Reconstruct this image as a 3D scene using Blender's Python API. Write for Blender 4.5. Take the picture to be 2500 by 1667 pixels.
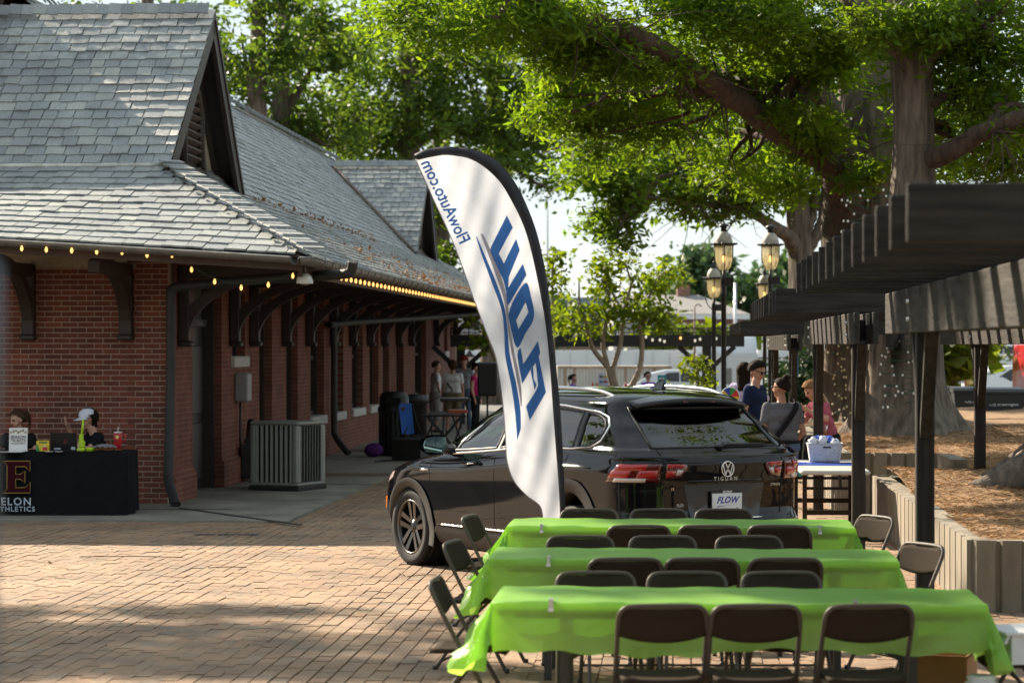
import bpy, bmesh, math, random
import numpy as np
from mathutils import Vector, Matrix, Euler

random.seed(7)
rng = np.random.default_rng(11)
for o in list(bpy.data.objects):
    bpy.data.objects.remove(o)
SC = bpy.context.scene
COL = SC.collection
R = math.radians

# ------------------------------------------------------------------ camera
F = 5902.8          # focal length in photograph pixels (85 mm lens, 2500 px wide)
H = 2.03            # eye height
HZ = 843.0          # horizon row
cam_d = bpy.data.cameras.new('camera')
cam_d.lens = 85.0
cam_d.sensor_width = 36.0
cam_d.clip_start = 0.1
cam_d.clip_end = 3000
cam_d.shift_y = (HZ - 833.5) / 2500.0
cam_d.dof.use_dof = True
cam_d.dof.focus_distance = 23.5
cam_d.dof.aperture_fstop = 3.4
cam = bpy.data.objects.new('camera', cam_d)
COL.objects.link(cam)
cam.location = (0, 0, H)
cam.rotation_euler = (R(90), 0, 0)
SC.camera = cam

# ------------------------------------------------------------------ sky and sun
KX, KY = -1.10, 1.20          # horizontal travel of sunlight per metre of height (towards the sun)
SUN = Vector((KX, KY, 1.0)).normalized()
elev = math.asin(SUN.z)
azim = math.atan2(SUN.x, SUN.y)           # clockwise from +Y
W = bpy.data.worlds.new('World')
SC.world = W
W.use_nodes = True
wn, wl = W.node_tree.nodes, W.node_tree.links
wn.clear()
sky = wn.new('ShaderNodeTexSky')
sky.sky_type = 'NISHITA'
sky.sun_disc = False
sky.sun_elevation = elev
sky.sun_rotation = azim
sky.air_density = 1.0
sky.dust_density = 0.5
sky.ozone_density = 1.2
bg = wn.new('ShaderNodeBackground')
bg.inputs['Strength'].default_value = 0.06
out = wn.new('ShaderNodeOutputWorld')
# thin summer cloud: a noise in the direction of view, the same all round the sky
tc = wn.new('ShaderNodeTexCoord')
mp = wn.new('ShaderNodeMapping')
mp.inputs['Scale'].default_value = (2.2, 2.2, 7.0)
nz = wn.new('ShaderNodeTexNoise')
nz.inputs['Scale'].default_value = 1.7
nz.inputs['Detail'].default_value = 7
cr = wn.new('ShaderNodeValToRGB')
cr.color_ramp.elements[0].position = 0.34
cr.color_ramp.elements[0].color = (0.70, 0.70, 0.70, 1)
cr.color_ramp.elements[1].position = 0.70
cr.color_ramp.elements[1].color = (0.95, 0.95, 0.95, 1)
mx = wn.new('ShaderNodeMixRGB')
mx.inputs['Color2'].default_value = (5.3, 5.95, 6.3, 1)
wl.new(tc.outputs['Generated'], mp.inputs['Vector'])
wl.new(mp.outputs['Vector'], nz.inputs['Vector'])
wl.new(nz.outputs['Fac'], cr.inputs['Fac'])
wl.new(cr.outputs['Color'], mx.inputs['Fac'])
wl.new(sky.outputs['Color'], mx.inputs['Color1'])
wl.new(mx.outputs['Color'], bg.inputs['Color'])
wl.new(bg.outputs['Background'], out.inputs['Surface'])

sd = bpy.data.lights.new('sun', 'SUN')
sd.energy = 5.0
sd.angle = R(0.6)
sd.color = (1.0, 0.86, 0.68)
sun = bpy.data.objects.new('sun', sd)
COL.objects.link(sun)
sun.rotation_euler = (-SUN).to_track_quat('-Z', 'Y').to_euler()

SC.view_settings.view_transform = 'Standard'
SC.view_settings.look = 'None'
SC.view_settings.exposure = 1.45
SC.view_settings.gamma = 1.0
SC.render.engine = 'CYCLES'
SC.cycles.max_bounces = 6
SC.cycles.diffuse_bounces = 3
SC.cycles.glossy_bounces = 4
SC.cycles.transmission_bounces = 6
SC.cycles.transparent_max_bounces = 10
SC.cycles.use_adaptive_sampling = True
SC.cycles.adaptive_threshold = 0.025
SC.cycles.sample_clamp_indirect = 6
SC.cycles.use_denoising = True
SC.cycles.caustics_reflective = False
SC.cycles.caustics_refractive = False

# ------------------------------------------------------------------ helpers
def P(px, py, Y):
    """a point of the place: photograph column/row at the distance Y"""
    return Vector(((px - 1250.0) / F * Y, Y, H - (py - HZ) / F * Y))

def gy(py, z=0.0):
    return (H - z) * F / (py - HZ)

def link(o, parent=None):
    COL.objects.link(o)
    if parent is not None:
        o.parent = parent
    return o

def tag(o, label=None, cat=None, group=None, kind=None):
    if label: o['label'] = label
    if cat: o['category'] = cat
    if group: o['group'] = group
    if kind: o['kind'] = kind
    return o

def empty(name, loc=(0, 0, 0), rz=0.0):
    o = bpy.data.objects.new(name, None)
    o.empty_display_size = 0.2
    COL.objects.link(o)
    o.location = loc
    o.rotation_euler = (0, 0, rz)
    return o

def copy_tree(o, parent=None):
    c = o.copy()
    COL.objects.link(c)
    c.parent = parent
    for ch in list(o.children):
        copy_tree(ch, c)
    return c

def np_mesh(name, verts, faces):
    """verts (n,3) array, faces (m,k) array of one polygon size"""
    verts = np.asarray(verts, dtype=np.float32)
    faces = np.asarray(faces, dtype=np.int32)
    me = bpy.data.meshes.new(name)
    me.vertices.add(len(verts))
    me.vertices.foreach_set('co', verts.ravel())
    k = faces.shape[1]
    me.loops.add(faces.size)
    me.loops.foreach_set('vertex_index', faces.ravel())
    me.polygons.add(len(faces))
    me.polygons.foreach_set('loop_start', np.arange(0, faces.size, k, dtype=np.int32))
    me.polygons.foreach_set('loop_total', np.full(len(faces), k, dtype=np.int32))
    me.update(calc_edges=True)
    return me

class MB:
    """collects boxes, bars, tubes and sheets; build() links them as one mesh object"""
    def __init__(s):
        s.v = []; s.f = []; s.sm = []
    def _add(s, vs, fs, smooth=False):
        b = len(s.v)
        s.v += [tuple(x) for x in vs]
        s.f += [tuple(i + b for i in f) for f in fs]
        s.sm += [smooth] * len(fs)
        return s
    def box(s, c, d, M=None):
        x, y, z = d[0] / 2, d[1] / 2, d[2] / 2
        vs = [Vector((sx * x, sy * y, sz * z)) for sz in (-1, 1) for sy in (-1, 1) for sx in (-1, 1)]
        if M is not None:
            vs = [M @ v for v in vs]
        vs = [v + Vector(c) for v in vs]
        return s._add(vs, [(0, 2, 3, 1), (4, 5, 7, 6), (0, 1, 5, 4), (2, 6, 7, 3), (0, 4, 6, 2), (1, 3, 7, 5)])
    def cbox(s, c, d, ch=0.01, M=None):
        """box with chamfered vertical and horizontal edges"""
        x, y, z = d[0] / 2, d[1] / 2, d[2] / 2
        ch = min(ch, x * .9, y * .9, z * .9)
        rings = []
        for zz, ins in ((-z, ch), (-z + ch, 0), (z - ch, 0), (z, ch)):
            a, b = x - ins, y - ins
            k = ch
            ring = [(a - k, -b), (a, -b + k), (a, b - k), (a - k, b), (-a + k, b), (-a, b - k), (-a, -b + k), (-a + k, -b)]
            rings.append([Vector((p[0], p[1], zz)) for p in ring])
        vs = [v for r in rings for v in r]
        if M is not None:
            vs = [M @ v for v in vs]
        vs = [v + Vector(c) for v in vs]
        fs = [tuple(range(7, -1, -1)), tuple(range(24, 32))]
        for r in range(3):
            for i in range(8):
                j = (i + 1) % 8
                fs.append((r * 8 + i, r * 8 + j, r * 8 + 8 + j, r * 8 + 8 + i))
        return s._add(vs, fs)
    def bar(s, p0, p1, w, h, up=(0, 0, 1), ch=0.0):
        p0, p1 = Vector(p0), Vector(p1)
        d = p1 - p0
        L = d.length
        y = d.normalized()
        u = Vector(up)
        if abs(y.dot(u)) > 0.98:
            u = Vector((1, 0, 0))
        x = y.cross(u).normalized()
        z = x.cross(y)
        M = Matrix((x, y, z)).transposed()
        if ch:
            return s.cbox((p0 + p1) / 2, (w, L, h), ch, M)
        return s.box((p0 + p1) / 2, (w, L, h), M)
    def tube(s, pts, rad, seg=8, caps=True, closed=False, smooth=True):
        pts = [Vector(p) for p in pts]
        n = len(pts)
        if not hasattr(rad, '__len__'):
            rad = [rad] * n
        vs = []
        prev = None
        for i, p in enumerate(pts):
            if closed:
                t = (pts[(i + 1) % n] - pts[i - 1]).normalized()
            else:
                t = (pts[min(i + 1, n - 1)] - pts[max(i - 1, 0)]).normalized()
            if prev is None:
                a = Vector((0, 0, 1)) if abs(t.z) < .9 else Vector((1, 0, 0))
                x = t.cross(a).normalized()
            else:
                x = (prev - t * prev.dot(t))
                if x.length < 1e-6:
                    x = t.cross(Vector((0, 0, 1)))
                x.normalize()
            prev = x
            y = t.cross(x)
            for k in range(seg):
                a = 2 * math.pi * k / seg
                vs.append(p + (x * math.cos(a) + y * math.sin(a)) * rad[i])
        fs = []
        m = n if closed else n - 1
        for i in range(m):
            j = (i + 1) % n
            for k in range(seg):
                l = (k + 1) % seg
                fs.append((i * seg + k, i * seg + l, j * seg + l, j * seg + k))
        s._add(vs, fs, smooth)
        if caps and not closed:
            b = len(s.v) - len(vs)
            s.f += [tuple(b + k for k in range(seg - 1, -1, -1)), tuple(b + (n - 1) * seg + k for k in range(seg))]
            s.sm += [False, False]
        return s
    def lathe(s, prof, seg=16, c=(0, 0, 0), axis='z', M=None, smooth=True, cap=True):
        """prof: list of (radius, height)"""
        vs = []
        for r, h in prof:
            for k in range(seg):
                a = 2 * math.pi * k / seg
                x, y = r * math.cos(a), r * math.sin(a)
                v = Vector((x, y, h)) if axis == 'z' else (Vector((h, x, y)) if axis == 'x' else Vector((x, h, -y)))
                if M is not None:
                    v = M @ v
                vs.append(v + Vector(c))
        fs = []
        for i in range(len(prof) - 1):
            for k in range(seg):
                l = (k + 1) % seg
                fs.append((i * seg + k, i * seg + l, (i + 1) * seg + l, (i + 1) * seg + k))
        s._add(vs, fs, smooth)
        b = len(s.v) - len(vs)
        if cap and prof[0][0] > 1e-5:
            s.f.append(tuple(b + k for k in range(seg - 1, -1, -1))); s.sm.append(False)
        if cap and prof[-1][0] > 1e-5:
            e = b + (len(prof) - 1) * seg
            s.f.append(tuple(e + k for k in range(seg))); s.sm.append(False)
        return s
    def prism(s, poly, a, b, axis='y'):
        """polygon in the plane across axis, extruded from a to b"""
        n = len(poly)
        def pt(p, h):
            return {'y': (p[0], h, p[1]), 'x': (h, p[0], p[1]), 'z': (p[0], p[1], h)}[axis]
        vs = [pt(p, a) for p in poly] + [pt(p, b) for p in poly]
        fs = [tuple(range(n - 1, -1, -1)), tuple(range(n, 2 * n))]
        for i in range(n):
            j = (i + 1) % n
            fs.append((i, j, n + j, n + i))
        return s._add(vs, fs)
    def strip(s, A, B, smooth=True):
        """quads between two polylines of the same length"""
        n = len(A)
        vs = list(A) + list(B)
        return s._add(vs, [(i, i + 1, n + i + 1, n + i) for i in range(n - 1)], smooth)
    def grid(s, fn, nu, nv, smooth=True, keep=None):
        vs = [fn(i / nu, j / nv) for j in range(nv + 1) for i in range(nu + 1)]
        fs = []
        for j in range(nv):
            for i in range(nu):
                if keep is None or keep((i + .5) / nu, (j + .5) / nv):
                    a = j * (nu + 1) + i
                    fs.append((a, a + 1, a + nu + 2, a + nu + 1))
        return s._add(vs, fs, smooth)
    def ball(s, c, r, seg=12, rings=8):
        if not hasattr(r, '__len__'):
            r = (r, r, r)
        vs, fs = [], []
        for j in range(rings + 1):
            th = math.pi * j / rings
            for i in range(seg):
                a = 2 * math.pi * i / seg
                vs.append((c[0] + r[0] * math.sin(th) * math.cos(a), c[1] + r[1] * math.sin(th) * math.sin(a), c[2] - r[2] * math.cos(th)))
        for j in range(rings):
            for i in range(seg):
                k = (i + 1) % seg
                fs.append((j * seg + i, j * seg + k, (j + 1) * seg + k, (j + 1) * seg + i))
        return s._add(vs, fs, True)
    def mesh(s, name):
        me = bpy.data.meshes.new(name)
        me.from_pydata([tuple(v) for v in s.v], [], s.f)
        me.polygons.foreach_set('use_smooth', s.sm)
        me.update()
        bm = bmesh.new(); bm.from_mesh(me)
        bmesh.ops.remove_doubles(bm, verts=bm.verts, dist=1e-5)
        bmesh.ops.recalc_face_normals(bm, faces=bm.faces)
        bm.to_mesh(me); bm.free()
        return me
    def build(s, name, mat, parent=None, loc=None, rot=None):
        me = s.mesh(name)
        if mat is not None:
            me.materials.append(mat)
        o = bpy.data.objects.new(name, me)
        link(o, parent)
        if loc is not None: o.location = loc
        if rot is not None: o.rotation_euler = rot
        return o

def obj(name, me, mat=None, parent=None, loc=None, rot=None):
    if mat is not None and len(me.materials) == 0:
        me.materials.append(mat)
    o = bpy.data.objects.new(name, me)
    link(o, parent)
    if loc is not None: o.location = loc
    if rot is not None: o.rotation_euler = rot
    return o

def smooth_by_angle(o, deg=35):
    me = o.data
    me.polygons.foreach_set('use_smooth', [True] * len(me.polygons))
    try:
        me.set_sharp_from_angle(angle=R(deg))
    except Exception:
        pass
    return o

def bevel(o, w=0.006, seg=2, ang=40):
    m = o.modifiers.new('edge', 'BEVEL')
    m.width = w; m.segments = seg; m.limit_method = 'ANGLE'; m.angle_limit = R(ang)
    return o

def catmull(pts, n=8):
    pts = [Vector(p) for p in pts]
    res = []
    for i in range(len(pts) - 1):
        p0 = pts[max(i - 1, 0)]; p1 = pts[i]; p2 = pts[i + 1]; p3 = pts[min(i + 2, len(pts) - 1)]
        for k in range(n):
            t = k / n
            res.append(0.5 * ((2 * p1) + (p2 - p0) * t + (2 * p0 - 5 * p1 + 4 * p2 - p3) * t * t + (3 * p1 - p0 - 3 * p2 + p3) * t ** 3))
    res.append(pts[-1])
    return res

def text_mesh(txt, size=1.0, extrude=0.0, align='CENTER', bold=0.0, spacing=1.0, shear=0.0):
    cu = bpy.data.curves.new('lettering', 'FONT')
    cu.body = txt
    cu.size = size
    cu.extrude = extrude
    cu.offset = bold
    cu.space_character = spacing
    cu.shear = shear
    cu.align_x = align
    cu.align_y = 'CENTER'
    cu.resolution_u = 3
    o = bpy.data.objects.new('lettering', cu)
    COL.objects.link(o)
    dg = bpy.context.evaluated_depsgraph_get()
    me = bpy.data.meshes.new_from_object(o.evaluated_get(dg))
    bpy.data.objects.remove(o)
    return me

def lettering(txt, size, mat, parent, loc, rot, name='lettering', **k):
    me = text_mesh(txt, size, **k)
    me.materials.clear()
    me.materials.append(mat)
    return obj(name, me, None, parent, loc, rot)

# ------------------------------------------------------------------ materials
_M = {}
def nodes_of(m):
    return m.node_tree.nodes, m.node_tree.links

def pmat(name, col, rough=0.6, metal=0.0, var=0.12, vscale=6.0, bump=0.0, bscale=40.0, piece=0.0, hue=None,
         spec=0.5, coat=0.0, trans=0.0, alpha=1.0, emit=None, estr=0.0, stretch=None, detail=5, translucent=0.0, tcol=None, stain=None):
    """principled surface with a grain, an optional tone per piece and fine relief"""
    if name in _M:
        return _M[name]
    m = bpy.data.materials.new(name)
    m.use_nodes = True
    n, l = nodes_of(m)
    b = n['Principled BSDF']
    b.inputs['Roughness'].default_value = rough
    b.inputs['Metallic'].default_value = metal
    b.inputs['Specular IOR Level'].default_value = spec
    b.inputs['Coat Weight'].default_value = coat
    b.inputs['Coat Roughness'].default_value = 0.03
    b.inputs['Transmission Weight'].default_value = trans
    b.inputs['Alpha'].default_value = alpha
    t = n.new('ShaderNodeTexCoord')
    mpn = n.new('ShaderNodeMapping')
    if stretch:
        mpn.inputs['Scale'].default_value = stretch
    l.new(t.outputs['Object'], mpn.inputs['Vector'])
    col4 = (*col, 1)
    dark = tuple(max(0, c * (1 - var)) for c in col)
    light = tuple(min(1, c * (1 + var)) for c in col)
    nz = n.new('ShaderNodeTexNoise')
    nz.inputs['Scale'].default_value = vscale
    nz.inputs['Detail'].default_value = detail
    l.new(mpn.outputs['Vector'], nz.inputs['Vector'])
    r = n.new('ShaderNodeValToRGB')
    r.color_ramp.elements[0].position = 0.3
    r.color_ramp.elements[1].position = 0.7
    r.color_ramp.elements[0].color = (*dark, 1)
    r.color_ramp.elements[1].color = (*light, 1)
    l.new(nz.outputs['Fac'], r.inputs['Fac'])
    src = r.outputs['Color']
    if piece > 0 or hue:
        oi = n.new('ShaderNodeObjectInfo')
        ge = n.new('ShaderNodeNewGeometry')
        ad = n.new('ShaderNodeMath'); ad.operation = 'ADD'
        fr = n.new('ShaderNodeMath'); fr.operation = 'FRACT'
        l.new(oi.outputs['Random'], ad.inputs[0])
        l.new(ge.outputs['Random Per Island'], ad.inputs[1])
        l.new(ad.outputs[0], fr.inputs[0])
        pr = n.new('ShaderNodeValToRGB')
        if hue:
            els = pr.color_ramp.elements
            els[0].position = 0.0; els[0].color = (*hue[0], 1)
            els[1].position = 1.0; els[1].color = (*hue[-1], 1)
            for i, h in enumerate(hue[1:-1]):
                e = els.new((i + 1) / (len(hue) - 1)); e.color = (*h, 1)
        else:
            pr.color_ramp.elements[0].color = (1 - piece,) * 3 + (1,)
            pr.color_ramp.elements[1].color = (1 + piece,) * 3 + (1,)
        l.new(fr.outputs[0], pr.inputs['Fac'])
        mm = n.new('ShaderNodeMixRGB'); mm.blend_type = 'MULTIPLY'; mm.inputs['Fac'].default_value = 1
        l.new(src, mm.inputs['Color1']); l.new(pr.outputs['Color'], mm.inputs['Color2'])
        src = mm.outputs['Color']
    if stain:                                   # dirt and weathering that runs on from piece to piece
        gp = n.new('ShaderNodeNewGeometry')
        sn = n.new('ShaderNodeTexNoise'); sn.inputs['Scale'].default_value = stain[0]; sn.inputs['Detail'].default_value = 7; sn.inputs['Roughness'].default_value = .62
        sm_ = n.new('ShaderNodeMapping'); sm_.inputs['Scale'].default_value = stain[2] if len(stain) > 2 else (1, 1, 1)
        l.new(gp.outputs['Position'], sm_.inputs['Vector']); l.new(sm_.outputs['Vector'], sn.inputs['Vector'])
        sr = n.new('ShaderNodeValToRGB')
        sr.color_ramp.elements[0].position = .34; sr.color_ramp.elements[1].position = .62
        sr.color_ramp.elements[0].color = (1 - stain[1], 1 - stain[1] * .97, 1 - stain[1] * .9, 1); sr.color_ramp.elements[1].color = (1.06, 1.06, 1.06, 1)
        l.new(sn.outputs['Fac'], sr.inputs['Fac'])
        s2 = n.new('ShaderNodeMixRGB'); s2.blend_type = 'MULTIPLY'; s2.inputs['Fac'].default_value = 1
        l.new(src, s2.inputs['Color1']); l.new(sr.outputs['Color'], s2.inputs['Color2'])
        src = s2.outputs['Color']
    l.new(src, b.inputs['Base Color'])
    if bump > 0:
        n2 = n.new('ShaderNodeTexNoise'); n2.inputs['Scale'].default_value = bscale; n2.inputs['Detail'].default_value = 4
        l.new(mpn.outputs['Vector'], n2.inputs['Vector'])
        bp = n.new('ShaderNodeBump'); bp.inputs['Strength'].default_value = bump; bp.inputs['Distance'].default_value = 0.02
        l.new(n2.outputs['Fac'], bp.inputs['Height']); l.new(bp.outputs['Normal'], b.inputs['Normal'])
    if emit:
        b.inputs['Emission Color'].default_value = (*emit, 1)
        b.inputs['Emission Strength'].default_value = estr
    if translucent > 0:
        tr = n.new('ShaderNodeBsdfTranslucent')
        if tcol:
            tm = n.new('ShaderNodeMixRGB'); tm.blend_type = 'MULTIPLY'; tm.inputs['Fac'].default_value = 1
            tm.inputs['Color2'].default_value = (*tcol, 1)
            l.new(src, tm.inputs['Color1']); l.new(tm.outputs['Color'], tr.inputs['Color'])
        else:
            l.new(src, tr.inputs['Color'])
        ms = n.new('ShaderNodeMixShader'); ms.inputs['Fac'].default_value = translucent
        o = n['Material Output']
        l.new(b.outputs['BSDF'], ms.inputs[1]); l.new(tr.outputs['BSDF'], ms.inputs[2])
        l.new(ms.outputs['Shader'], o.inputs['Surface'])
    _M[name] = m
    return m

def thin_film(name, col, tcol, clear=0.2, trans=0.5, rough=0.35, clear_col=None):
    """plastic sheet: diffuse, light passing through it and a little clear"""
    m = bpy.data.materials.new(name)
    m.use_nodes = True
    n, l = nodes_of(m)
    b = n['Principled BSDF']
    b.inputs['Roughness'].default_value = rough
    b.inputs['Base Color'].default_value = (*col, 1)
    t = n.new('ShaderNodeTexCoord')
    nz = n.new('ShaderNodeTexNoise'); nz.inputs['Scale'].default_value = 9; nz.inputs['Detail'].default_value = 5
    bp = n.new('ShaderNodeBump'); bp.inputs['Strength'].default_value = 0.6; bp.inputs['Distance'].default_value = 0.03
    l.new(t.outputs['Object'], nz.inputs['Vector']); l.new(nz.outputs['Fac'], bp.inputs['Height']); l.new(bp.outputs['Normal'], b.inputs['Normal'])
    tr = n.new('ShaderNodeBsdfTranslucent'); tr.inputs['Color'].default_value = (*tcol, 1)
    ms = n.new('ShaderNodeMixShader'); ms.inputs['Fac'].default_value = trans
    l.new(b.outputs['BSDF'], ms.inputs[1]); l.new(tr.outputs['BSDF'], ms.inputs[2])
    tp = n.new('ShaderNodeBsdfTransparent'); tp.inputs['Color'].default_value = (*(clear_col or tcol), 1)
    m2 = n.new('ShaderNodeMixShader'); m2.inputs['Fac'].default_value = clear
    l.new(ms.outputs['Shader'], m2.inputs[1]); l.new(tp.outputs['BSDF'], m2.inputs[2])
    l.new(m2.outputs['Shader'], n['Material Output'].inputs['Surface'])
    return m

def tint_glass(name, tint, gloss=0.12, rough=0.0):
    m = bpy.data.materials.new(name)
    m.use_nodes = True
    n, l = nodes_of(m)
    n.remove(n['Principled BSDF'])
    g = n.new('ShaderNodeBsdfGlossy'); g.inputs['Roughness'].default_value = rough
    g.inputs['Color'].default_value = (1, 1, 1, 1)
    tp = n.new('ShaderNodeBsdfTransparent'); tp.inputs['Color'].default_value = (*tint, 1)
    fr = n.new('ShaderNodeFresnel'); fr.inputs['IOR'].default_value = 1.55
    ad = n.new('ShaderNodeMath'); ad.operation = 'ADD'; ad.inputs[1].default_value = gloss; ad.use_clamp = True
    ms = n.new('ShaderNodeMixShader')
    l.new(fr.outputs['Fac'], ad.inputs[0]); l.new(ad.outputs[0], ms.inputs['Fac'])
    l.new(tp.outputs['BSDF'], ms.inputs[1]); l.new(g.outputs['BSDF'], ms.inputs[2])
    l.new(ms.outputs['Shader'], n['Material Output'].inputs['Surface'])
    return m

# the long direction of the depot, the pergola, the planters and the paving
UA = -math.atan(0.0703)                      # rotation about z
U = Vector((-math.sin(UA), math.cos(UA), 0))
N = Vector((math.cos(UA), math.sin(UA), 0))

# ------------------------------------------------------------------ pieces laid one by one
def unit_piece(name, jit, seed, taper=0.0, bottom=False):
    """a slab 1 x 1 x 1 standing on z=0, its edges a little uneven"""
    r = random.Random(seed)
    j = lambda a: (r.random() - .5) * 2 * a
    b = [(-.5, 0), (.5, 0), (.5, 1), (-.5, 1)]
    top = [(-.5 + j(jit), 0 + j(jit * 1.5), 1), (-.17, 0 + j(jit * 2), 1), (.17, 0 + j(jit * 2), 1), (.5 + j(jit), 0 + j(jit * 1.5), 1), (.5, 1, 1 - taper), (-.5, 1, 1 - taper)]
    low = [(p[0], p[1], 0) for p in top]
    vs = low + top
    n = 6
    fs = [tuple(range(n, 2 * n))] + [(i, (i + 1) % n, n + (i + 1) % n, n + i) for i in range(n)]
    return np.array(vs, dtype=np.float32), fs

def lay(name, frames, keys, mat, parent, n_obj, jit=0.02, taper=0.0, field=None, nvar=6, seed=0):
    """frames: 4x4 matrices placing the unit piece. The n_obj that show largest become objects, the rest one part"""
    var = [unit_piece(name, jit, seed * 31 + i, taper) for i in range(nvar)]
    meshes = []
    for vs, fs in var:
        me = bpy.data.meshes.new(name)
        me.from_pydata(vs.tolist(), [], fs); me.update()
        me.materials.append(mat)
        meshes.append(me)
    order = sorted(range(len(frames)), key=lambda i: -keys[i])
    r = random.Random(seed)
    for i in order[:n_obj]:
        o = bpy.data.objects.new(name, meshes[r.randrange(nvar)])
        COL.objects.link(o)
        o.parent = parent
        o.matrix_basis = frames[i]
    rest = order[n_obj:]
    if rest:
        V = []; FL = []; b = 0
        for i in rest:
            vs, fs = var[r.randrange(nvar)]
            M = np.array(frames[i], dtype=np.float32)
            V.append(vs @ M[:3, :3].T + M[:3, 3])
            FL += [tuple(k + b for k in f) for f in fs]
            b += len(vs)
        me = bpy.data.meshes.new(field or name + '_field')
        me.from_pydata(np.concatenate(V).tolist(), [], FL); me.update()
        me.materials.append(mat)
        o = obj(field or name + '_field', me, None, parent)
        o['kind'] = 'stuff'
        return o

def frame_of(o, x, y, z, sx, sy, sz):
    M = Matrix.Identity(4)
    for k, (a, s_) in enumerate(((x, sx), (y, sy), (z, sz))):
        a = Vector(a).normalized() * s_
        for i in range(3):
            M[i][k] = a[i]
    for i in range(3):
        M[i][3] = o[i]
    return M

# ------------------------------------------------------------------ ground
PAVE_HUES = [(1.12, .98, .86), (.98, 1.0, 1.02), (1.1, 1.0, .93), (.86, .92, .98), (1.05, .92, .84), (1.16, 1.08, 1.0), (.92, .84, .80), (1.02, 1.04, .98)]
m_paver = pmat('fired clay paver', (.275, .190, .120), .85, var=.2, vscale=22, bump=.25, bscale=90, hue=PAVE_HUES, stain=(1.1, .34))

def brick_sheet(name, c1, c2, mortar, w, h, msize, coords, rough=.85, off=.5, bump=.5, scale=1.0):
    """running bond in a material, for where the bricks are too far off to tell apart"""
    m = bpy.data.materials.new(name); m.use_nodes = True
    n, l = nodes_of(m)
    b = n['Principled BSDF']; b.inputs['Roughness'].default_value = rough
    b.inputs['Specular IOR Level'].default_value = .3
    t = n.new('ShaderNodeTexCoord')
    sp = n.new('ShaderNodeSeparateXYZ'); cb = n.new('ShaderNodeCombineXYZ')
    l.new(t.outputs['Object'], sp.inputs[0])
    l.new(sp.outputs[coords[0]], cb.inputs[0]); l.new(sp.outputs[coords[1]], cb.inputs[1])
    br = n.new('ShaderNodeTexBrick')
    br.inputs['Color1'].default_value = (*c1, 1); br.inputs['Color2'].default_value = (*c2, 1); br.inputs['Mortar'].default_value = (*mortar, 1)
    br.inputs['Scale'].default_value = scale; br.inputs['Mortar Size'].default_value = msize
    br.inputs['Brick Width'].default_value = w; br.inputs['Row Height'].default_value = h
    br.inputs['Mortar Smooth'].default_value = .1
    br.offset = off
    l.new(cb.outputs[0], br.inputs['Vector'])
    nz = n.new('ShaderNodeTexNoise'); nz.inputs['Scale'].default_value = 3.5; nz.inputs['Detail'].default_value = 6
    l.new(t.outputs['Object'], nz.inputs['Vector'])
    rp = n.new('ShaderNodeValToRGB')
    rp.color_ramp.elements[0].position = .3; rp.color_ramp.elements[0].color = (.72, .72, .72, 1)
    rp.color_ramp.elements[1].position = .7; rp.color_ramp.elements[1].color = (1.12, 1.12, 1.12, 1)
    l.new(nz.outputs['Fac'], rp.inputs['Fac'])
    mm = n.new('ShaderNodeMixRGB'); mm.blend_type = 'MULTIPLY'; mm.inputs['Fac'].default_value = 1
    l.new(br.outputs['Color'], mm.inputs['Color1']); l.new(rp.outputs['Color'], mm.inputs['Color2'])
    l.new(mm.outputs['Color'], b.inputs['Base Color'])
    bp = n.new('ShaderNodeBump'); bp.inputs['Strength'].default_value = bump; bp.inputs['Distance'].default_value = .01; bp.invert = True
    l.new(br.outputs['Fac'], bp.inputs['Height']); l.new(bp.outputs['Normal'], b.inputs['Normal'])
    return m

PW, PL = 0.110, 0.222
m_plaza = brick_sheet('far brick paving', (.285, .196, .122), (.23, .16, .10), (.10, .076, .056), PL, PW, .006, (1, 0))
m_asph = pmat('asphalt and verge', (.115, .112, .105), .9, var=.25, vscale=.35, bump=.1)

def gz(X, Y):
    if Y < 85: return 0.0
    return -2.6 * min(1, (Y - 85) / 35.0)

g = MB()
xs = [-500, -120, -60, -30, -10, 0, 10, 30, 60, 120, 500]
ys = [-60, 0, 40, 60, 85, 92, 100, 110, 120, 160, 260, 500, 1200]
g.grid(lambda u, v: Vector((xs[round(u * 10)], ys[round(v * 12)], gz(0, ys[round(v * 12)]) - .05)), 10, 12, smooth=False)
tag(g.build('ground', m_asph), kind='structure')

plaza = MB().grid(lambda u, v: Vector((-30 + 42 * u, -6 + 71 * v, 0)), 1, 1).build('plaza', m_plaza, None, (0, 0, -.009), (0, 0, UA))
tag(plaza, kind='structure')

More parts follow.
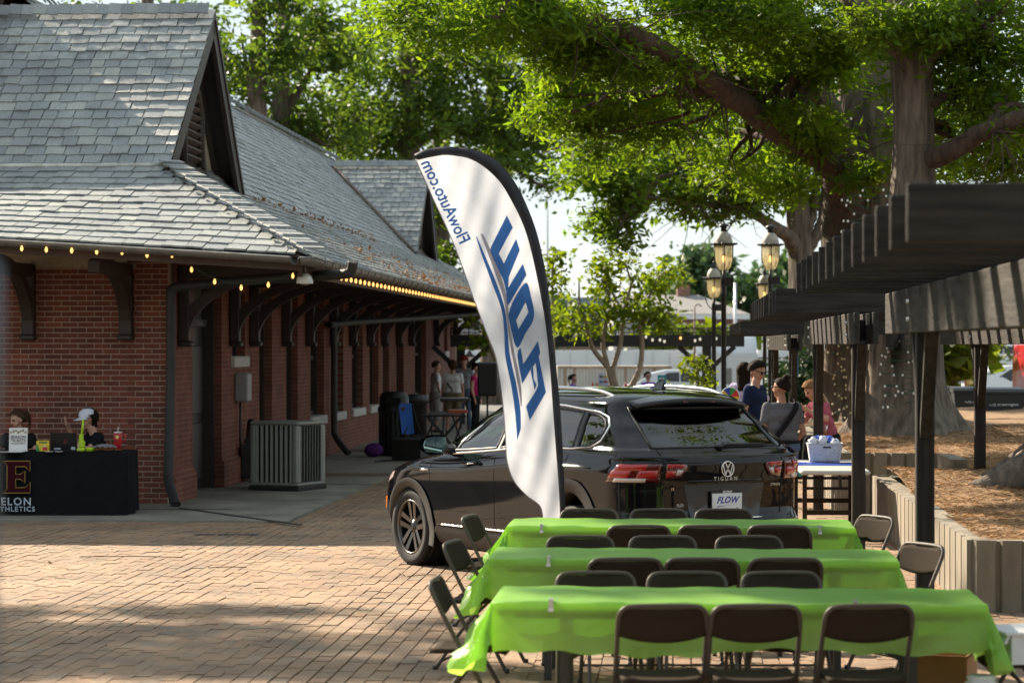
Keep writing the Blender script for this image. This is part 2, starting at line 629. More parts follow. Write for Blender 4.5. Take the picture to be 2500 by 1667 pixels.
# the paving bricks, each its own piece as far as they can be told apart
frames, keys = [], []
rr = random.Random(3)
up = Vector((0, 0, 1))
for i in range(-68, 58):
    a = i * PW
    o2 = (i % 2) * PL / 2 + (rr.random() - .5) * .05
    wave = .02 * math.sin(i * .31)
    for j in range(56, 164):
        b = j * PL + o2
        p = N * (a + wave) + U * b
        if p.y < 13.6 or p.y > 35: continue
        px = 1250 + p.x / p.y * F
        if px < -40 or px > 2540: continue
        # the concrete apron of the depot
        lo = (p - Vector((-4.36, 30.7, 0)))
        lx, ly = lo.dot(N), lo.dot(U)
        if lx < 2.02 and ly > -2.95: continue
        if p.x > 3.5 + .0703 * (p.y - 18.4) + .02 and 18.35 < p.y < 27.7: continue
        if p.x > 3.95 + .0703 * (p.y - 29.1) and p.y > 29.05: continue
        ang = UA + (rr.random() - .5) * .02
        x = Vector((math.cos(ang), math.sin(ang), (rr.random() - .5) * .02)); y = Vector((-math.sin(ang), math.cos(ang), (rr.random() - .5) * .02))
        z = x.cross(y)
        base = Vector((p.x, p.y, -.060 + rr.random() * .006))
        frames.append(frame_of(base, x, y, z, PW - .004 - rr.random() ** 2 * .008, PL - .003 - rr.random() ** 2 * .006, .060))
        py = HZ + H / p.y * F
        hidden = py > 1667 or (px > 1090 and py > 1330) or p.y > 24.5
        keys.append((0 if hidden else 1) * 100 + 1 / p.y)
lay('paving_brick', frames, keys, m_paver, plaza, 300, jit=.02, field='paving_brick_field', seed=5)
for o in plaza.children:                       # the pieces are placed in world space
    if o.name.startswith('paving_brick'):
        o.matrix_parent_inverse = plaza.matrix_basis.inverted() if False else (Matrix.Translation((0, 0, -.009)) @ Matrix.Rotation(UA, 4, 'Z')).inverted()

# ------------------------------------------------------------------ depot
CORNER = Vector((-4.36, 30.7, 0))
depot = empty('brick_depot', CORNER, UA)
tag(depot, 'long red brick railway depot with steep grey slate roof and wide bracketed eaves', 'building')
Mdep = Matrix.Translation(CORNER) @ Matrix.Rotation(UA, 4, 'Z')
Minv = Mdep.inverted()
def D(px, py, Y):
    return Minv @ P(px, py, Y)
def tpx(px):
    a = (px - 1250) / F
    return (4.36 + 30.7 * a) / (0.0701 - 0.9975 * a)
def view_key(world):
    px = 1250 + world.x / world.y * F; py = HZ + (H - world.z) / world.y * F
    return (100 if (-20 < px < 2520 and -20 < py < 1690) else 0) + 1 / world.y

m_slate = pmat('grey roofing slate', (.31, .325, .318), .46, var=.25, vscale=9, bump=.45, bscale=26, spec=.55, stain=(1.3, .30, (1, 1, .6)),
               hue=[(.76, .79, .82), (1.0, 1.0, .98), (.88, .9, .92), (1.16, 1.14, 1.06), (.82, .85, .88), (1.06, 1.04, .98), (.70, .73, .76), (.95, .95, .92)])
m_dark_wood = pmat('dark brown painted timber', (.036, .024, .019), .55, var=.2, vscale=5, bump=.1, stretch=(1, 1, 6))
m_soffit = pmat('brown soffit boards', (.060, .036, .026), .7, var=.2, vscale=4)
m_stucco = pmat('tan pebble stucco', (.42, .36, .27), .9, var=.2, vscale=30, bump=.6, bscale=70)
m_gut = pmat('grey lead gutter', (.17, .165, .15), .45, metal=.4, var=.25, vscale=8)
m_gutlip = pmat('pale galvanised lip', (.55, .53, .47), .45, metal=.2, var=.2, vscale=10)
m_pipe = pmat('dark downpipe paint', (.032, .031, .030), .6, var=.25, vscale=6)
m_sill = pmat('pale limestone sill', (.55, .53, .48), .85, var=.1, vscale=12)
m_pane = pmat('dark window glass', (.012, .013, .014), .06, var=.1, spec=.6)
m_brickA = brick_sheet('red brickwork long wall', (.225, .072, .046), (.175, .056, .038), (.235, .135, .10), .213, .0677, .0085, (1, 2), bump=.25)
m_brickF = brick_sheet('red brickwork end wall', (.215, .066, .042), (.150, .046, .032), (.26, .2, .165), .213, .0677, .0085, (0, 2))
m_brick = pmat('fired red brick', (.225, .068, .040), .85, var=.2, vscale=30, bump=.35, bscale=60, stain=(1.6, .35, (1, 1, .45)),
               hue=[(1.15, 1.05, 1.0), (.78, .78, .82), (1.0, 1.0, 1.0), (.62, .66, .72), (1.2, 1.15, 1.1), (.9, .85, .85)])
m_mortar = pmat('lime mortar', (.36, .27, .215), .95, var=.2, vscale=20)

# --- end wall facing the tables: brick by brick
fw = empty('end_wall'); fw.parent = depot; fw.location = (0, 0, 0)
MB().box((-3.5, .17, 1.62), (7.0, .34, 3.24)).build('mortar_bed', m_mortar, fw)
MB().box((-1.5, -.003, 3.28), (2.32, .03, .5)).build('stucco_band', m_stucco, fw)
MB().box((-3.5, .06, .225), (7.0, .18, .43)).box((-.21, .05, 2.05), (.43, .158, 3.3)).box((-.21, .04, .22), (.432, .198, .42)).build('mortar_bed', m_mortar, fw)
frames, keys = [], []
ch, bw = .0677, .213
for r_ in range(0, 56):
    z0 = .03 + r_ * ch
    if z0 > 3.7: break
    x = -.0 + (0 if r_ % 2 == 0 else -bw / 2)
    first = True
    xx = 0.0
    k = 0
    while xx > -2.75:
        w = bw if not (k == 0 and r_ % 2) else bw / 2 + .004
        pier = xx > -.42
        proud = .028 if pier else .0
        if z0 < .42: proud += .03
        if not (z0 > 2.99 and not pier):
            cx = xx - w / 2 + .005
            fr = frame_of(Vector((cx, -.003 - proud - rr.random() * .003 + .06, z0)), Vector((1, 0, 0)), Vector((0, 0, 1)), Vector((0, -1, 0)), w - .013, ch - .0135, .06)
            frames.append(fr)
            keys.append(view_key(Mdep @ Vector((cx, 0, z0))) + (50 if z0 > .75 else 0))
        xx -= w
        k += 1
lay('brick', frames, keys, m_brick, fw, 300, jit=.012, field='brick_field', seed=9)

# --- platform wall, in piers between the openings
sw = empty('platform_wall'); sw.parent = depot
TH = .36
openings = [  # near column, far column in the photograph, foot, head, kind
    (470, 541, 0, 2.95, 'door'), (567, 598, 1.86, 2.8, 'high'), (633, 664, .78, 2.85, 'win'), (699, 727, .0, 2.85, 'door2'),
    (758, 791, .76, 2.85, 'win'), (812, 838, .76, 2.85, 'win'), (859, 886, .76, 2.85, 'win'), (902, 924, .76, 2.85, 'win'),
    (935, 950, .0, 2.85, 'door2'), (968, 985, .76, 2.85, 'win'), (1013, 1040, .76, 2.85, 'win'), (1084, 1092, 1.86, 2.8, 'high')]
t_prev = .0
LEN = 39.0
for (a, b, z0, z1, kind) in openings:
    ta, tb = tpx(a), tpx(b)
    MB().box((-TH / 2, (t_prev + ta) / 2, 1.9), (TH, ta - t_prev, 3.8)).build('brick_pier', m_brickA, sw)
    if z0 > 0:
        MB().box((-TH / 2, (ta + tb) / 2, z0 / 2), (TH, tb - ta, z0)).build('brick_apron', m_brickA, sw)
    MB().box((-TH / 2, (ta + tb) / 2, (z1 + 3.8) / 2), (TH, tb - ta, 3.8 - z1)).build('brick_head', m_brickA, sw)
    if 'door' in kind:
        d = empty('door'); d.parent = depot; d.location = (-.22, (ta + tb) / 2, 0)
        w = tb - ta
        MB().box((-.07, 0, 1.15), (.05, w, 2.3)).build('door_leaf', pmat('brown door paint', (.045, .038, .032), .5, var=.2, vscale=3), d)
        for zz, hh in ((.55, .8), (1.55, .95)):
            for yy in (-.25, .25):
                MB().cbox((-.04, yy * w, zz), (.03, w * .36, hh), .012).build('door_panel', pmat('door panel paint', (.06, .052, .044), .5), d)
        MB().box((-.03, 0, 2.34), (.12, w, .1)).build('transom_bar', m_dark_wood, d)
        MB().box((-.06, 0, 2.66), (.02, w - .02, .54)).build('transom_light', pmat('dull grey transom', (.10, .10, .09), .4), d)
        for s in (-1, 1):
            MB().box((.02, s * (w / 2 - .05), z1 / 2), (.2, .1, z1)).build('door_post', m_dark_wood, d)
    else:
        d = empty('window'); d.parent = depot; d.location = (-.2, (ta + tb) / 2, 0)
        w = tb - ta
        MB().box((-.06, 0, (z0 + z1) / 2), (.02, w - .1, z1 - z0 - .1)).build('pane', m_pane, d)
        fr = MB()
        for s in (-1, 1):
            fr.box((0, s * (w / 2 - .05), (z0 + z1) / 2), (.16, .1, z1 - z0))
        for zz in (z0 + .05, (z0 + z1) / 2, z1 - .05):
            fr.box((-.02, 0, zz), (.08, w - .2, .07))
        fr.build('frame', m_dark_wood, d)
        MB().cbox((.14, 0, z0 - .07), (.24, w + .16, .16), .012).build('sill', m_sill, d)
    t_prev = tb
MB().box((-TH / 2, (t_prev + LEN) / 2, 1.9), (TH, LEN - t_prev, 3.8)).build('brick_pier', m_brickA, sw)
MB().prism([(0.02, -.03), (.09, -.03), (.09, .34), (.02, .46)], .0, 1.36, 'y').build('plinth', m_brickA, sw)
MB().prism([(-.02, .0), (.035, .0), (.035, .38), (-.02, .44)], 3.55, 38.9, 'y').build('water_table', m_brickA, sw)
MB().box((-3.5, LEN - .15, 1.9), (6.6, .3, 3.8)).build('far_wall', m_brickF, depot)
MB().box((-6.85, LEN / 2, 1.9), (.3, LEN - .6, 3.8)).build('back_wall', m_brickA, depot)

# --- roof
roof = empty('roof'); roof.parent = depot
EZ, BZ, RZ = 3.06, 4.38, 7.35
XE, XB, XR = 2.1, -.39, -3.5          # eave, break and ridge across the depot
YE, YB = -2.3, 1.3                    # eave and break of the end slope
def ze_front(x):
    return EZ + .06 * min(4.2, max(0, XE - x))
def hip_x(v):                         # the hip between end slope and long slope
    return XE + (XB - XE) * v
def s_front(x, v):
    z0 = ze_front(x)
    return Vector((x, YE + (YB - YE) * v, z0 + (BZ - z0) * v - .05 * math.sin(math.pi * v)))
def s_side(t, v):
    return Vector((XE + (XB - XE) * v, t, EZ + (BZ - EZ) * v - .05 * math.sin(math.pi * v)))
def s_main(t, v):
    return Vector((XB + (XR - XB) * v, t, BZ + (RZ - BZ) * v))
GY0, GYR, GYB, GZR, GX = 1.3, 4.45, 6.9, 6.86, -.35
def s_gab(dy):
    return lambda x, v: Vector((x, dy + GY0 + (GYR - GY0) * v, BZ + .03 + (GZR - BZ - .03) * v))

def slates(surf, u0, u1, rows, length, keepfn, width=.24, keyadd=0.0, dirn=1, end=None):
    fr, ke = [], []
    for r_ in range(rows):
        v = r_ / rows
        u = u0 - rr.random() * width
        while u < u1:
            w = w0 = width * (.82 + rr.random() * .36)
            if end and u + w > end(v) - .07:
                w = w0 = end(v) - u
                if w < .03: break
            uc = u + w / 2
            if keepfn(uc, v):
                p = surf(uc, v)
                dx = (surf(uc + .05, v) - surf(uc - .05, v)) * dirn
                dy = surf(uc, v + .02) - surf(uc, v - .02)
                x = dx.normalized(); y = dy.normalized(); z = x.cross(y)
                x = (x + y * (rr.random() - .5) * .03).normalized()
                expo = length / rows
                tilt = .016 / expo
                y2 = (y - z * tilt).normalized()
                fr.append(frame_of(p + z * (.016 + rr.random() * .012) + y * (rr.random() - .5) * .03, x, y2, x.cross(y2), w - .011, expo * 1.25, .022))
                ke.append(view_key(Mdep @ p) + keyadd)
            u += w
    return fr, ke

A, KA = slates(s_front, -3.4, XE, 13, 3.55, lambda u, v: True, .245, 20, end=lambda v: hip_x(v + .045))
B, KB = slates(s_gab(0), -4.6, GX + .10, 18, 4.05, lambda u, v: True, .235, 20, end=lambda v: GX + .09)
lay('slate', A + B, KA + KB, m_slate, roof, 300, jit=.02, field='end_slates', seed=2)
A, KA = slates(s_side, YE, 42.0, 13, 2.85, lambda u, v: u > YE + (YB - YE) * (v + .03) + .05, .24, 0)
B, KB = slates(s_main, 5.0, 39.0, 22, 4.3, lambda u, v: not (31.2 + 3.15 * min(1, v * 1.2) < u < 36.8 - 2.45 * min(1, v * 1.2)) and u > 5.4, .24, 0)
C, KC = slates(s_gab(29.9), -3.0, GX + .10, 18, 4.05, lambda u, v: u > XB + (XR - XB) * (v * .83) - .1, .235, 0, end=lambda v: GX + .09)
lay('slate', A + B + C, KA + KB + KC, m_slate, roof, 0, jit=.02, field='long_slates', seed=4)

# the boarded deck the slates lie on
def deck(fn, nu, nv, name):
    return MB().grid(fn, nu, nv).build(name, m_soffit, roof)
lerp = lambda a, b, t: a + (b - a) * t
deck(lambda u, v: s_front(lerp(-9.4, hip_x(v), u), v), 12, 6, 'end_deck')
deck(lambda u, v: s_side(lerp(YE + (YB - YE) * v, 42, u), v), 10, 6, 'platform_deck')
deck(lambda u, v: s_main(lerp(5.6, 40 - 2 * v, u), v), 4, 4, 'main_deck')
deck(lambda u, v: Vector((lerp(-8.9, -7.0 + 3.5, v), lerp(-2 + 6.1 * v, 42 - 4 * v, u), lerp(EZ, RZ, v))), 4, 4, 'rear_deck')
deck(lambda u, v: Vector((lerp(-9 + 5.5 * v, XR, u), YB + .06 + 3.72 * v, lerp(BZ, RZ, v) - .03)), 4, 4, 'upper_end_deck')
for dy in (0, 29.9):
    deck(lambda u, v, dy=dy: s_gab(dy)(lerp(XR + .3, GX, u), v) - Vector((0, 0, .012)), 4, 4, 'gable_deck')
    deck(lambda u, v, dy=dy: Vector((lerp(XR + .3, GX, u), dy + lerp(GYB, GYR, v), lerp(BZ, GZR, v))), 4, 4, 'gable_deck')

# ridge and hip caps, flashing
def caps(p0, p1, nrm, w, n, name='ridge_slate'):
    p0, p1, nrm = Vector(p0), Vector(p1), Vector(nrm)
    d = p1 - p0
    fr, ke = [], []
    y = d.normalized(); z = nrm.normalized(); x = y.cross(z)
    for i in range(n):
        p = p0 + d * (i / n)
        y2 = (y - z * .10).normalized()
        fr.append(frame_of(p + z * (.07 + .012 * (i % 2)) , x, y2, x.cross(y2), w, d.length / n * .97, .02))
        ke.append(view_key(Mdep @ p))
    lay(name, fr, ke, m_slate, roof, 300, jit=.015, seed=n)
hipA, hipB = s_front(hip_x(0), 0) + Vector((0, 0, .03)), s_front(hip_x(1), 1) + Vector((0, 0, .03))
caps(hipA + Vector((.10, .06, .0)), hipB + Vector((.09, .05, .0)), (.16, -.22, .95), .30, 24, 'hip_slate')
gz0 = Vector((0, 0, .01))
caps((XR + .05, GYR - .1, GZR + .0), (GX + .02, GYR - .1, GZR + .0), (0, -.75, .66), .21, 17)
caps((XR + .3, 29.9 + GYR - .1, GZR), (GX + .02, 29.9 + GYR - .1, GZR), (0, -.75, .66), .21, 15)
caps((XR + .1, 5.0, RZ), (XR + .1, 39.0, RZ), (.7, 0, .7), .22, 120)
MB().tube([(-9, YB - .02, BZ + .03), (XB + .1, YB - .02, BZ + .03)], .035, 8).build('flashing', m_gutlip, roof)
vl = [s_main(31.2 + 3.15 * v, v * .83) + Vector((.05, -.02, .05)) for v in (0, .25, .5, .75, 1)]
MB().tube(vl, .05, 6).build('valley_flashing', pmat('brown lead flashing', (.14, .10, .08), .6), roof)
MB().box((-7.2, 5.6, 7.4), (.9, .7, 2.0)).build('chimney', m_brickF, depot)

# gable ends
for dy in (0, 29.9):
    ge = empty('gable'); ge.parent = depot; ge.location = (0, dy, 0)
    GW = -.66
    MB().prism([(GY0 + .1, BZ - .1), (GYB - .1, BZ - .1), (GYR, GZR - .25)], GW - .1, GW, 'x').build('gable_wall', m_stucco, ge)
    for (a, b) in (((GY0 - .05, BZ - .06), (GYR, GZR + .03)), ((GYB + .1, BZ - .16), (GYR, GZR + .03))):
        MB().bar((GX + .03, a[0], a[1] - .19), (GX + .03, b[0], b[1] - .19), .07, .30).build('bargeboard', m_dark_wood, ge)
        MB().bar((GX + .05, a[0], a[1] - .05), (GX + .05, b[0], b[1] - .05), .07, .07).build('rake_moulding', m_dark_wood, ge)
        MB().bar((lerp(GX, GW, .5), a[0], a[1] - .16), (lerp(GX, GW, .5), b[0], b[1] - .16), abs(GX - GW) - .04, .05).build('rake_soffit', m_dark_wood, ge)
        MB().bar((GW + .04, a[0], a[1] - .30), (GW + .04, b[0], b[1] - .30), .07, .14).build('rake_timber', m_dark_wood, ge)
    MB().box((GW + .03, GYR, BZ + .12), (.08, GYB - GY0 - .3, .26)).build('tie_beam', m_dark_wood, ge)
    MB().prism([(GX - .9, BZ - .62), (GX - .9, BZ + .02), (GX - .2, BZ - .2), (XB + .35, BZ - .62)], GY0 + .2, GYB, 'y').build('gable_foot', m_dark_wood, ge) if False else None
    MB().bar((GW + .03, GYR + 1.0, BZ + .2), (GW + .03, GYR + .35, BZ + 1.5), .07, .12).build('gable_strut', m_dark_wood, ge)
    # arched louvre
    arch = [(GYR - .1 + .62 * math.cos(a), BZ + .80 + .62 * math.sin(a)) for a in [math.pi * k / 12 for k in range(13)]]
    poly = [(GYR + .52, BZ + .27)] + arch + [(GYR - .72, BZ + .27)]
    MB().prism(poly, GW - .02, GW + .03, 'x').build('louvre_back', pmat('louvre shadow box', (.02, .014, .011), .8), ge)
    rim = [Vector((GW + .07, p[0], p[1])) for p in poly]
    MB().tube(rim, .07, 6).build('louvre_frame', m_dark_wood, ge)
    for k in range(9):
        zz = BZ + .36 + k * .12
        hw = .58 if zz < BZ + .80 else math.sqrt(max(.01, .58 ** 2 - (zz - BZ - .80) ** 2))
        MB().box((GW + .06, GYR - .1, zz), (.10, 2 * hw, .03), Matrix.Rotation(R(-35), 3, 'Y')).build('louvre_slat', pmat('brown louvre slat', (.10, .065, .05), .6), ge)

# fascia, gutters
MB().bar((-9.3, YE + .09, ze_front(-9.3) - .10), (-2.1, YE + .09, ze_front(-2.1) - .10), .05, .11).build('fascia', m_soffit, depot)
MB().bar((-2.1, YE + .09, ze_front(-2.1) - .10), (XE - .05, YE + .09, EZ - .10), .05, .11).build('fascia', m_soffit, depot)
MB().bar((XE - .09, YE + .2, EZ - .13), (XE - .09, 42, EZ - .13), .05, .18).build('fascia', m_soffit, depot)
def half_gutter(pts, r, name, mat, lip=None):
    m = MB(); g2 = MB()
    n = len(pts)
    rows = []
    for i, p in enumerate(pts):
        p = Vector(p)
        t = (Vector(pts[min(i + 1, n - 1)]) - Vector(pts[max(i - 1, 0)])).normalized()
        x = t.cross(Vector((0, 0, 1))).normalized()
        rows.append([p + x * (r * math.cos(a)) + Vector((0, 0, r * math.sin(a))) for a in [math.pi + math.pi * k / 8 for k in range(9)]])
    for a, b in zip(rows[:-1], rows[1:]):
        m.strip(a, b)
    o = m.build(name, mat, depot)
    s = o.modifiers.new('thick', 'SOLIDIFY'); s.thickness = .006
    for side in (0, -1):
        MB().tube([rw[side] for rw in rows], .011, 6).build('gutter_bead', lip or mat, o)
    return o
front_g = [(-9.3, YE - .05, ze_front(-9.3) - .005), (-2.1, YE - .05, ze_front(-2.1) - .005), (1.2, YE - .05, ze_front(1.2) - .005), (XE - .15, YE - .05, EZ)]
half_gutter(front_g, .075, 'gutter', m_gut, m_gutlip)
side_g = catmull([(XE - .12, YE - .04, EZ - .0), (XE + .06, YE + .2, EZ - .01), (XE + .07, YE + .8, EZ - .02), (XE + .07, 10, EZ - .02), (XE + .07, 26, EZ - .02), (XE + .07, 42, EZ - .03)], 10)
sg = half_gutter(side_g, .09, 'gutter', m_gut)
for k in range(34):
    y = YE + .6 + k * .62 * (1 + k * .012)
    MB().tube([(XE + .07 + .096 * math.cos(a), y, EZ - .02 + .096 * math.sin(a)) for a in [math.pi + math.pi * q / 8 for q in range(9)]], .010, 5).build('gutter_strap', m_gut, sg)

# eave brackets: wall post, top beam, curved knee
def bracket_mesh(o_len=1.85, zb=2.08):
    m = MB()
    n = 10
    R1, R2 = (o_len - .25), (.82)
    out_c = [(.13 + R1 * (1 - math.cos(a)), zb + .06 + R2 * math.sin(a)) for a in [math.pi / 2 * k / n for k in range(n + 1)]]
    in_c = [(.02 + (R1 + .12) * (1 - math.cos(a)), zb + .16 + (R2 - .0) * math.sin(a)) for a in [math.pi / 2 * k / n for k in range(n + 1)]]
    V = []
    for yy in (-.07, .07):
        V += [(p[0], yy, p[1]) for p in out_c] + [(p[0], yy, p[1]) for p in in_c]
    k = n + 1
    fs = []
    for i in range(n):
        fs.append((i, i + 1, k + i + 1, k + i)); fs.append((2 * k + i, 3 * k + i, 3 * k + i + 1, 2 * k + i + 1))
        fs.append((i, 2 * k + i, 2 * k + i + 1, i + 1)); fs.append((k + i, k + i + 1, 3 * k + i + 1, 3 * k + i))
    m._add(V, fs)
    m.cbox((.07, 0, (zb + 3.0) / 2), (.14, .16, 3.0 - zb), .012)
    m.cbox((o_len / 2, 0, 2.98), (o_len, .15, .16), .012)
    m.cbox((.09, 0, zb - .03), (.17, .19, .08), .02)
    return m
bm0 = bracket_mesh().mesh('eave_bracket')
for px in (436, 561, 610, 689, 747, 806, 853, 896, 931, 967, 997, 1059, 1106):
    obj('eave_bracket', bm0, m_dark_wood, depot, (.01, tpx(px), 0), None)
bm1 = bracket_mesh(1.75, 2.16).mesh('eave_bracket')
for px in (68, 310):
    x = D(px, 800, 30.7).x
    obj('eave_bracket', bm1, m_dark_wood, depot, (x, -.02, 0), (0, 0, R(-90)))
rf = MB()
for k in range(16):
    MB().bar((-.05, .6 + k * 2.55, 3.78), (XE - .12, .6 + k * 2.55, 3.04), .10, .14).build('rafter_tail', m_dark_wood, depot)

# downpipes
def pipe(pts, r=.055):
    return MB().tube(pts, r, 10).build('downpipe', m_pipe, depot)
pipe(catmull([D(862, 638, 28.95), D(856, 662, 29.0), D(830, 670, 29.1), D(640, 682, 29.9), D(470, 697, 30.5), D(424, 704, 30.55), D(417, 730, 30.55), D(417, 900, 30.55), D(411, 1140, 30.5), D(411, 1170, 30.45), D(424, 1215, 30.2), D(430, 1232, 30.1)], 5), .062)
tq = tpx(800)
pipe(catmull([(1.95, tq + 13, 2.95), (1.9, tq + 12.5, 2.78), (.3, tq + .6, 2.45), (.12, tq, 2.35), (.12, tq, 2.0), (.12, tq, .6), (.16, tq - .05, .35), (.42, tq - .25, .05)], 5), .06)

# meter box and conduit
eb = empty('meter_box'); eb.parent = depot; eb.location = (0, tpx(577), 0)
MB().cbox((.10, 0, 1.42), (.2, .32, .42), .02).build('box_case', pmat('grey enclosure', (.3, .3, .3), .5), eb)
MB().tube([(.06, 0, 1.2), (.06, -.02, .7), (.07, .05, .45)], .018, 6).build('conduit', m_pipe, eb)
MB().tube([(.12, .2, .62), (.12, .35, .62), (.12, .5, .9), (.12, .55, .5)], .05, 8).build('pipework', m_pipe, eb)
MB().cbox((.16, .4, .32), (.28, .5, .5), .03).build('valve_case', m_pipe, eb)

# concrete apron under the eaves
apron = MB()
m_conc = pmat('worn concrete', (.245, .225, .18), .9, var=.22, vscale=1.6, bump=.12, bscale=60, stain=(.9, .35))
apron.box((-3.6, 19.3, .0), (11.2, 44.4, .05))
apron = apron.build('walkway', m_conc, None, CORNER + Vector((0, 0, -.002)), (0, 0, UA))
tag(apron, kind='structure')
m_band = brick_sheet('dark brick band', (.22, .12, .08), (.16, .09, .062), (.10, .08, .06), .2, .1, .006, (0, 1))
for t0, t1 in ((6.6, 7.4), (15.0, 16.2)):
    MB().box((1.0, (t0 + t1) / 2, .005), (2.0, t1 - t0, .05)).build('brick_band', m_band, apron)
MB().box((.3, 4.3, .028), (4.0, .02, .004)).build('expansion_joint', m_pipe, apron)
MB().box((-2, -1.05, .028), (6.0, .02, .004)).build('expansion_joint', m_pipe, apron)
MB().bar(D(440, 1245, gy(1245)) + Vector((0, 0, .03)), D(735, 1287, gy(1287)) + Vector((0, 0, .03)), .05, .01).build('expansion_joint', m_pipe, apron)
# dark drain grate in the paving
gr = MB()
gp = P(553, 1306, gy(1306))
for k in range(9):
    gr.box((gp.x - .28 + k * .07, gp.y, .004), (.035, .16, .012))
gr.box((gp.x, gp.y, .001), (.7, .2, .008))
tag(gr.build('drain_grate', m_pipe), 'dark narrow drain grate set in the shaded brick paving', 'drain grate')

# ------------------------------------------------------------------ black sport utility car
CAR_F = Vector((-.512, .859, 0))                       # forward
CAR_L = Vector((-.859, -.512, 0))                      # its left side
car_rot = math.atan2(CAR_F.y, CAR_F.x)
# centre between the axles on the ground (from the two wheels that stand on the camera's side)
wf = P(1011.6, 0, 22.36); wr = P(1404, 0, 19.97)
cc = (Vector((wf.x, wf.y, 0)) + Vector((wr.x, wr.y, 0))) / 2 - CAR_L * .90 + Vector((-.03, 0, 0))
car = empty('parked_suv', cc, car_rot)
tag(car, 'glossy black sport utility car parked behind the feather flag and green tables', 'car')

m_paint = pmat('black car paint', (.004, .004, .006), .035, var=.0, coat=0.0, spec=.42)
m_clad = pmat('grey plastic cladding', (.034, .033, .031), .55, var=.1, vscale=30, bump=.08, bscale=300)
m_blk = pmat('matt black plastic', (.009, .009, .009), .45, var=.1)
m_chrome = pmat('bright chrome', (.78, .77, .75), .12, metal=1.0, var=.02)
m_tyre = pmat('tyre rubber', (.011, .0105, .0105), .8, var=.2, vscale=30)
m_rimblk = pmat('gloss black rim', (.012, .012, .013), .2, var=.0, coat=.6)
m_rimcut = pmat('machined rim face', (.16, .14, .125), .3, metal=.9, var=.05)
m_lamp = pmat('red lamp lens', (.42, .006, .010), .08, var=.1, coat=1.0)
m_lamp2 = pmat('dark red lamp lens', (.10, .003, .005), .08, var=.1, coat=1.0)
m_lampc = pmat('clear lamp lens', (.62, .50, .48), .1, var=.05, coat=1.0)
m_amber = pmat('amber marker', (.75, .22, .02), .15, var=.05, coat=.6)
m_white = pmat('white plate enamel', (.72, .72, .72), .35, var=.02)
m_blue = pmat('blue plate print', (.03, .05, .30), .35, var=.02)
m_glass_f = tint_glass('green tinted car glass', (.30, .40, .34), .05)
m_glass_d = tint_glass('dark privacy glass', (.035, .04, .04), .025)

def interp(tab, z):
    if z <= tab[0][0]: return tab[0][1]
    for (a, va), (b, vb) in zip(tab[:-1], tab[1:]):
        if z <= b:
            t = (z - a) / (b - a)
            t = t * t * (3 - 2 * t) * .35 + t * .65
            return va + (vb - va) * t
    return tab[-1][1]
T_W = [(.20, .78), (.27, .86), (.36, .893), (.46, .909), (.62, .914), (.80, .919), (.90, .921), (.925, .917), (.95, .908), (1.02, .895), (1.06, .875), (1.10, .858), (1.30, .775), (1.50, .685), (1.555, .655), (1.60, .60), (1.635, .50), (1.66, .33), (1.672, .12), (1.674, .02)]
T_R = [(.20, -2.10), (.30, -2.24), (.42, -2.33), (.52, -2.345), (.56, -2.335), (.60, -2.30), (.80, -2.30), (.90, -2.325), (.955, -2.335), (.985, -2.318), (1.06, -2.25), (1.10, -2.215), (1.30, -2.02), (1.50, -1.83), (1.555, -1.80), (1.60, -1.76), (1.635, -1.6), (1.66, -1.25), (1.672, -.8), (1.674, -.5)]
T_F = [(.20, 2.05), (.30, 2.22), (.45, 2.31), (.62, 2.31), (.78, 2.26), (.86, 2.17), (.92, 2.0), (.98, 1.65), (1.03, 1.33), (1.06, 1.16), (1.10, 1.07), (1.30, .70), (1.50, .32), (1.555, .2), (1.60, .08), (1.635, -.05), (1.66, -.2), (1.672, -.38), (1.674, -.45)]
ZL = [.20, .23, .27, .32, .36, .42, .48, .54, .58, .60, .64, .68, .72, .76, .80, .84, .87, .90, .912, .925, .935, .95, .97, .985, 1.0, 1.02, 1.04, 1.06, 1.08, 1.10] + [1.13 + .028 * k for k in range(14)] + [1.52, 1.54, 1.555, 1.575, 1.59, 1.605, 1.62, 1.635, 1.648, 1.66, 1.667, 1.672, 1.674]
NF, NS, NR = 26, 110, 34
def contour(z):
    w, xr, xf = interp(T_W, z), interp(T_R, z), interp(T_F, z)
    Lf = min(.75, (xf - xr) * .42) if z < .95 else min(.62, (xf - xr) * .4)
    Lr = (.40 if z < 1.0 else .30) if z < 1.6 else min(.3, (xf - xr) * .3)
    pf, pr = 2.7, (2.9 if z < 1.0 else 3.2)
    pts = []
    for k in range(NF):
        a = math.pi / 2 * k / NF
        pts.append((xf - Lf + Lf * max(0, math.cos(a)) ** (2 / pf), w * math.sin(a) ** (2 / pf)))
    x0, x1 = xf - Lf, xr + Lr
    for k in range(NS):
        x = x0 + (x1 - x0) * k / NS
        # a little plan curvature and haunches
        pts.append((x, w * (1 - .012 * ((x - .0) / 2.0) ** 2)))
    wj = w * (1 - .012 * (x1 / 2.0) ** 2)
    for k in range(NR + 1):
        a = math.pi / 2 * (1 - k / NR)
        pts.append((x1 - Lr * max(0, math.cos(a)) ** (2 / pr), wj * max(0, math.sin(a)) ** (2 / pr)))
    return pts
CN = {round(z, 4): contour(z) for z in ZL}
def side_y(x, z):
    """half width of the body at length x, height z"""
    c = contour(z)
    for (xa, ya), (xb, yb) in zip(c[:-1], c[1:]):
        if (xa >= x >= xb):
            t = 0 if xa == xb else (xa - x) / (xa - xb)
            return ya + (yb - ya) * t
    return c[-1][1]
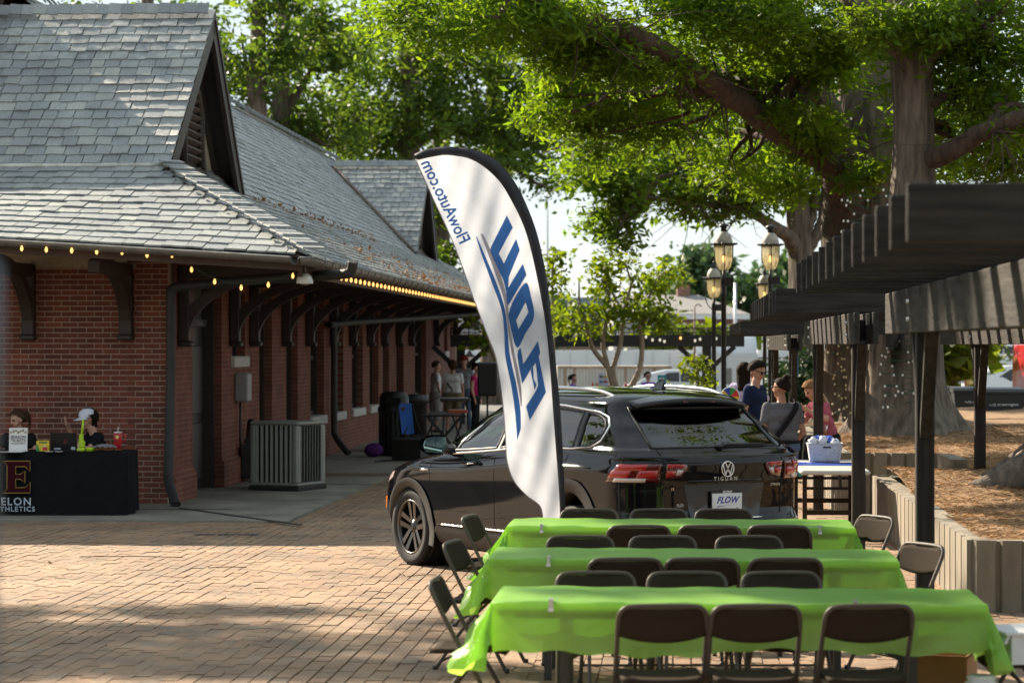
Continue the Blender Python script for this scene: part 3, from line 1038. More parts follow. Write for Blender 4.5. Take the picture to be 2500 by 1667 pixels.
def rear_x(y, z):
    c = contour(z)
    y = abs(y)
    for (xa, ya), (xb, yb) in zip(c[-NR - 2:-1], c[-NR - 1:]):
        if ya >= y >= yb:
            t = 0 if ya == yb else (ya - y) / (ya - yb)
            return xa + (xb - xa) * t
    return c[-NR - 1][0]

WHX = (1.395, -1.395); WR = .356
def inpoly(p, poly):
    c = False
    n = len(poly)
    for i in range(n):
        (x1, y1), (x2, y2) = poly[i], poly[(i + 1) % n]
        if (y1 > p[1]) != (y2 > p[1]) and p[0] < (x2 - x1) * (p[1] - y1) / (y2 - y1) + x1:
            c = not c
    return c
W_FRONT = [(.98, 1.085), (.25, 1.475), (-.02, 1.51), (-.13, 1.515), (-.13, 1.075), (.6, 1.08)]
W_REAR = [(-.19, 1.515), (-.70, 1.51), (-1.27, 1.475), (-1.34, 1.09), (-.19, 1.075)]
W_QTR = [(-1.34, 1.468), (-1.52, 1.445), (-1.64, 1.40), (-1.70, 1.33), (-1.68, 1.21), (-1.58, 1.13), (-1.41, 1.098)]
W_BACK = [(-.62, 1.125), (.62, 1.125), (.575, 1.515), (-.575, 1.515)]
def shrink(poly, d):
    cx = sum(p[0] for p in poly) / len(poly); cy = sum(p[1] for p in poly) / len(poly)
    out_ = []
    for x, y in poly:
        l = math.hypot(x - cx, y - cy)
        out_.append((cx + (x - cx) * (l - d) / l, cy + (y - cy) * (l - d) / l))
    return out_
holes = [shrink(p, .012) for p in (W_FRONT, W_REAR, W_QTR)]
hole_b = shrink(W_BACK, .012)
body = MB()
full = []
for z in ZL:
    c = CN[round(z, 4)]
    ring = [(x, y, z) for x, y in c] + [(x, -y, z) for x, y in c[-2:0:-1]]
    full.append(ring)
n = len(full[0])
V = [p for r_ in full for p in r_]
FS = []
for i in range(len(ZL) - 1):
    for k in range(n):
        l = (k + 1) % n
        q = (i * n + k, i * n + l, (i + 1) * n + l, (i + 1) * n + k)
        c = [sum(V[a][d] for a in q) / 4 for d in range(3)]
        nearside = abs(c[1]) > .5 and -2.0 < c[0] < 1.2
        if nearside and any(inpoly((c[0], c[2]), h) for h in holes): continue
        if c[0] < -1.7 and abs(c[1]) < .62 and inpoly((c[1], c[2]), hole_b): continue
        if abs(c[1]) > .5 and c[2] < .80 and any((c[0] - wx) ** 2 + (c[2] - WR) ** 2 < .395 ** 2 for wx in WHX): continue
        # windscreen
        if c[0] > .25 and c[2] > 1.12 and c[2] < 1.49 and abs(c[1]) < side_y(.0, c[2]) - .1 and c[0] > interp(T_F, c[2]) - .16: continue
        FS.append(q)
FS.append(tuple(range((len(ZL) - 1) * n, len(ZL) * n)))
FS.append(tuple(range(n - 1, -1, -1)))
body._add(V, FS, True)
bo = body.build('body', m_paint, car)

def patch_side(poly, side, off, name, mat, parent, nx=10, nz=6, thick=0.0):
    """fills a polygon given in (x, z) on the flank"""
    bm = bmesh.new()
    vs = [bm.verts.new((x, 0, z)) for x, z in poly]
    f = bm.faces.new(vs)
    bmesh.ops.triangulate(bm, faces=[f])
    for _ in range(3):
        bmesh.ops.subdivide_edges(bm, edges=[e for e in bm.edges if e.calc_length() > .07], cuts=1, use_grid_fill=False)
        bmesh.ops.triangulate(bm, faces=bm.faces[:])
    for v in bm.verts:
        v.co.y = side * (side_y(v.co.x, v.co.z) + off)
    bmesh.ops.recalc_face_normals(bm, faces=bm.faces[:])
    me = bpy.data.meshes.new(name); bm.to_mesh(me); bm.free()
    me.polygons.foreach_set('use_smooth', [True] * len(me.polygons))
    me.materials.append(mat)
    o = obj(name, me, None, parent)
    if thick:
        s = o.modifiers.new('thick', 'SOLIDIFY'); s.thickness = thick; s.offset = 0
    return o
def patch_back(poly, off, name, mat, parent, thick=0.0, sub=3):
    bm = bmesh.new()
    vs = [bm.verts.new((0, y, z)) for y, z in poly]
    f = bm.faces.new(vs)
    bmesh.ops.triangulate(bm, faces=[f])
    for _ in range(sub):
        bmesh.ops.subdivide_edges(bm, edges=[e for e in bm.edges if e.calc_length() > .06], cuts=1)
        bmesh.ops.triangulate(bm, faces=bm.faces[:])
    for v in bm.verts:
        v.co.x = rear_x(v.co.y, v.co.z) - off
    bmesh.ops.recalc_face_normals(bm, faces=bm.faces[:])
    me = bpy.data.meshes.new(name); bm.to_mesh(me); bm.free()
    me.polygons.foreach_set('use_smooth', [True] * len(me.polygons))
    me.materials.append(mat)
    o = obj(name, me, None, parent)
    if thick:
        s = o.modifiers.new('thick', 'SOLIDIFY'); s.thickness = thick; s.offset = 0
    return o
def ribbon_side(line, side, off, w, name, mat, parent, closed=False, h=.010):
    pts = [Vector((x, side * (side_y(x, z) + off), z)) for x, z in line]
    return MB().tube(pts, w, 6, closed=closed).build(name, mat, parent)
def dens(poly, closed=True, step=.05):
    res = []
    n = len(poly)
    for i in range(n if closed else n - 1):
        a, b = poly[i], poly[(i + 1) % n]
        k = max(1, int(math.hypot(b[0] - a[0], b[1] - a[1]) / step))
        res += [(a[0] + (b[0] - a[0]) * q / k, a[1] + (b[1] - a[1]) * q / k) for q in range(k)]
    if not closed: res.append(poly[-1])
    return res

for side in (1, -1):
    for poly, nm, mt in ((W_FRONT, 'front_door_window', m_glass_f), (W_REAR, 'rear_door_window', m_glass_d), (W_QTR, 'quarter_window', m_glass_d)):
        patch_side(poly, side, -.006, nm, mt, car)
        ribbon_side(dens(poly), side, -.002, .014, 'window_seal', m_blk, car, True)
    # bright trim round the side glass
    trim = dens([(1.06, 1.055), (.6, 1.052), (-.13, 1.05), (-1.36, 1.068), (-1.60, 1.105), (-1.715, 1.19), (-1.745, 1.34), (-1.67, 1.43), (-1.50, 1.478), (-.95, 1.522), (-.13, 1.545), (.2, 1.51), (.62, 1.32), (1.03, 1.085)], False, .06)
    ribbon_side(trim, side, .003, .011, 'window_trim', m_chrome, car)
    for xx in ((-.16, 1.06, -.16, 1.53), (-1.375, 1.07, -1.305, 1.485)):
        line = dens([(xx[0], xx[1]), (xx[2], xx[3])], False, .06)
        A_ = [Vector((x - .035, side * (side_y(x, z) + .004), z)) for x, z in line]
        B_ = [Vector((x + .035, side * (side_y(x, z) + .004), z)) for x, z in line]
        MB().strip(A_, B_).build('window_pillar', m_blk, car)
    line = dens([(.60, 1.065), (.47, 1.34)], False, .05)
    ribbon_side(line, side, .002, .010, 'quarter_light_bar', m_chrome, car)
    # shut lines and crease
    for ln in ([(.98, .34), (1.02, .55), (1.02, .78), (.98, 1.03)], [(-.15, .34), (-.15, 1.05)], [(-1.05, .45), (-1.2, .82), (-1.37, 1.05)]):
        ribbon_side(dens(ln, False, .06), side, -.0015, .0045, 'shut_line', pmat('panel gap', (.0005, .0005, .0005), .9, var=0), car)
    cr_ = dens([(1.55, .905), (.5, .912), (-.8, .915), (-1.7, .905)], False, .08)
    ribbon_side(cr_, side, -.006, .011, 'crease', m_paint, car)
    # sill cladding and arches
    patch_side([(.93, .215), (.93, .36), (.9, .40), (-.9, .40), (-.93, .36), (-.93, .215)], side, .016, 'sill_cladding', m_clad, car)
    ribbon_side(dens([(.88, .415), (-.88, .415)], False, .1), side, .014, .008, 'sill_trim', m_chrome, car)
    for wx in WHX:
        ring_o, ring_i, ring_b = [], [], []
        for k in range(33):
            a = R(-22) + R(224) * k / 32
            for rr_, lst, off in ((.455, ring_o, .012), (.372, ring_i, .020), (.372, ring_b, -.16)):
                x = wx + rr_ * math.cos(a); z = max(.2, WR + rr_ * math.sin(a))
                lst.append(Vector((x, side * (side_y(max(-2.3, min(2.28, x)), max(.36, z)) + off), z)))
        MB().strip(ring_o, ring_i).strip(ring_i, ring_b).build('wheel_arch', m_clad, car)
        MB().lathe([(.40, -.12), (.40, .12)], 32, (wx, side * .70, WR), 'y', cap=False).build('wheel_well', m_blk, car)
        wl_ = empty('wheel'); wl_.parent = car
        wl_.location = (wx, side * .80, WR)
        wl_.rotation_euler = (0, 0, 0 if side > 0 else math.pi)
        prof = [(.245, -.105), (.30, -.117), (.335, -.118), (.350, -.100), (.3555, -.085), (.3555, -.052), (.347, -.050), (.347, -.042), (.3565, -.040), (.3565, -.005), (.348, -.003), (.348, .005), (.3565, .007), (.3565, .040), (.347, .042), (.347, .050), (.3555, .052), (.3555, .085), (.350, .100), (.335, .118), (.30, .117), (.258, .108), (.245, .10)]
        MB().lathe(prof, 56, axis='y', cap=False).build('tyre', m_tyre, wl_)
        tb = MB()
        for k in range(60):
            a = 2 * math.pi * k / 60
            M = Matrix.Rotation(-a, 3, 'Y')
            for s2 in (-1, 1):
                tb.box(M @ Vector((.3545, s2 * .084, 0)), (.006, .034, .011), M @ Matrix.Rotation(s2 * .35, 3, 'X'))
        tb.build('tread_blocks', m_tyre, wl_)['kind'] = 'stuff'
        MB().lathe([(.247, .104), (.238, .098), (.232, .06), (.225, -.06), (.22, -.1)], 48, axis='y', cap=False).build('rim', m_rimblk, wl_)
        MB().lathe([(.250, .103), (.246, .110), (.238, .106), (.236, .095)], 48, axis='y', cap=False).build('rim_edge', m_rimcut, wl_)
        for k in range(5):
            a = 2 * math.pi * (k + .25) / 5
            for s2 in (-1, 1):
                a0, a1 = a + s2 * .30, a + s2 * .17
                p0 = Vector((.055 * math.cos(a + s2 * .55), .075, .055 * math.sin(a + s2 * .55)))
                p1 = Vector((.236 * math.cos(a1), .095, .236 * math.sin(a1)))
                q = Vector((math.cos(a), 0, math.sin(a)))
                t_ = Vector((-math.sin(a), 0, math.cos(a))) * s2
                sp_ = MB()
                w0, w1 = .030, .034
                vs = [p0 - t_ * w0 * .6, p0 + t_ * w0 * .6, p1 + t_ * w1, p1 - t_ * w1 * .5]
                dn = Vector((0, -.045, 0))
                sp_._add(vs + [v + dn for v in vs], [(0, 1, 2, 3), (7, 6, 5, 4), (0, 4, 5, 1), (1, 5, 6, 2), (2, 6, 7, 3), (3, 7, 4, 0)])
                sp_.build('spoke', m_rimcut if s2 > 0 else m_rimblk, wl_)
        MB().lathe([(.0, .088), (.03, .088), (.034, .082), (.075, .072), (.08, .03), (.08, -.02)], 24, axis='y', cap=False).build('hub', m_rimblk, wl_)
        MB().lathe([(.18, -.02), (.18, -.045), (.06, -.045)], 32, axis='y', cap=False).build('brake_disc', m_rimcut, wl_)
    # handles
    for hx in (.22, -.72):
        yb = side_y(hx, .925)
        MB().tube([(hx + .11, side * (yb + .005), .945), (hx + .09, side * (yb + .035), .95), (hx - .09, side * (yb + .035), .95), (hx - .11, side * (yb + .005), .945)], .014, 8).build('door_handle', m_paint, car)
        MB().tube([(hx + .10, side * (yb + .046), .945), (hx - .10, side * (yb + .046), .945)], .005, 6).build('handle_trim', m_chrome, car)
    # fender badge
    MB().tube([(1.32, side * (side_y(1.32, .885) + .004), .885), (1.12, side * (side_y(1.12, .9) + .004), .897), (1.02, side * (side_y(1.02, .905) + .004), .90)], [.003, .015, .004], 6).build('fender_badge', m_chrome, car)
    # mirror
    mi = empty('door_mirror'); mi.parent = car
    mi.location = (.66, side * (side_y(.66, 1.08) + .0), 1.10)
    MB().tube([(0, -side * .02, -.03), (-.01, side * .06, -.02), (-.01, side * .11, .0)], [.04, .035, .04], 8).build('mirror_arm', m_blk, mi)
    hs = MB()
    hs.grid(lambda u, v: Vector((.10 * math.cos(math.pi * (v - .5)) * (1 - .25 * (2 * u - 1) ** 2) - .01, side * (.20 + .125 * (2 * u - 1)), .035 + .088 * math.sin(math.pi * (v - .5)) * (1 - .35 * (2 * u - 1) ** 4))), 12, 10)
    hs.build('mirror_shell', m_paint, mi)
    MB().prism([(side * .085, -.045), (side * .30, -.03), (side * .318, .03), (side * .30, .095), (side * .20, .112), (side * .09, .10)], -.012, -.016, 'x').build('mirror_glass', pmat('mirror glass', (.55, .85, .88), .02, metal=1.0, var=0), mi)
    # roof rail
    rl = catmull([(.02, side * .56, 1.585), (-.10, side * .56, 1.64), (-.4, side * .56, 1.665), (-.9, side * .56, 1.665), (-1.30, side * .555, 1.645), (-1.52, side * .55, 1.60)], 6)
    MB().tube(rl, .018, 8).build('roof_rail', pmat('satin rail', (.55, .54, .53), .25, metal=1.0, var=.02), car)
    # front lamps and amber marker
    patch_side([(1.72, .86), (1.95, .82), (2.1, .76), (2.08, .70), (1.9, .74), (1.74, .80)], side, .004, 'headlamp', m_lampc, car)
    patch_side([(1.83, .62), (1.90, .605), (1.915, .50), (1.88, .50)], side, .022, 'side_marker', m_amber, car)
    # tail lamps: outer lens wraps the corner, inner lens on the tailgate
    lam = [(-1.985, .945), (-2.10, .965), (-2.20, .968), (-2.25, .82), (-2.12, .80), (-1.985, .80), (-1.90, .80), (-1.93, .84)]
    def on_corner(x, z, off):
        y = side_y(x, z)
        return Vector((x - off * .5, side * (y + off * .8), z))
    zs = [.815, .845, .875, .905, .932, .955]
    rows = []
    for zz in zs:
        x_out = -1.93 - .14 * max(0, (zz - .815) / .14)       # slanting outer end
        c = contour(zz)
        line = [p for p in c if p[0] <= x_out and p[1] > .60]
        line = [(x_out, side_y(x_out, zz))] + line
        L_ = [0]
        for a, b in zip(line[:-1], line[1:]): L_.append(L_[-1] + math.hypot(a[0] - b[0], a[1] - b[1]))
        row = []
        for k in range(17):
            s_ = L_[-1] * k / 16
            for q in range(len(line) - 1):
                if L_[q] <= s_ <= L_[q + 1] + 1e-9:
                    t = (s_ - L_[q]) / max(1e-9, L_[q + 1] - L_[q])
                    x = line[q][0] + (line[q + 1][0] - line[q][0]) * t; y = line[q][1] + (line[q + 1][1] - line[q][1]) * t
                    break
            row.append((x, y))
        rows.append(row)
    def lens(k0, k1, r0, r1, off, nm, mt):
        m = MB()
        for i in range(r0, r1):
            A_, B_ = [], []
            for k in range(k0, k1 + 1):
                for lst, rw, zz in ((A_, rows[i], zs[i]), (B_, rows[i + 1], zs[i + 1])):
                    x, y = rw[k]
                    nx, ny = (-.3, .95) if k < 8 else (-.9, .4)
                    lst.append(Vector((x + nx * off, side * (y + ny * off), zz)))
            m.strip(A_, B_)
        o = m.build(nm, mt, tl_)
        s = o.modifiers.new('thick', 'SOLIDIFY'); s.thickness = .006
        return o
    tl_ = empty('tail_lamp'); tl_.parent = car
    lens(0, 16, 0, 5, .008, 'lamp_base', m_lamp2)
    lens(1, 11, 3, 5, .014, 'lamp_lens', m_lamp)
    lens(0, 7, 1, 3, .014, 'lamp_lens', m_lamp)
    lens(9, 15, 1, 3, .014, 'lamp_lens', m_lamp)
    lens(3, 12, 0, 1, .014, 'reverse_lens', m_lampc)
    ins = [(side * .575, .955), (side * .40, .950), (side * .385, .925), (side * .44, .845), (side * .575, .838)]
    patch_back(ins, .010, 'lamp_base', m_lamp2, tl_, .006)
    patch_back([(side * .57, .955), (side * .42, .95), (side * .41, .925), (side * .57, .925)], .018, 'lamp_lens', m_lamp, tl_, .004)
    patch_back([(side * .57, .905), (side * .49, .90), (side * .50, .86), (side * .57, .855)], .018, 'lamp_lens', m_lamp, tl_, .004)
    patch_back([(side * .48, .91), (side * .425, .905), (side * .45, .865), (side * .49, .865)], .018, 'reverse_lens', m_lampc, tl_, .004)

# rear glass, spoiler, wiper
patch_back(W_BACK, -.004, 'rear_window', m_glass_d, car)
MB().tube([Vector((rear_x(y, z) - .001, y, z)) for y, z in dens(W_BACK, True, .05)], .014, 6, closed=True).build('window_seal', m_blk, car)
spo = MB()
def spf(u, v):
    y = (u - .5) * 1.12
    k = (2 * u - 1)
    back = -1.95 + .10 * k * k
    x = lerp(-1.42, back, v)
    z = lerp(1.648 - .055 * k * k, 1.585 - .05 * k * k, v) + .018 * math.sin(math.pi * v)
    return Vector((x, y, z))
spo.grid(spf, 24, 8)
so = spo.build('roof_spoiler', m_paint, car)
s = so.modifiers.new('thick', 'SOLIDIFY'); s.thickness = .035; s.offset = -1
MB().box((-1.935, 0, 1.568), (.012, .32, .016)).build('brake_lamp', m_lamp2, car)
MB().tube([(rear_x(.0, 1.135) - .03, .02, 1.125), (rear_x(.0, 1.15) - .035, -.10, 1.15), (rear_x(.3, 1.16) - .03, -.48, 1.145)], [.022, .014, .008], 8).build('rear_wiper', m_blk, car)
MB().lathe([(.04, 0), (.035, .02), (.0, .03)], 12, (rear_x(0, 1.12) - .012, .0, 1.12), 'z').build('wiper_hub', m_blk, car)
# windscreen
ws = MB().grid(lambda u, v: Vector((interp(T_F, lerp(1.10, 1.51, v)) - .02 - .16 * (2 * u - 1) ** 2 * .6, (2 * u - 1) * (interp(T_W, lerp(1.10, 1.51, v)) - .08), lerp(1.10, 1.51, v))), 14, 6)
ws.build('windscreen', m_glass_f, car)
# shark fin
fin = MB()
fin._add([(-1.20, 0, 1.665), (-1.42, .022, 1.655), (-1.42, -.022, 1.655), (-1.43, 0, 1.745), (-1.38, 0, 1.742)], [(0, 1, 3, 4), (0, 4, 3, 2), (1, 2, 3), (0, 2, 1)])
fin.build('roof_aerial', m_paint, car)
# tailgate: shut lines, plate recess, plate, badges
for ln in ([(.585, .30 + .30), (.60, .82), (.59, .97), (.60, 1.08)],):
    for sg_ in (-1, 1):
        MB().tube([Vector((rear_x(y, z) - .0, sg_ * y, z)) for y, z in dens(ln, False, .05)], .005, 5).build('shut_line', _M['panel gap'], car)
MB().tube([Vector((rear_x(y, 1.085) + .001, y, 1.085)) for y in [(-.66 + 1.32 * k / 24) for k in range(25)]], .006, 5).build('tailgate_crease', m_blk, car)
MB().tube([Vector((rear_x(y, .80) + .0, y, .815)) for y in [(-.36 + .72 * k / 16) for k in range(17)]], .010, 6).build('tailgate_crease', m_paint, car)
patch_back([(-.40, .79), (.40, .79), (.34, .585), (-.34, .585)], .003, 'plate_recess', pmat('recess black', (.006, .006, .007), .25, var=0, coat=.4), car)
MB().tube([Vector((rear_x(y, .58) - .006, y, .575)) for y in [(-.36 + .72 * k / 16) for k in range(17)]], .008, 6).build('recess_trim', m_chrome, car)
pl = empty('licence_plate'); pl.parent = car
pl.location = (-2.325, 0, .685); pl.rotation_euler = (R(90), 0, R(-90))
MB().cbox((0, 0, 0), (.315, .165, .008), .003).build('plate_frame', m_blk, pl)
MB().box((0, -.004, .006), (.295, .138, .004)).build('plate_sheet', m_white, pl)
lettering('FLOW', .072, m_blue, pl, (.0, .008, .0085), None, shear=.35, bold=.003, spacing=1.05)
MB().prism([(-.10, -.038), (.07, -.028), (-.02, -.036), (-.10, -.046)], .0085, .0092, 'z').build('plate_swoosh', m_blue, pl)
lettering('FLOW', .032, m_white, pl, (0, .074, .0055), None, shear=.35, bold=.001)
for sg_ in (-1, 1):
    MB().lathe([(.006, .006), (.006, .010)], 8, (sg_ * .10, -.058, 0), 'z').build('plate_bolt', m_blk, pl)
# maker's emblem: ring and strokes
em = empty('emblem'); em.parent = car
em.location = (rear_x(0, .93) - .006, 0, .905); em.rotation_euler = (R(90), 0, R(-90))
MB().tube([(.060 * math.cos(a), .060 * math.sin(a), .004) for a in [2 * math.pi * k / 32 for k in range(32)]], .0055, 6, closed=True).build('emblem_ring', m_chrome, em)
MB().lathe([(.058, .001), (.0, .002)], 24).build('emblem_ground', m_blk, em)
def stroke(a, b, w=.010):
    MB().bar((a[0], a[1], .005), (b[0], b[1], .005), w, .005).build('emblem_stroke', m_chrome, em)
for s2 in (-1, 1):
    stroke((s2 * .024, .050), (0, .006)); stroke((s2 * .046, .032), (s2 * .024, -.046)); stroke((s2 * .024, -.046), (s2 * .005, -.004))
lettering('TIGUAN', .046, m_chrome, car, (rear_x(0, .82) - .008, 0, .828), (R(90), 0, R(-90)), name='badge_lettering', spacing=1.55)
lettering('SE', .034, m_chrome, car, (rear_x(.5, .77) - .006, .50, .765), (R(90), 0, R(-90) + .22), name='badge_lettering', spacing=1.3)
lettering('FLOW', .036, m_white, car, (rear_x(.45, .66) - .012, .43, .668), (R(90), 0, R(-90) + .2), name='badge_lettering', shear=.3)
lettering('4MOTION', .028, m_chrome, car, (rear_x(.5, .77) - .008, -.50, .775), (R(90), 0, R(-90) - .22), name='badge_lettering')
# bumper parts
MB().strip([Vector((rear_x(y, .36) - .014, y, .40)) for y in [(-.80 + 1.6 * k / 30) for k in range(31)]], [Vector((rear_x(y, .30) - .010, y, .24)) for y in [(-.80 + 1.6 * k / 30) for k in range(31)]]).build('bumper_skirt', m_clad, car)
MB().tube([Vector((rear_x(y, .5) - .002, y, .555)) for y in [(-.80 + 1.6 * k / 30) for k in range(31)]], .012, 6).build('bumper_edge', m_paint, car)
for sg_ in (-1, 1):
    patch_back([(sg_ * .78, .43), (sg_ * .60, .43), (sg_ * .60, .405), (sg_ * .77, .405)], .012, 'reflector', m_lamp2, car)
# cabin
m_seat = pmat('dark seat fabric', (.03, .03, .032), .8)
m_dash = pmat('dashboard', (.11, .14, .12), .5)
for (sx, sy) in ((.05, .36), (.05, -.36), (-.85, .36), (-.85, -.36)):
    st = empty('car_seat'); st.parent = car; st.location = (sx, sy, 0)
    MB().cbox((.12, 0, .62), (.5, .48, .16), .05).build('seat_cushion', m_seat, st)
    MB().cbox((-.16, 0, .95), (.13, .46, .62), .05, Matrix.Rotation(R(-14), 3, 'Y')).build('seat_back', m_seat, st)
    MB().cbox((-.25, 0, 1.36), (.09, .26, .18), .03).build('headrest', m_seat, st)
MB().cbox((.95, 0, .98), (.42, 1.4, .22), .08).build('dashboard', m_dash, car)
MB().tube([(.62 - .06 * math.sin(a), .36 + .18 * math.cos(a), 1.06 + .17 * math.sin(a)) for a in [2 * math.pi * k / 24 for k in range(24)]], .016, 6, closed=True).build('steering_wheel', m_seat, car)
MB().box((-.2, 0, .34), (2.6, 1.5, .04)).build('cabin_floor', m_seat, car)

# the belt line and the tail rise towards the back: one smooth lift of the whole shell
def lift(x, z):
    a = min(1, max(0, (1.0 - x) / 2.0))
    a = a * a * (3 - 2 * a)
    return .125 * a * interp([(.35, 0), (.6, .45), (.8, .95), (.95, 1), (1.0, 1), (1.08, .85), (1.13, .6), (1.5, 0), (1.7, 0)], z)
for o in car.children:
    if o.type == 'MESH':
        if o.location.length < 1e-6:
            me = o.data
            co = np.empty(len(me.vertices) * 3, dtype=np.float32)
            me.vertices.foreach_get('co', co)
            co = co.reshape(-1, 3)
            for v in co: v[2] += lift(v[0], v[2])
            me.vertices.foreach_set('co', co.ravel()); me.update()
        else:
            o.location.z += lift(o.location.x, o.location.z)
    elif o.name.split('.')[0] in ('licence_plate', 'emblem', 'door_mirror'):
        o.location.z += lift(o.location.x, o.location.z)
    elif o.name.split('.')[0] == 'tail_lamp':
        for c in o.children:
            for v in c.data.vertices: v.co.z += lift(v.co.x, v.co.z)

# ------------------------------------------------------------------ green tables, chairs
m_green = thin_film('lime plastic table cover', (.37, .64, .18), (.52, .78, .10), clear=.12, trans=.55, clear_col=(.35, .75, .15))
m_leg = pmat('dark table steel', (.03, .028, .026), .45, var=.1)
m_ptop = pmat('grey plastic table top', (.42, .42, .40), .5, var=.06)
m_chair = pmat('brown enamel chair steel', (.036, .027, .020), .7, var=.08, vscale=8, spec=.03)
m_chair2 = pmat('brown tubular steel', (.085, .070, .057), .45, var=.08, vscale=8, spec=.15)
m_clip = pmat('steel clip', (.5, .5, .5), .3, metal=.8)

def folding_table(label, loc, L=2.44, Wd=.76, h=.735):
    t = empty('folding_table', loc, UA)
    tag(t, label, 'table')
    MB().cbox((0, 0, h - .022), (L, Wd, .044), .012).build('table_top', m_ptop, t)
    for s in (-1, 1):
        for q in (-1, 1):
            MB().box((s * (L / 2 - .35), q * .27, (h - .05) / 2), (.045, .045, h - .05)).build('leg', m_leg, t)
        MB().box((s * (L / 2 - .35), 0, .22), (.03, .5, .03)).build('cross_bar', m_leg, t)
        MB().box((s * (L / 2 - .35), 0, .60), (.03, .5, .03)).build('cross_bar', m_leg, t)
        MB().bar((s * (L / 2 - .36), 0, .42), (s * (L / 2 - .85), 0, h - .06), .03, .03).build('stay', m_leg, t)
    MB().box((0, .3, h - .06), (L - .2, .03, .03)).build('rail', m_leg, t)
    MB().box((0, -.3, h - .06), (L - .2, .03, .03)).build('rail', m_leg, t)
    return t

def table_cover(label, loc, seed, drop=(.30, .30, .36, .30), L=2.44, Wd=.76, h=.748):
    """thin sheet over the table: flat on top, hanging on four sides, gathered at the corners"""
    r = random.Random(seed)
    front, back, left, right = drop
    ph = [r.random() * 6.28 for _ in range(8)]
    hx, hy = L / 2 + .004, Wd / 2 + .004
    def cuts(h_, a, b, n):
        lip = .043
        c = [-(h_ + a)] + [-(h_ + a) + (a - lip) * k / 9 for k in range(1, 9)] + [-(h_ + lip), -h_ - .004]
        c += [-h_ + 2 * h_ * k / n for k in range(n + 1)]
        c += [h_ + .004, h_ + lip] + [h_ + lip + (b - lip) * k / 9 for k in range(1, 10)]
        return c
    SU, SV = cuts(hx, left, right, 84), cuts(hy, front, back, 26)
    nu, nv = len(SU) - 1, len(SV) - 1
    def fn(u, v):
        s_ = SU[round(u * nu)]; q = SV[round(v * nv)]
        ex = max(0, abs(s_) - hx); ey = max(0, abs(q) - hy)
        sx = 1 if s_ > 0 else -1; sy = 1 if q > 0 else -1
        x = max(-hx, min(hx, s_)); y = max(-hy, min(hy, q)); z = h
        if ex == 0 and ey == 0:
            z += .003 * math.sin(s_ * 7 + ph[0]) * math.sin(q * 9 + ph[1]) + .003 * math.sin(s_ * 17 + q * 6 + ph[2]) + .003
            return Vector((x, y, z))
        if ex == 0:
            flare = ey * .06 + .012 * ey / .3 * (math.sin(s_ * 9 + ph[3]) + .6 * math.sin(s_ * 21 + ph[4]) + .8 * math.sin(s_ * 13 + ey * 26 + ph[1]) * math.sin(s_ * 2.3 + ph[2]))
            edge = (.022 * math.sin(s_ * 5 + ph[5]) + .010 * math.sin(s_ * 23 + ph[1]) + .02 * s_) * ey / .3
            if ey < .044: flare = .004
            else: flare -= .010
            return Vector((x, y + sy * (.006 + flare), z - ey + (edge if ey > .05 else 0)))
        if ey == 0:
            flare = ex * (.50 if sx < 0 else .18) + .034 * ex / .3 * (math.sin(q * 17 + ph[6]) + .5 * math.sin(q * 31 + ph[7]) + .7 * math.sin(q * 23 + ex * 30))
            edge = .03 * math.sin(q * 11 + ph[5]) * ex / .3
            return Vector((x + sx * (.006 + flare), y, z - ex + edge))
        # corner: the excess stands out as a gathered fold
        d = math.hypot(ex, ey)
        a = math.atan2(ey, ex)
        fold = math.sin(2 * a)
        outw = d * (.10 + .20 * fold) + .03 * math.sin(a * 9 + ph[2]) * d / .3
        dirx, diry = math.cos(a), math.sin(a)
        mixd = Vector((dirx * sx, diry * sy, 0))
        return Vector((x, y, z)) + mixd * outw + Vector((0, 0, -d * (.93 - .10 * fold) + .02 * math.sin(a * 7 + ph[3])))
    o = MB().grid(fn, nu, nv).build('table_cover', m_green, None, loc, (0, 0, UA))
    smooth_by_angle(o, 50)
    return tag(o, label, 'table cover')

def clip(label, table_loc, x, y, h=.752):
    M = Matrix.Translation(Vector(table_loc)) @ Matrix.Rotation(UA, 4, 'Z')
    c = empty('table_clip', M @ Vector((x, y, h)), UA)
    MB().box((0, .02, .010), (.022, .075, .004)).box((0, -.020, -.018), (.022, .004, .056)).build('clip_spring', m_clip, c)
    MB().box((0, -.024, -.040), (.026, .006, .016)).build('clip_foot', pmat('clip tip white', (.7, .7, .7), .4), c)
    tag(c, label, 'clip', 'steel clips holding the table covers')
T1, T2, T3 = (1.150, 12.40, 0), (1.105, 14.86, 0), (1.215, 17.46, 0)
names = {1: 'front', 2: 'middle', 3: 'rear'}
for i, tl in ((1, T1), (2, T2), (3, T3)):
    folding_table({1: 'long folding table under the green cover closest to the camera', 2: 'long folding table under the middle green cover of three', 3: 'long folding table under the green cover beside the black car'}[i], tl)
table_cover('bright green plastic cover on the table closest to the camera, ragged hem', T1, 3, (.245, .25, .36, .34))
table_cover('bright green plastic cover on the middle one of three tables', T2, 8, (.24, .25, .34, .32))
table_cover('bright green plastic cover on the table nearest the black car', T3, 13, (.23, .24, .46, .30))
for tl, nm, xs_ in ((T1, 'front', (-.93, .58)), (T2, 'middle', (-.86,)), (T3, 'rear', (-.98, .16, .98))):
    for k, x in enumerate(xs_):
        clip('steel clip on the %s green table edge, %s' % (nm, ('towards the flag end', 'towards the middle', 'towards the planter end')[k if len(xs_) > 1 else 0]), tl, x, -.385)

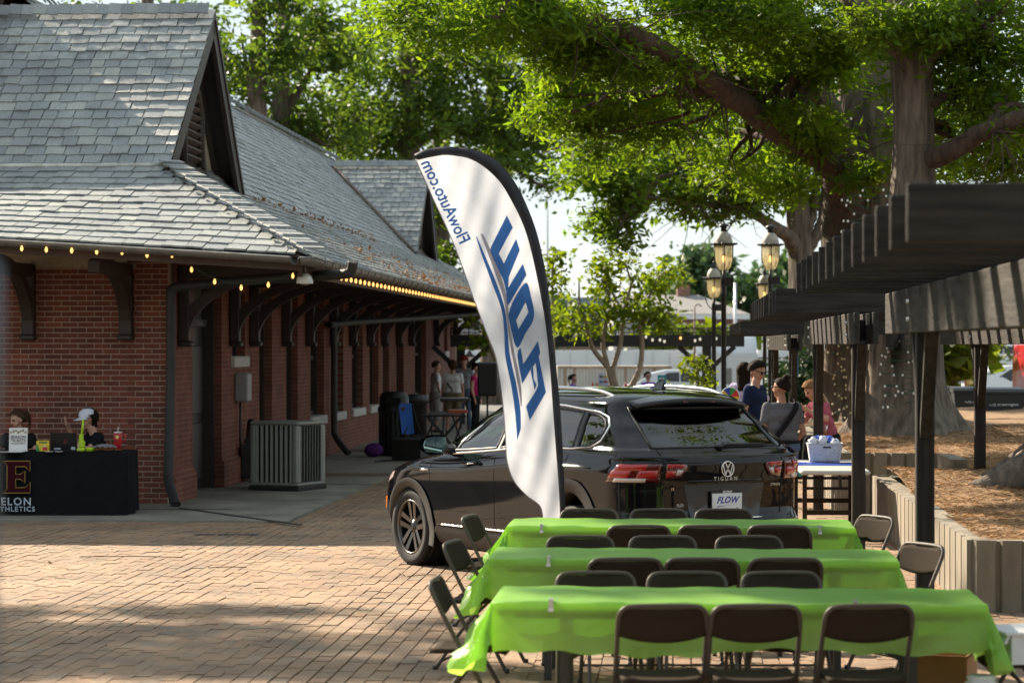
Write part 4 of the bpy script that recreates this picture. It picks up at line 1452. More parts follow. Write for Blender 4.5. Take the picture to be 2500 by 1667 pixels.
# --- folding chairs
def make_chair():
    c = empty('folding_chair')
    w = .215
    # one bent tube: foot, up past the seat, over the back and down again
    def side(s):
        return [(s * (w + .018), -.235, .0), (s * (w + .012), -.10, .25), (s * (w + .002), .03, .47), (s * w, .13, .66)]
    top = [(-w * .985, .165, .73), (-w * .90, .180, .765), (-w * .70, .186, .782), (0, .188, .785), (w * .70, .186, .782), (w * .90, .180, .765), (w * .985, .165, .73)]
    pts = catmull(side(-1), 4)[:-1] + catmull([side(-1)[-1]] + top + [side(1)[-1]], 4)[:-1] + list(reversed(catmull(side(1), 4)))
    MB().tube(pts, .0125, 8).build('back_frame', m_chair2, c)
    for s in (-1, 1):
        MB().tube(catmull([(s * (w - .018), -.10, .425), (s * (w - .014), .05, .27), (s * (w + .0), .235, .0)], 4), .011, 8).build('rear_leg', m_chair2, c)
        MB().box((s * (w - .006), -.02, .418), (.03, .05, .03)).build('pivot', m_chair2, c)
        MB().lathe([(.016, 0), (.016, .03)], 8, (s * (w + .018), -.237, 0)).build('foot_cap', m_leg, c)
        MB().lathe([(.015, 0), (.015, .03)], 8, (s * (w + .0), .236, 0)).build('foot_cap', m_leg, c)
    MB().tube([(-(w + .012), -.17, .12), (w + .012, -.17, .12)], .008, 6).build('stretcher', m_chair2, c)
    MB().tube([(-w, .19, .06), (w, .19, .06)], .008, 6).build('stretcher', m_chair2, c)
    # pressed back panel, dished, its lower edge curved
    def bp(u, v):
        k = 2 * u - 1
        zt = .772 - .02 * abs(k) ** 8 - .03 * max(0, abs(k) - .86) / .14
        zb_ = .638 - .034 * (1 - k * k)
        z = lerp(zb_, zt, v)
        y = .13 + (z - .66) * .33 + .018 * (1 - k * k) * .9
        return Vector((k * (w - .002), y, z))
    b = MB().grid(bp, 18, 8).build('backrest', m_chair, c)
    b.modifiers.new('thick', 'SOLIDIFY').thickness = .010
    def st(u, v):
        k = 2 * u - 1
        y = lerp(-.215, .185, v)
        hw = (w - .018) * (1 - .10 * abs(2 * v - 1) ** 6)
        z = .437 + .012 * abs(k) ** 3 + .012 * (v - .5) ** 2 - .02 * max(0, .12 - v) / .12 - .012 * v
        return Vector((k * hw, y, z))
    s_ = MB().grid(st, 14, 12).build('seat', m_chair, c)
    m = s_.modifiers.new('thick', 'SOLIDIFY'); m.thickness = .022; m.offset = -1
    return c
chair0 = make_chair()
used = [False]
def place_chair(x, y, face, label, group):
    """face: the way the sitter would look, degrees clockwise from the camera's view direction"""
    o = chair0 if not used[0] else copy_tree(chair0)
    used[0] = True
    o.location = (x, y, 0)
    o.rotation_euler = (0, 0, math.pi - R(face))
    tag(o, label, 'chair', group)
    return o
rows = [
    (1, 'near', [1520, 1735, 1990], 1478, 0), (1, 'far', [1372, 1578, 1797], 1398, 180),
    (2, 'near', [1433, 1615, 1803], 1364, 0), (2, 'far', [1331, 1522, 1723], 1310, 180),
    (3, 'near', [1465, 1634, 1800], 1284, 0), (3, 'far', [1352, 1516, 1665], 1244, 180)]
tn = {1: 'green table closest to the camera', 2: 'middle green table', 3: 'green table beside the car'}
pos = ('at the flag end', 'in the middle', 'at the planter end')
for ti, sd_, cx, py, face in rows:
    for k, d in enumerate(cx):
        px = d * 2500 / 2352.0
        yb = gy(py, .785)
        x = (px - 1250) / F * yb
        ydir = 1 if face == 0 else -1
        jit = (rr.random() - .5) * 8
        if ti == 3 and sd_ == 'near' and k == 2: jit = 10
        if ti == 1 and sd_ == 'near' and k == 2: jit = -5
        place_chair(x, yb + ydir * .18, face + jit + 4 * 0, 'folding chair %s, %s side of the %s' % (pos[k], {'near': 'camera', 'far': 'far'}[sd_], tn[ti]), 'brown folding chairs round the green tables')
for px, py, ti in ((1152, 1263, 3), (1111, 1327, 2), (1073, 1419, 1)):
    yb = gy(py, .785) + .1
    place_chair((px - 1250) / F * yb + .16, yb, 105 if ti > 1 else 97, 'folding chair at the flag-side head of the %s' % tn[ti], 'brown folding chairs round the green tables')
for px, py, ti in ((2147, 1265, 3), (2264, 1334, 2)):
    yb = gy(py, .785) + .1
    place_chair((px - 1250) / F * yb - .17, yb, 242, 'folding chair at the planter-side head of the %s' % tn[ti], 'brown folding chairs round the green tables')
place_chair(2.62, 12.25, 262, 'folding chair holding a white box beside the closest green table', 'brown folding chairs round the green tables')

# boxes by the planter end of the closest table
bx = empty('white_box', (2.60, 12.20, .445), R(10))
wm = pmat('white card', (.74, .75, .78), .6, var=.03)
MB().box((0, 0, .075), (.30, .34, .15)).build('box_case', wm, bx)
MB().box((-.02, -.0, .155), (.33, .37, .012)).build('box_lid', wm, bx)
MB().box((-.17, -.0, .13), (.012, .34, .06), Matrix.Rotation(R(25), 3, 'Y')).build('box_flap', wm, bx)
tag(bx, 'white cardboard box lying on the folding chair beside the closest green table', 'box')
cb = empty('cardboard_box', (2.28, 12.9, 0), R(-20))
cm = pmat('brown cardboard', (.30, .155, .055), .8, var=.1)
bb = MB()
for s in (-1, 1):
    bb.box((s * .17, 0, .2), (.008, .34, .4)); bb.box((0, s * .17, .2), (.34, .008, .4))
bb.box((0, 0, .006), (.34, .34, .008))
bb.build('box_walls', cm, cb)
for s in (-1, 1):
    MB().box((s * .235, 0, .44), (.008, .34, .16), Matrix.Rotation(R(s * 52), 3, 'Y')).build('box_flap', cm, cb)
tag(cb, 'open brown cardboard box standing under the end of the closest green table', 'box')
sk = empty('white_sack', (2.34, 12.05, 0), R(8)); sk.scale = (.9, .9, .86)
MB().lathe([(.02, .0), (.12, .0), (.145, .06), (.15, .22), (.135, .34), (.10, .40), (.07, .42)], 18).build('sack_body', wm, sk)
MB().lathe([(.07, .418), (.085, .44), (.06, .455)], 18, cap=False).build('sack_neck', wm, sk)
tag(sk, 'white rounded bag standing on the bricks below the end of the closest green table', 'bag')

# ------------------------------------------------------------------ feather flag
FY = 19.15
flag = empty('feather_flag', P(1372, 1265, FY) * 1.0)
flag.location.z = 0
Fo = flag.location.copy()
tag(flag, 'tall white and blue feather flag with black sleeve beside the black car', 'flag')
m_flag = thin_film('white flag polyester', (.53, .56, .63), (.56, .585, .64), clear=.0, trans=.42, rough=.5)
m_fblue = thin_film('blue flag print', (.03, .12, .34), (.05, .18, .50), clear=.0, trans=.45, rough=.5)
m_fgrey = thin_film('pale grey flag print', (.36, .33, .38), (.36, .33, .38), clear=.0, trans=.4, rough=.5)
m_fblk = pmat('black flag sleeve', (.010, .010, .016), .7, var=.2, vscale=20)
def flag_y(px, py):
    return .008 * math.sin(px * .09 - py * .11) * math.sin(py * .017 + 2) + .035 * math.sin(px * .021 + py * .006) + .022 * math.sin(px * .05 - py * .013 + 1.0) + .010 * math.sin(px * .11 + py * .03) + .0011 * (px - 1340) * .35
def FP(px, py, off=0.0):
    p = P(px, py, FY)
    p.y += flag_y(px, py) - off
    return p - Fo
left_e = [(1017, 392), (1060, 488), (1110, 598), (1158, 730), (1190, 815), (1212, 874), (1226, 960), (1233, 1035), (1236, 1085), (1239, 1125), (1254, 1170), (1285, 1207), (1320, 1235), (1327, 1275)]
inner = [(1023, 395), (1060, 386), (1104, 381), (1158, 394), (1212, 436), (1248, 490), (1284, 568), (1311, 676), (1332, 790), (1343, 900), (1350, 1000), (1358, 1110), (1364, 1190), (1368, 1275)]
outer = [(1013, 381), (1040, 369), (1085, 361), (1140, 363), (1200, 385), (1242, 424), (1278, 484), (1314, 580), (1338, 700), (1350, 820), (1360, 910), (1368, 1000), (1375, 1120), (1381, 1275)]
def dense2(line, n):
    c = catmull([(x, y, 0) for x, y in line], 8)
    L_ = [0]
    for a, b in zip(c[:-1], c[1:]): L_.append(L_[-1] + (b - a).length)
    res = []
    q = 0
    for k in range(n + 1):
        s_ = L_[-1] * k / n
        while q < len(L_) - 2 and L_[q + 1] < s_: q += 1
        t = (s_ - L_[q]) / max(1e-9, L_[q + 1] - L_[q])
        res.append(c[q].lerp(c[q + 1], min(1, max(0, t))))
    return res
NA = 90
le, inn, ou = dense2(left_e, NA), dense2(inner, NA), dense2(outer, NA)
MB().grid(lambda u, v: FP(*(le[round(v * NA)].lerp(inn[round(v * NA)], u))[:2]), 26, NA).build('banner', m_flag, flag)
sl = MB()
for i in range(NA):
    pass
A_, B_, C_, D_ = [], [], [], []
for i in range(NA + 1):
    a, b = inn[i], ou[i]
    m_ = a.lerp(b, .5)
    A_.append(FP(a.x, a.y, .004)); B_.append(FP(m_.x, m_.y, .028)); C_.append(FP(b.x, b.y, .0)); D_.append(FP(m_.x, m_.y, -.024))
sl.strip(A_, B_).strip(B_, C_).strip(C_, D_).strip(D_, A_)
sl.build('sleeve', m_fblk, flag)
MB().tube([FP(ou[-1].x - 6, 1270, 0), Vector((FP(1376, 1270, 0).x, FP(1376, 1270, 0).y, .02))], .014, 8).build('pole', m_fblk, flag)
for a in (45, 135, 225, 315):
    e = Vector((math.cos(R(a)), math.sin(R(a)), 0)) * .42
    b0 = Vector((FP(1376, 1270, 0).x, FP(1376, 1270, 0).y, 0))
    MB().bar(b0 + Vector((0, 0, .03)), b0 + e + Vector((0, 0, .012)), .03, .02).build('base_foot', m_fblk, flag)
MB().tube([FP(p.x - 1, p.y, .003) for p in le], .004, 5).build('hem', m_fgrey, flag)
def print_poly(poly, holes_, name, mat, off=.006):
    bm = bmesh.new()
    loops = [poly] + holes_
    es = []
    for lp in loops:
        vs = [bm.verts.new((p[0], p[1], 0)) for p in lp]
        for i in range(len(vs)):
            es.append(bm.edges.new((vs[i], vs[(i + 1) % len(vs)])))
    bmesh.ops.triangle_fill(bm, use_beauty=True, use_dissolve=False, edges=es)
    for _ in range(4):
        ed = [e for e in bm.edges if e.calc_length() > 14]
        if not ed: break
        bmesh.ops.subdivide_edges(bm, edges=ed, cuts=1)
        bmesh.ops.triangulate(bm, faces=bm.faces[:])
    for v in bm.verts:
        v.co = FP(v.co.x, v.co.y, off)
    bmesh.ops.recalc_face_normals(bm, faces=bm.faces[:])
    me = bpy.data.meshes.new(name); bm.to_mesh(me); bm.free()
    me.polygons.foreach_set('use_smooth', [True] * len(me.polygons))
    me.materials.append(mat)
    return obj(name, me, None, flag)
z7 = lambda L_: [(1120 + x / 3.675, 560 + y / 3.675) for x, y in L_]
z6 = lambda L_: [(960 + x / 1.668, 340 + y / 1.668) for x, y in L_]
def rnd(L_, n=5):
    c = catmull([(x, y, 0) for x, y in L_] + [(*L_[0], 0)], n)[:-1]
    return [(p.x, p.y) for p in c]
print_poly(z7([(432, -121), (485, -11), (360, 220), (405, 310), (515, 88), (548, 190), (450, 430), (445, 525), (575, 310), (608, 410), (437, 695), (425, 560), (400, 460), (300, 240), (283, 190), (290, 160)]), [], 'print_letter', m_fblue)
print_poly(rnd(z7([(445, 770), (480, 660), (560, 520), (615, 484), (648, 600), (677, 740), (660, 835), (600, 930), (525, 1065), (470, 900)]), 3), [z7([(515, 815), (600, 655), (625, 745), (535, 895)])], 'print_letter', m_fblue)
print_poly(z7([(712, 1000), (732, 1110), (570, 1385), (540, 1230), (525, 1130), (533, 1085), (555, 1060), (580, 1205)]), [], 'print_letter', m_fblue)
print_poly(z6([(592, 880), (622, 1030), (556, 1145), (541, 1088), (582, 1022), (590, 1000), (580, 908), (570, 928), (573, 975), (583, 1000), (576, 1022), (563, 960), (560, 940)]), [], 'print_letter', m_fblue)
sw_c = [(338, 400), (360, 470), (400, 580), (440, 690), (452, 780), (456, 880), (480, 1000), (496, 1110), (505, 1225)]
sw_d = [(340, 395), (372, 470), (418, 580), (452, 680), (466, 780), (474, 870), (502, 1000), (518, 1100), (520, 1178)]
a_ = dense2(sw_c, 40); b_ = dense2(sw_d, 40)
print_poly(z6([(p.x, p.y) for p in a_] + [(p.x, p.y) for p in reversed(b_)]), [], 'print_swoosh', m_fblue)
gs_a = dense2([(356, 385), (380, 450), (420, 560), (452, 660), (466, 760), (482, 870), (508, 1000), (520, 1090)], 30)
gs_b = dense2([(366, 388), (396, 450), (440, 560), (464, 650), (474, 760), (494, 870), (520, 1000), (524, 1085)], 30)
print_poly(z6([(p.x, p.y) for p in gs_a] + [(p.x, p.y) for p in reversed(gs_b)]), [], 'print_shade', m_fgrey, .005)
# web address, seen from behind
tm = text_mesh('FlowAuto.com', 46, bold=.9, align='LEFT')
d_ = Vector((-93, -192, 0)).normalized(); u_ = Vector((.905, -.43, 0)).normalized()
wmax = max(v.co.x for v in tm.vertices)
bm = bmesh.new(); bm.from_mesh(tm)
for _ in range(2):
    bmesh.ops.subdivide_edges(bm, edges=[e for e in bm.edges if e.calc_length() > 9], cuts=1)
    bmesh.ops.triangulate(bm, faces=bm.faces[:])
for v in bm.verts:
    k = v.co.x / wmax * 218
    p = Vector((1136, 594, 0)) + d_ * k + u_ * (v.co.y * .92)
    v.co = FP(p.x, p.y, .005)
tm2 = bpy.data.meshes.new('print_address'); bm.to_mesh(tm2); bm.free()
tm2.materials.append(m_fblue)
obj('print_address', tm2, None, flag)

# ------------------------------------------------------------------ planters
m_conc2 = pmat('ribbed cast concrete', (.205, .175, .130), .9, var=.3, vscale=5, bump=.3, bscale=45, piece=.16, stretch=(1, 1, .35))
m_mulch = pmat('pine straw bed', (.225, .132, .062), .95, var=.35, vscale=14, bump=.6, bscale=60)
def bx_z(x, y):
    """height of the planted bed"""
    z1, z2 = .53, .70
    t = min(1, max(0, (y - 24) / 5.0)) 
    base = z1 + (z2 - z1) * t
    return base + .03 * math.sin(x * 2.1 + y * .7) + .02 * math.sin(x * .9 - y * 1.3)

def rib_wall(name, label, a, b, h, pitch=.40, depth=.16):
    """wall of cast panels with recessed joints, from a to b on the ground"""
    a, b = Vector((a[0], a[1], 0)), Vector((b[0], b[1], 0))
    d = b - a
    L_ = d.length
    x = d.normalized(); nrm = Vector((x.y, -x.x, 0))
    t = empty(name, a, math.atan2(x.y, x.x))
    tag(t, label, 'planter wall', 'ribbed concrete planter walls')
    n_ = max(1, round(L_ / pitch))
    p_ = L_ / n_
    me = MB().prism([(-p_ / 2 + .012, 0), (p_ / 2 - .012, 0), (p_ / 2 - .03, -.035), (-p_ / 2 + .03, -.035)], 0, h, 'z').mesh('panel')
    me.materials.append(m_conc2)
    for i in range(n_):
        obj('panel', me, None, t, (p_ * (i + .5), 0, (rr.random() - .5) * .006))
    MB().box((L_ / 2, depth / 2, h / 2 - .004), (L_ - .004, depth - .004, h - .008)).build('wall_core', m_conc2, t)
    return t
bw1 = [(3.50, 18.4), (4.14, 27.55)]
rib_wall('planter_wall', 'sunlit ribbed planter wall behind the pergola post beside the green tables', (4.14, 27.55), (3.50, 18.4), .55)
rib_wall('planter_wall', 'shaded ribbed planter wall facing the camera beside the closest green table', (3.50, 18.4), (9.0, 18.01), .55, .2)
rib_wall('planter_wall', 'shaded ribbed wall at the back of the notch behind the white table', (3.93, 29.1), (5.13, 29.02), .74, .2)
rib_wall('planter_wall', 'low ribbed wall running from the notch towards the near planter', (5.13, 29.02), (5.02, 27.5), .74)
rib_wall('planter_wall', 'short ribbed wall closing the far end of the near planter', (5.05, 27.49), (4.16, 27.55), .55, .2)
rib_wall('planter_wall', 'sunlit ribbed planter wall receding behind the white folding table', (4.62, 39.0), (3.93, 29.12), .74)
for k in range(4):
    rib_wall('planter_wall', 'stepped planter wall end where the pink-shirted person sits, step %s' % ('one', 'two', 'three', 'four')[k], (4.62 - .02 * k + .30 * (k + 1), 39.0 + .55 * k), (4.62 + .30 * k, 39.0 + .55 * k), .74, .3) if k == 0 else None
# planted bed surface
def bed(u, v):
    y = lerp(18.5, 52, v)
    if y < 27.5: xl = 3.60 + .0703 * (y - 18.4)
    elif y < 29.15: xl = 5.10
    elif y < 39: xl = 4.02 + .0703 * (y - 29.1)
    else: xl = 4.9 + (y - 39) * .3
    x = lerp(xl, 15, u ** 1.3)
    return Vector((x, y, bx_z(x, y) + (0.35 * max(0, (y - 18) / 10) * 0)))
mb_ = MB().grid(bed, 60, 200).build('planting_bed', m_mulch)
tag(mb_, kind='structure')
# fallen pine straw
n_ = 26000
yy = rng.uniform(18.6, 40, n_); u_ = rng.random(n_)
keep = []
xs_ = np.where(yy < 27.5, 3.62 + .0703 * (yy - 18.4), np.where(yy < 29.2, 5.12, 4.05 + .0703 * (yy - 29.1)))
xx = xs_ + u_ ** 1.4 * 5.5
zz = np.array([bx_z(a, b) for a, b in zip(xx, yy)]) + .008
an = rng.uniform(0, 6.28, n_); ln = rng.uniform(.05, .13, n_); wd = .0035
tilt = rng.uniform(-.25, .45, n_)
dx, dy = np.cos(an) * ln / 2, np.sin(an) * ln / 2
px_, py_ = -np.sin(an) * wd, np.cos(an) * wd
c = np.stack([xx, yy, zz], 1)
d3 = np.stack([dx, dy, np.abs(tilt) * ln / 2], 1); p3 = np.stack([px_, py_, np.full(n_, .002)], 1)
V = np.stack([c - d3 * [1, 1, 0] - p3, c - d3 * [1, 1, 0] + p3, c + d3 + p3, c + d3 - p3], 1).reshape(-1, 3)
Fc = np.arange(n_ * 4).reshape(-1, 4)
m_straw = pmat('dry pine needles', (.31, .185, .085), .8, var=.2, hue=[(1.2, 1.1, .9), (.7, .65, .6), (1, 1, 1), (1.35, 1.3, 1.15), (.5, .42, .36)], translucent=.15)
tag(obj('pine_straw', np_mesh('pine_straw', V, Fc), m_straw), 'dry orange pine straw covering the raised beds', 'pine straw', kind='stuff')

# ------------------------------------------------------------------ pergolas
m_perg = pmat('dark stained pergola timber', (.022, .018, .015), .62, var=.35, spec=.25, vscale=4, bump=.1, bscale=30, stretch=(.4, 1, 3))
m_perg2 = pmat('weathered pergola timber', (.034, .029, .021), .7, var=.3, spec=.25, vscale=3, bump=.15, bscale=30, stretch=(1, .5, 3))
m_rafter = pmat('rafter timber', (.024, .020, .017), .62, var=.55, vscale=5, bump=.3, bscale=9, stretch=(.25, 5, 5), spec=.25, stain=(.8, .3))
m_beam = pmat('beam timber', (.029, .025, .019), .7, var=.55, vscale=5, bump=.3, bscale=9, stretch=(5, .25, 5), spec=.25, stain=(.9, .35, (1, 1, .3)))
m_post = pmat('post timber', (.026, .021, .017), .65, var=.55, vscale=5, bump=.3, bscale=9, stretch=(6, 6, .3), spec=.25, stain=(.9, .3))
def perg_x(Y): return 2.95 + .0703 * (Y - 18.4)
def raft_x(Y): return 2.15 + .0703 * (Y - 18.4)
def pergola(label, ya, yb, posts, zb, bh, rh, rafters, rows_=(0, 1.72), post_base=(0, 0), reach=3.9, over=True):
    t = empty('pergola', (perg_x(ya), ya, 0), 0)
    o_ = t.location.copy()
    tag(t, label, 'pergola', 'dark timber pergolas over the planters')
    for r_i, off in enumerate(rows_):
        for s in (-1, 1):
            a = Vector((perg_x(ya) + off + s * .085, ya, zb + bh / 2)) - o_; b = Vector((perg_x(yb) + off + s * .085, yb, zb + bh / 2)) - o_
            MB().bar(a, b, .05, bh, ch=.006).build('beam', m_beam, t)
        for Y in posts[r_i]:
            x = perg_x(Y) + off
            z0 = post_base[r_i]
            MB().cbox(Vector((x, Y, (zb + bh * .8 + z0) / 2)) - o_, (.122, .122, zb + bh * .8 - z0), .008, Matrix.Rotation(UA, 3, 'Z')).build('post', m_post, t)
            for zq in (.3, .7):
                MB().lathe([(.016, -.128), (.016, .128)], 8, Vector((x, Y, zb + bh * zq)) - o_, 'x').build('bolt', m_clip, t)
            for s in (-1, 1):
                foot = Vector((x, Y + s * .05, zb - .70)) - o_
                top = Vector((x + .0703 * s * .48, Y + s * .48, zb + .02)) - o_
                MB().bar(foot, top, .085, .075, ch=.005).build('brace', m_beam, t)
    for Y in rafters:
        x0 = raft_x(Y); z = zb + bh
        MB().bar(Vector((x0, Y, z + rh / 2)) - o_, Vector((x0 + reach, Y - reach * .0703, z + rh / 2)) - o_, .045, rh, ch=.005).build('rafter', m_rafter, t)
    return t
pergola('large dark timber pergola reaching over the near planter and the green tables', 8.6, 18.4, ((16.5, 9.6), (16.6, 9.7)), 2.116, .305, .226, [9.22 + .742 * k for k in range(13)], post_base=(0, 0), rows_=(0, 1.5), reach=3.1)
pergola('dark timber pergola standing in front of the big oak trunk', 21.7, 30.6, ((22.7, 29.4), (27.4, 21.9)), 2.04, .287, .225, [22.2 + .81 * k for k in range(11)], post_base=(0, .6), rows_=(0, 1.72), reach=3.2)
pergola('small far pergola behind the lamp posts and the second oak', 35.4, 44, ((36, 43), (36.4, 43)), 1.95, .24, .2, [35.8 + .88 * k for k in range(10)], post_base=(0, .6), rows_=(0, 1.5), reach=3.1)

# long steel trellis far behind the car, with a wire rail on top and bulbs strung along it
TY = 62.0
tr = empty('steel_trellis', (P(1480, 0, TY).x, TY, 0))
to = tr.location.copy()
tag(tr, 'long black trellis beam with wire rail behind the small tree and car', 'trellis')
a, b = P(1100, 832, TY), P(1816, 832, TY)
m_bs = pmat('black painted steel', (.012, .013, .013), .55, var=.1)
MB().bar(a - to, b - to, .3, .30).build('beam', m_bs, tr)
MB().bar(a - to + Vector((0, 1.2, 0)), b - to + Vector((0, 1.2, 0)), .3, .24).build('beam', m_bs, tr)
for px in (1125, 1725):
    p = P(px, 843, TY)
    MB().box(Vector((p.x, TY, 1.0)) - to, (.22, .22, 2.1)).build('post', m_bs, tr)
    for s in (-1, 1):
        MB().bar(Vector((p.x, TY, 1.35)) - to, Vector((p.x + s * .72, TY, 2.0)) - to, .10, .12).build('brace', m_bs, tr)
za, zb_ = 2.27, 2.47
MB().tube([Vector((a.x, TY, 2.36)) - to, Vector((b.x, TY, 2.36)) - to], .012, 6).build('mid_rail', m_bs, tr)
MB().tube([Vector((a.x, TY, zb_)) - to, Vector((b.x, TY, zb_)) - to], .016, 6).build('top_rail', m_bs, tr)
for k in range(17):
    x = lerp(a.x, b.x, k / 16)
    MB().tube([Vector((x, TY, 2.2)) - to, Vector((x, TY, zb_)) - to], .018, 6).build('rail_post', m_bs, tr)
for zz in (2.32, 2.37, 2.42):
    MB().tube([Vector((a.x, TY, zz)) - to, Vector((b.x, TY, zz)) - to], .004, 4).build('rail_wire', m_bs, tr)
m_bulbw = pmat('frosted bulb', (.8, .78, .7), .3, emit=(1, .92, .75), estr=.2)
m_bulb = pmat('warm lit bulb', (.9, .55, .2), .3, emit=(1.0, .50, .13), estr=.75)
gl = empty('globe_light_string', P(1500, 825, TY - .25))
go = gl.location.copy()
tag(gl, 'string of white globe bulbs looping along the far black trellis', 'string lights')
bpos = [(1120 + x / 3.675, 560 + y / 3.675) for x, y in ((940, 868), (1025, 880), (1140, 900), (1440, 880), (1640, 955), (1680, 965), (1738, 992), (1805, 992), (1845, 1005), (2120, 998), (2165, 985), (2310, 980))]
cur = catmull([P(x, y - 8 + 5 * (i % 2), TY - .25) - go for i, (x, y) in enumerate(bpos)], 4)
MB().tube(cur, .008, 5).build('cable', m_bs, gl)
for x, y in bpos:
    MB().ball(P(x, y, TY - .25) - go, (.032, .032, .042), 8, 6).build('bulb', m_bulbw, gl)
for x, y in ((1295, 922), (1990, 975)):
    MB().ball(P(1120 + x / 3.675, 560 + y / 3.675, TY - .25) - go, (.03, .03, .04), 8, 6).build('bulb', m_bulb, gl)

# ------------------------------------------------------------------ street lanterns
m_iron = pmat('black cast iron', (.016, .016, .015), .45, var=.15, metal=.3)
m_dome = pmat('grey lantern dome', (.34, .31, .25), .5, var=.2, vscale=12)
m_lglass = thin_film('lantern glass', (.55, .50, .36), (.75, .68, .48), clear=.45, trans=.5, rough=.1, clear_col=(.95, .9, .75))
m_flame = pmat('lantern flame', (.9, .6, .2), .5, emit=(1.0, .60, .18), estr=2)
def street_lamp(px, ptop, Y, hl, label, bracket=True, crown=False):
    top = P(px, ptop, Y)
    z0 = top.z
    t = empty('street_lamp', (top.x, Y, 0))
    tag(t, label, 'street lamp', 'old-fashioned lantern street lamps')
    k = hl
    zb2 = z0 - 1.05 * k                            # foot of the lantern
    MB().lathe([(.11, 0), (.11, .25), (.075, .32), (.06, .5), (.052, 1.2), (.048, zb2 - .5), (.062, zb2 - .48), (.05, zb2 - .42), (.05, zb2 - .2), (.06, zb2 - .18), (.03, zb2 - .1), (.025, zb2)], 12).build('post', m_iron, t)
    MB().box((.14 * k, 0, zb2 - .22), (.16 * k, .07, .15)).build('photocell_box', m_iron, t)
    MB().tube([(-.2, 0, zb2 - .55 - .15), (.2, 0, zb2 - .55 - .15)], .012, 6).build('ladder_bar', m_iron, t) if crown else None
    MB().lathe([(.10 * k, zb2), (.15 * k, zb2 + .06 * k), (.185 * k, zb2 + .2 * k), (.195 * k, zb2 + .53 * k)], 16, cap=False).build('lantern_glass', m_lglass, t)
    MB().lathe([(.03, zb2 + .02), (.06 * k, zb2 + .06 * k), (.045 * k, zb2 + .14 * k), (.03 * k, zb2 + .16 * k)], 10).build('burner', m_dome, t)
    MB().ball((0, 0, zb2 + .24 * k), (.035 * k, .035 * k, .075 * k), 8, 6).build('flame', m_flame, t)
    for q in range(4):
        a = math.pi / 2 * q + math.pi / 2 * 1.0
        MB().tube([(.11 * k * math.cos(a), .11 * k * math.sin(a), zb2), (.2 * k * math.cos(a), .2 * k * math.sin(a), zb2 + .22 * k), (.205 * k * math.cos(a), .205 * k * math.sin(a), zb2 + .54 * k)], .012 * k, 5).build('lantern_rib', m_iron, t)
    sk_ = MB().lathe([(.20 * k, zb2 + .53 * k), (.285 * k, zb2 + .555 * k), (.29 * k, zb2 + .575 * k), (.20 * k, zb2 + .585 * k)], 28, cap=False)
    sk_.build('skirt', m_iron, t)
    for q in range(18):
        a = 2 * math.pi * q / 18
        MB().ball((.285 * k * math.cos(a), .285 * k * math.sin(a), zb2 + .575 * k), (.03 * k, .03 * k, .022 * k), 6, 4).build('skirt_scallop', m_iron, t)
    MB().lathe([(.20 * k, zb2 + .58 * k), (.195 * k, zb2 + .66 * k), (.165 * k, zb2 + .75 * k), (.11 * k, zb2 + .82 * k), (.07 * k, zb2 + .845 * k)], 20, cap=False).build('dome', m_dome, t)
    if crown:
        MB().lathe([(.09 * k, zb2 + .84 * k), (.09 * k, zb2 + .87 * k), (.05 * k, zb2 + .90 * k), (.07 * k, zb2 + .93 * k), (.03 * k, zb2 + .97 * k), (.045 * k, zb2 + 1.0 * k), (.0, zb2 + 1.08 * k)], 10).build('finial', m_iron, t)
    else:
        MB().lathe([(.07 * k, zb2 + .84 * k), (.06 * k, zb2 + .93 * k), (.065 * k, zb2 + .95 * k), (.12 * k, zb2 + .955 * k), (.115 * k, zb2 + .985 * k), (.07 * k, zb2 + 1.02 * k), (.0, zb2 + 1.04 * k)], 14).build('finial', m_iron, t)
    if crown:
        for s in (-1, 1):
            MB().tube(catmull([(s * .02, 0, zb2 - .28), (s * .17 * k, 0, zb2 - .16), (s * .25 * k, 0, zb2 + .05), (s * .25 * k, 0, zb2 + .5 * k)], 4), .012, 6).build('side_scroll', m_iron, t)
street_lamp(1767, 543, 46, .86, 'taller lantern lamp post in front of the pale sky, nearer the car')
street_lamp(1743, 637, 55, .80, 'shorter lantern lamp post close behind the taller one, lit flame', crown=True)
street_lamp(1881, 547, 48, .86, 'tall lantern lamp post rising behind the pergola rafters')
street_lamp(1867, 655, 60, .80, 'shorter lantern lamp post half hidden by the pergola rafters', crown=True)

# ------------------------------------------------------------------ white folding table with basket
wt = empty('white_folding_table', (0, 0, 0))
tl = [P(1953, 1135, 1), P(2124, 1150, 1)]
YF = gy(1150, .74); 
xa, xb = (1955 - 1250) / F * YF, (2125 - 1250) / F * YF
wt.location = ((xa + xb) / 2 + .0703 * 1.22, YF + 1.22, 0); wt.rotation_euler = (0, 0, UA)
tag(wt, 'white plastic folding table by the car with a blue runner on it', 'table')
wpl = pmat('white moulded plastic', (.48, .47, .43), .45, var=.05)
Lw, Ww = xb - xa, 2.44
MB().cbox((0, 0, .722), (Lw, Ww, .044), .014).build('table_top', wpl, wt)
for s in (-1, 1):
    for q in (-1, 1):
        MB().box((s * (Lw / 2 - .055), q * .98, .35), (.045, .04, .70)).build('leg', m_chair, wt)
    MB().box((0, s * .98, .30), (Lw - .15, .03, .05)).build('cross_bar', m_chair, wt)
    MB().box((0, s * .98, .55), (Lw - .15, .03, .03)).build('cross_bar', m_chair, wt)
MB().tube([(.1, -.3, .70), (.1, -.31, .62), (.11, -.31, .5)], .02, 6).build('latch', m_leg, wt)
m_bluec = thin_film('blue table runner', (.03, .09, .45), (.04, .12, .5), clear=0, trans=.3)
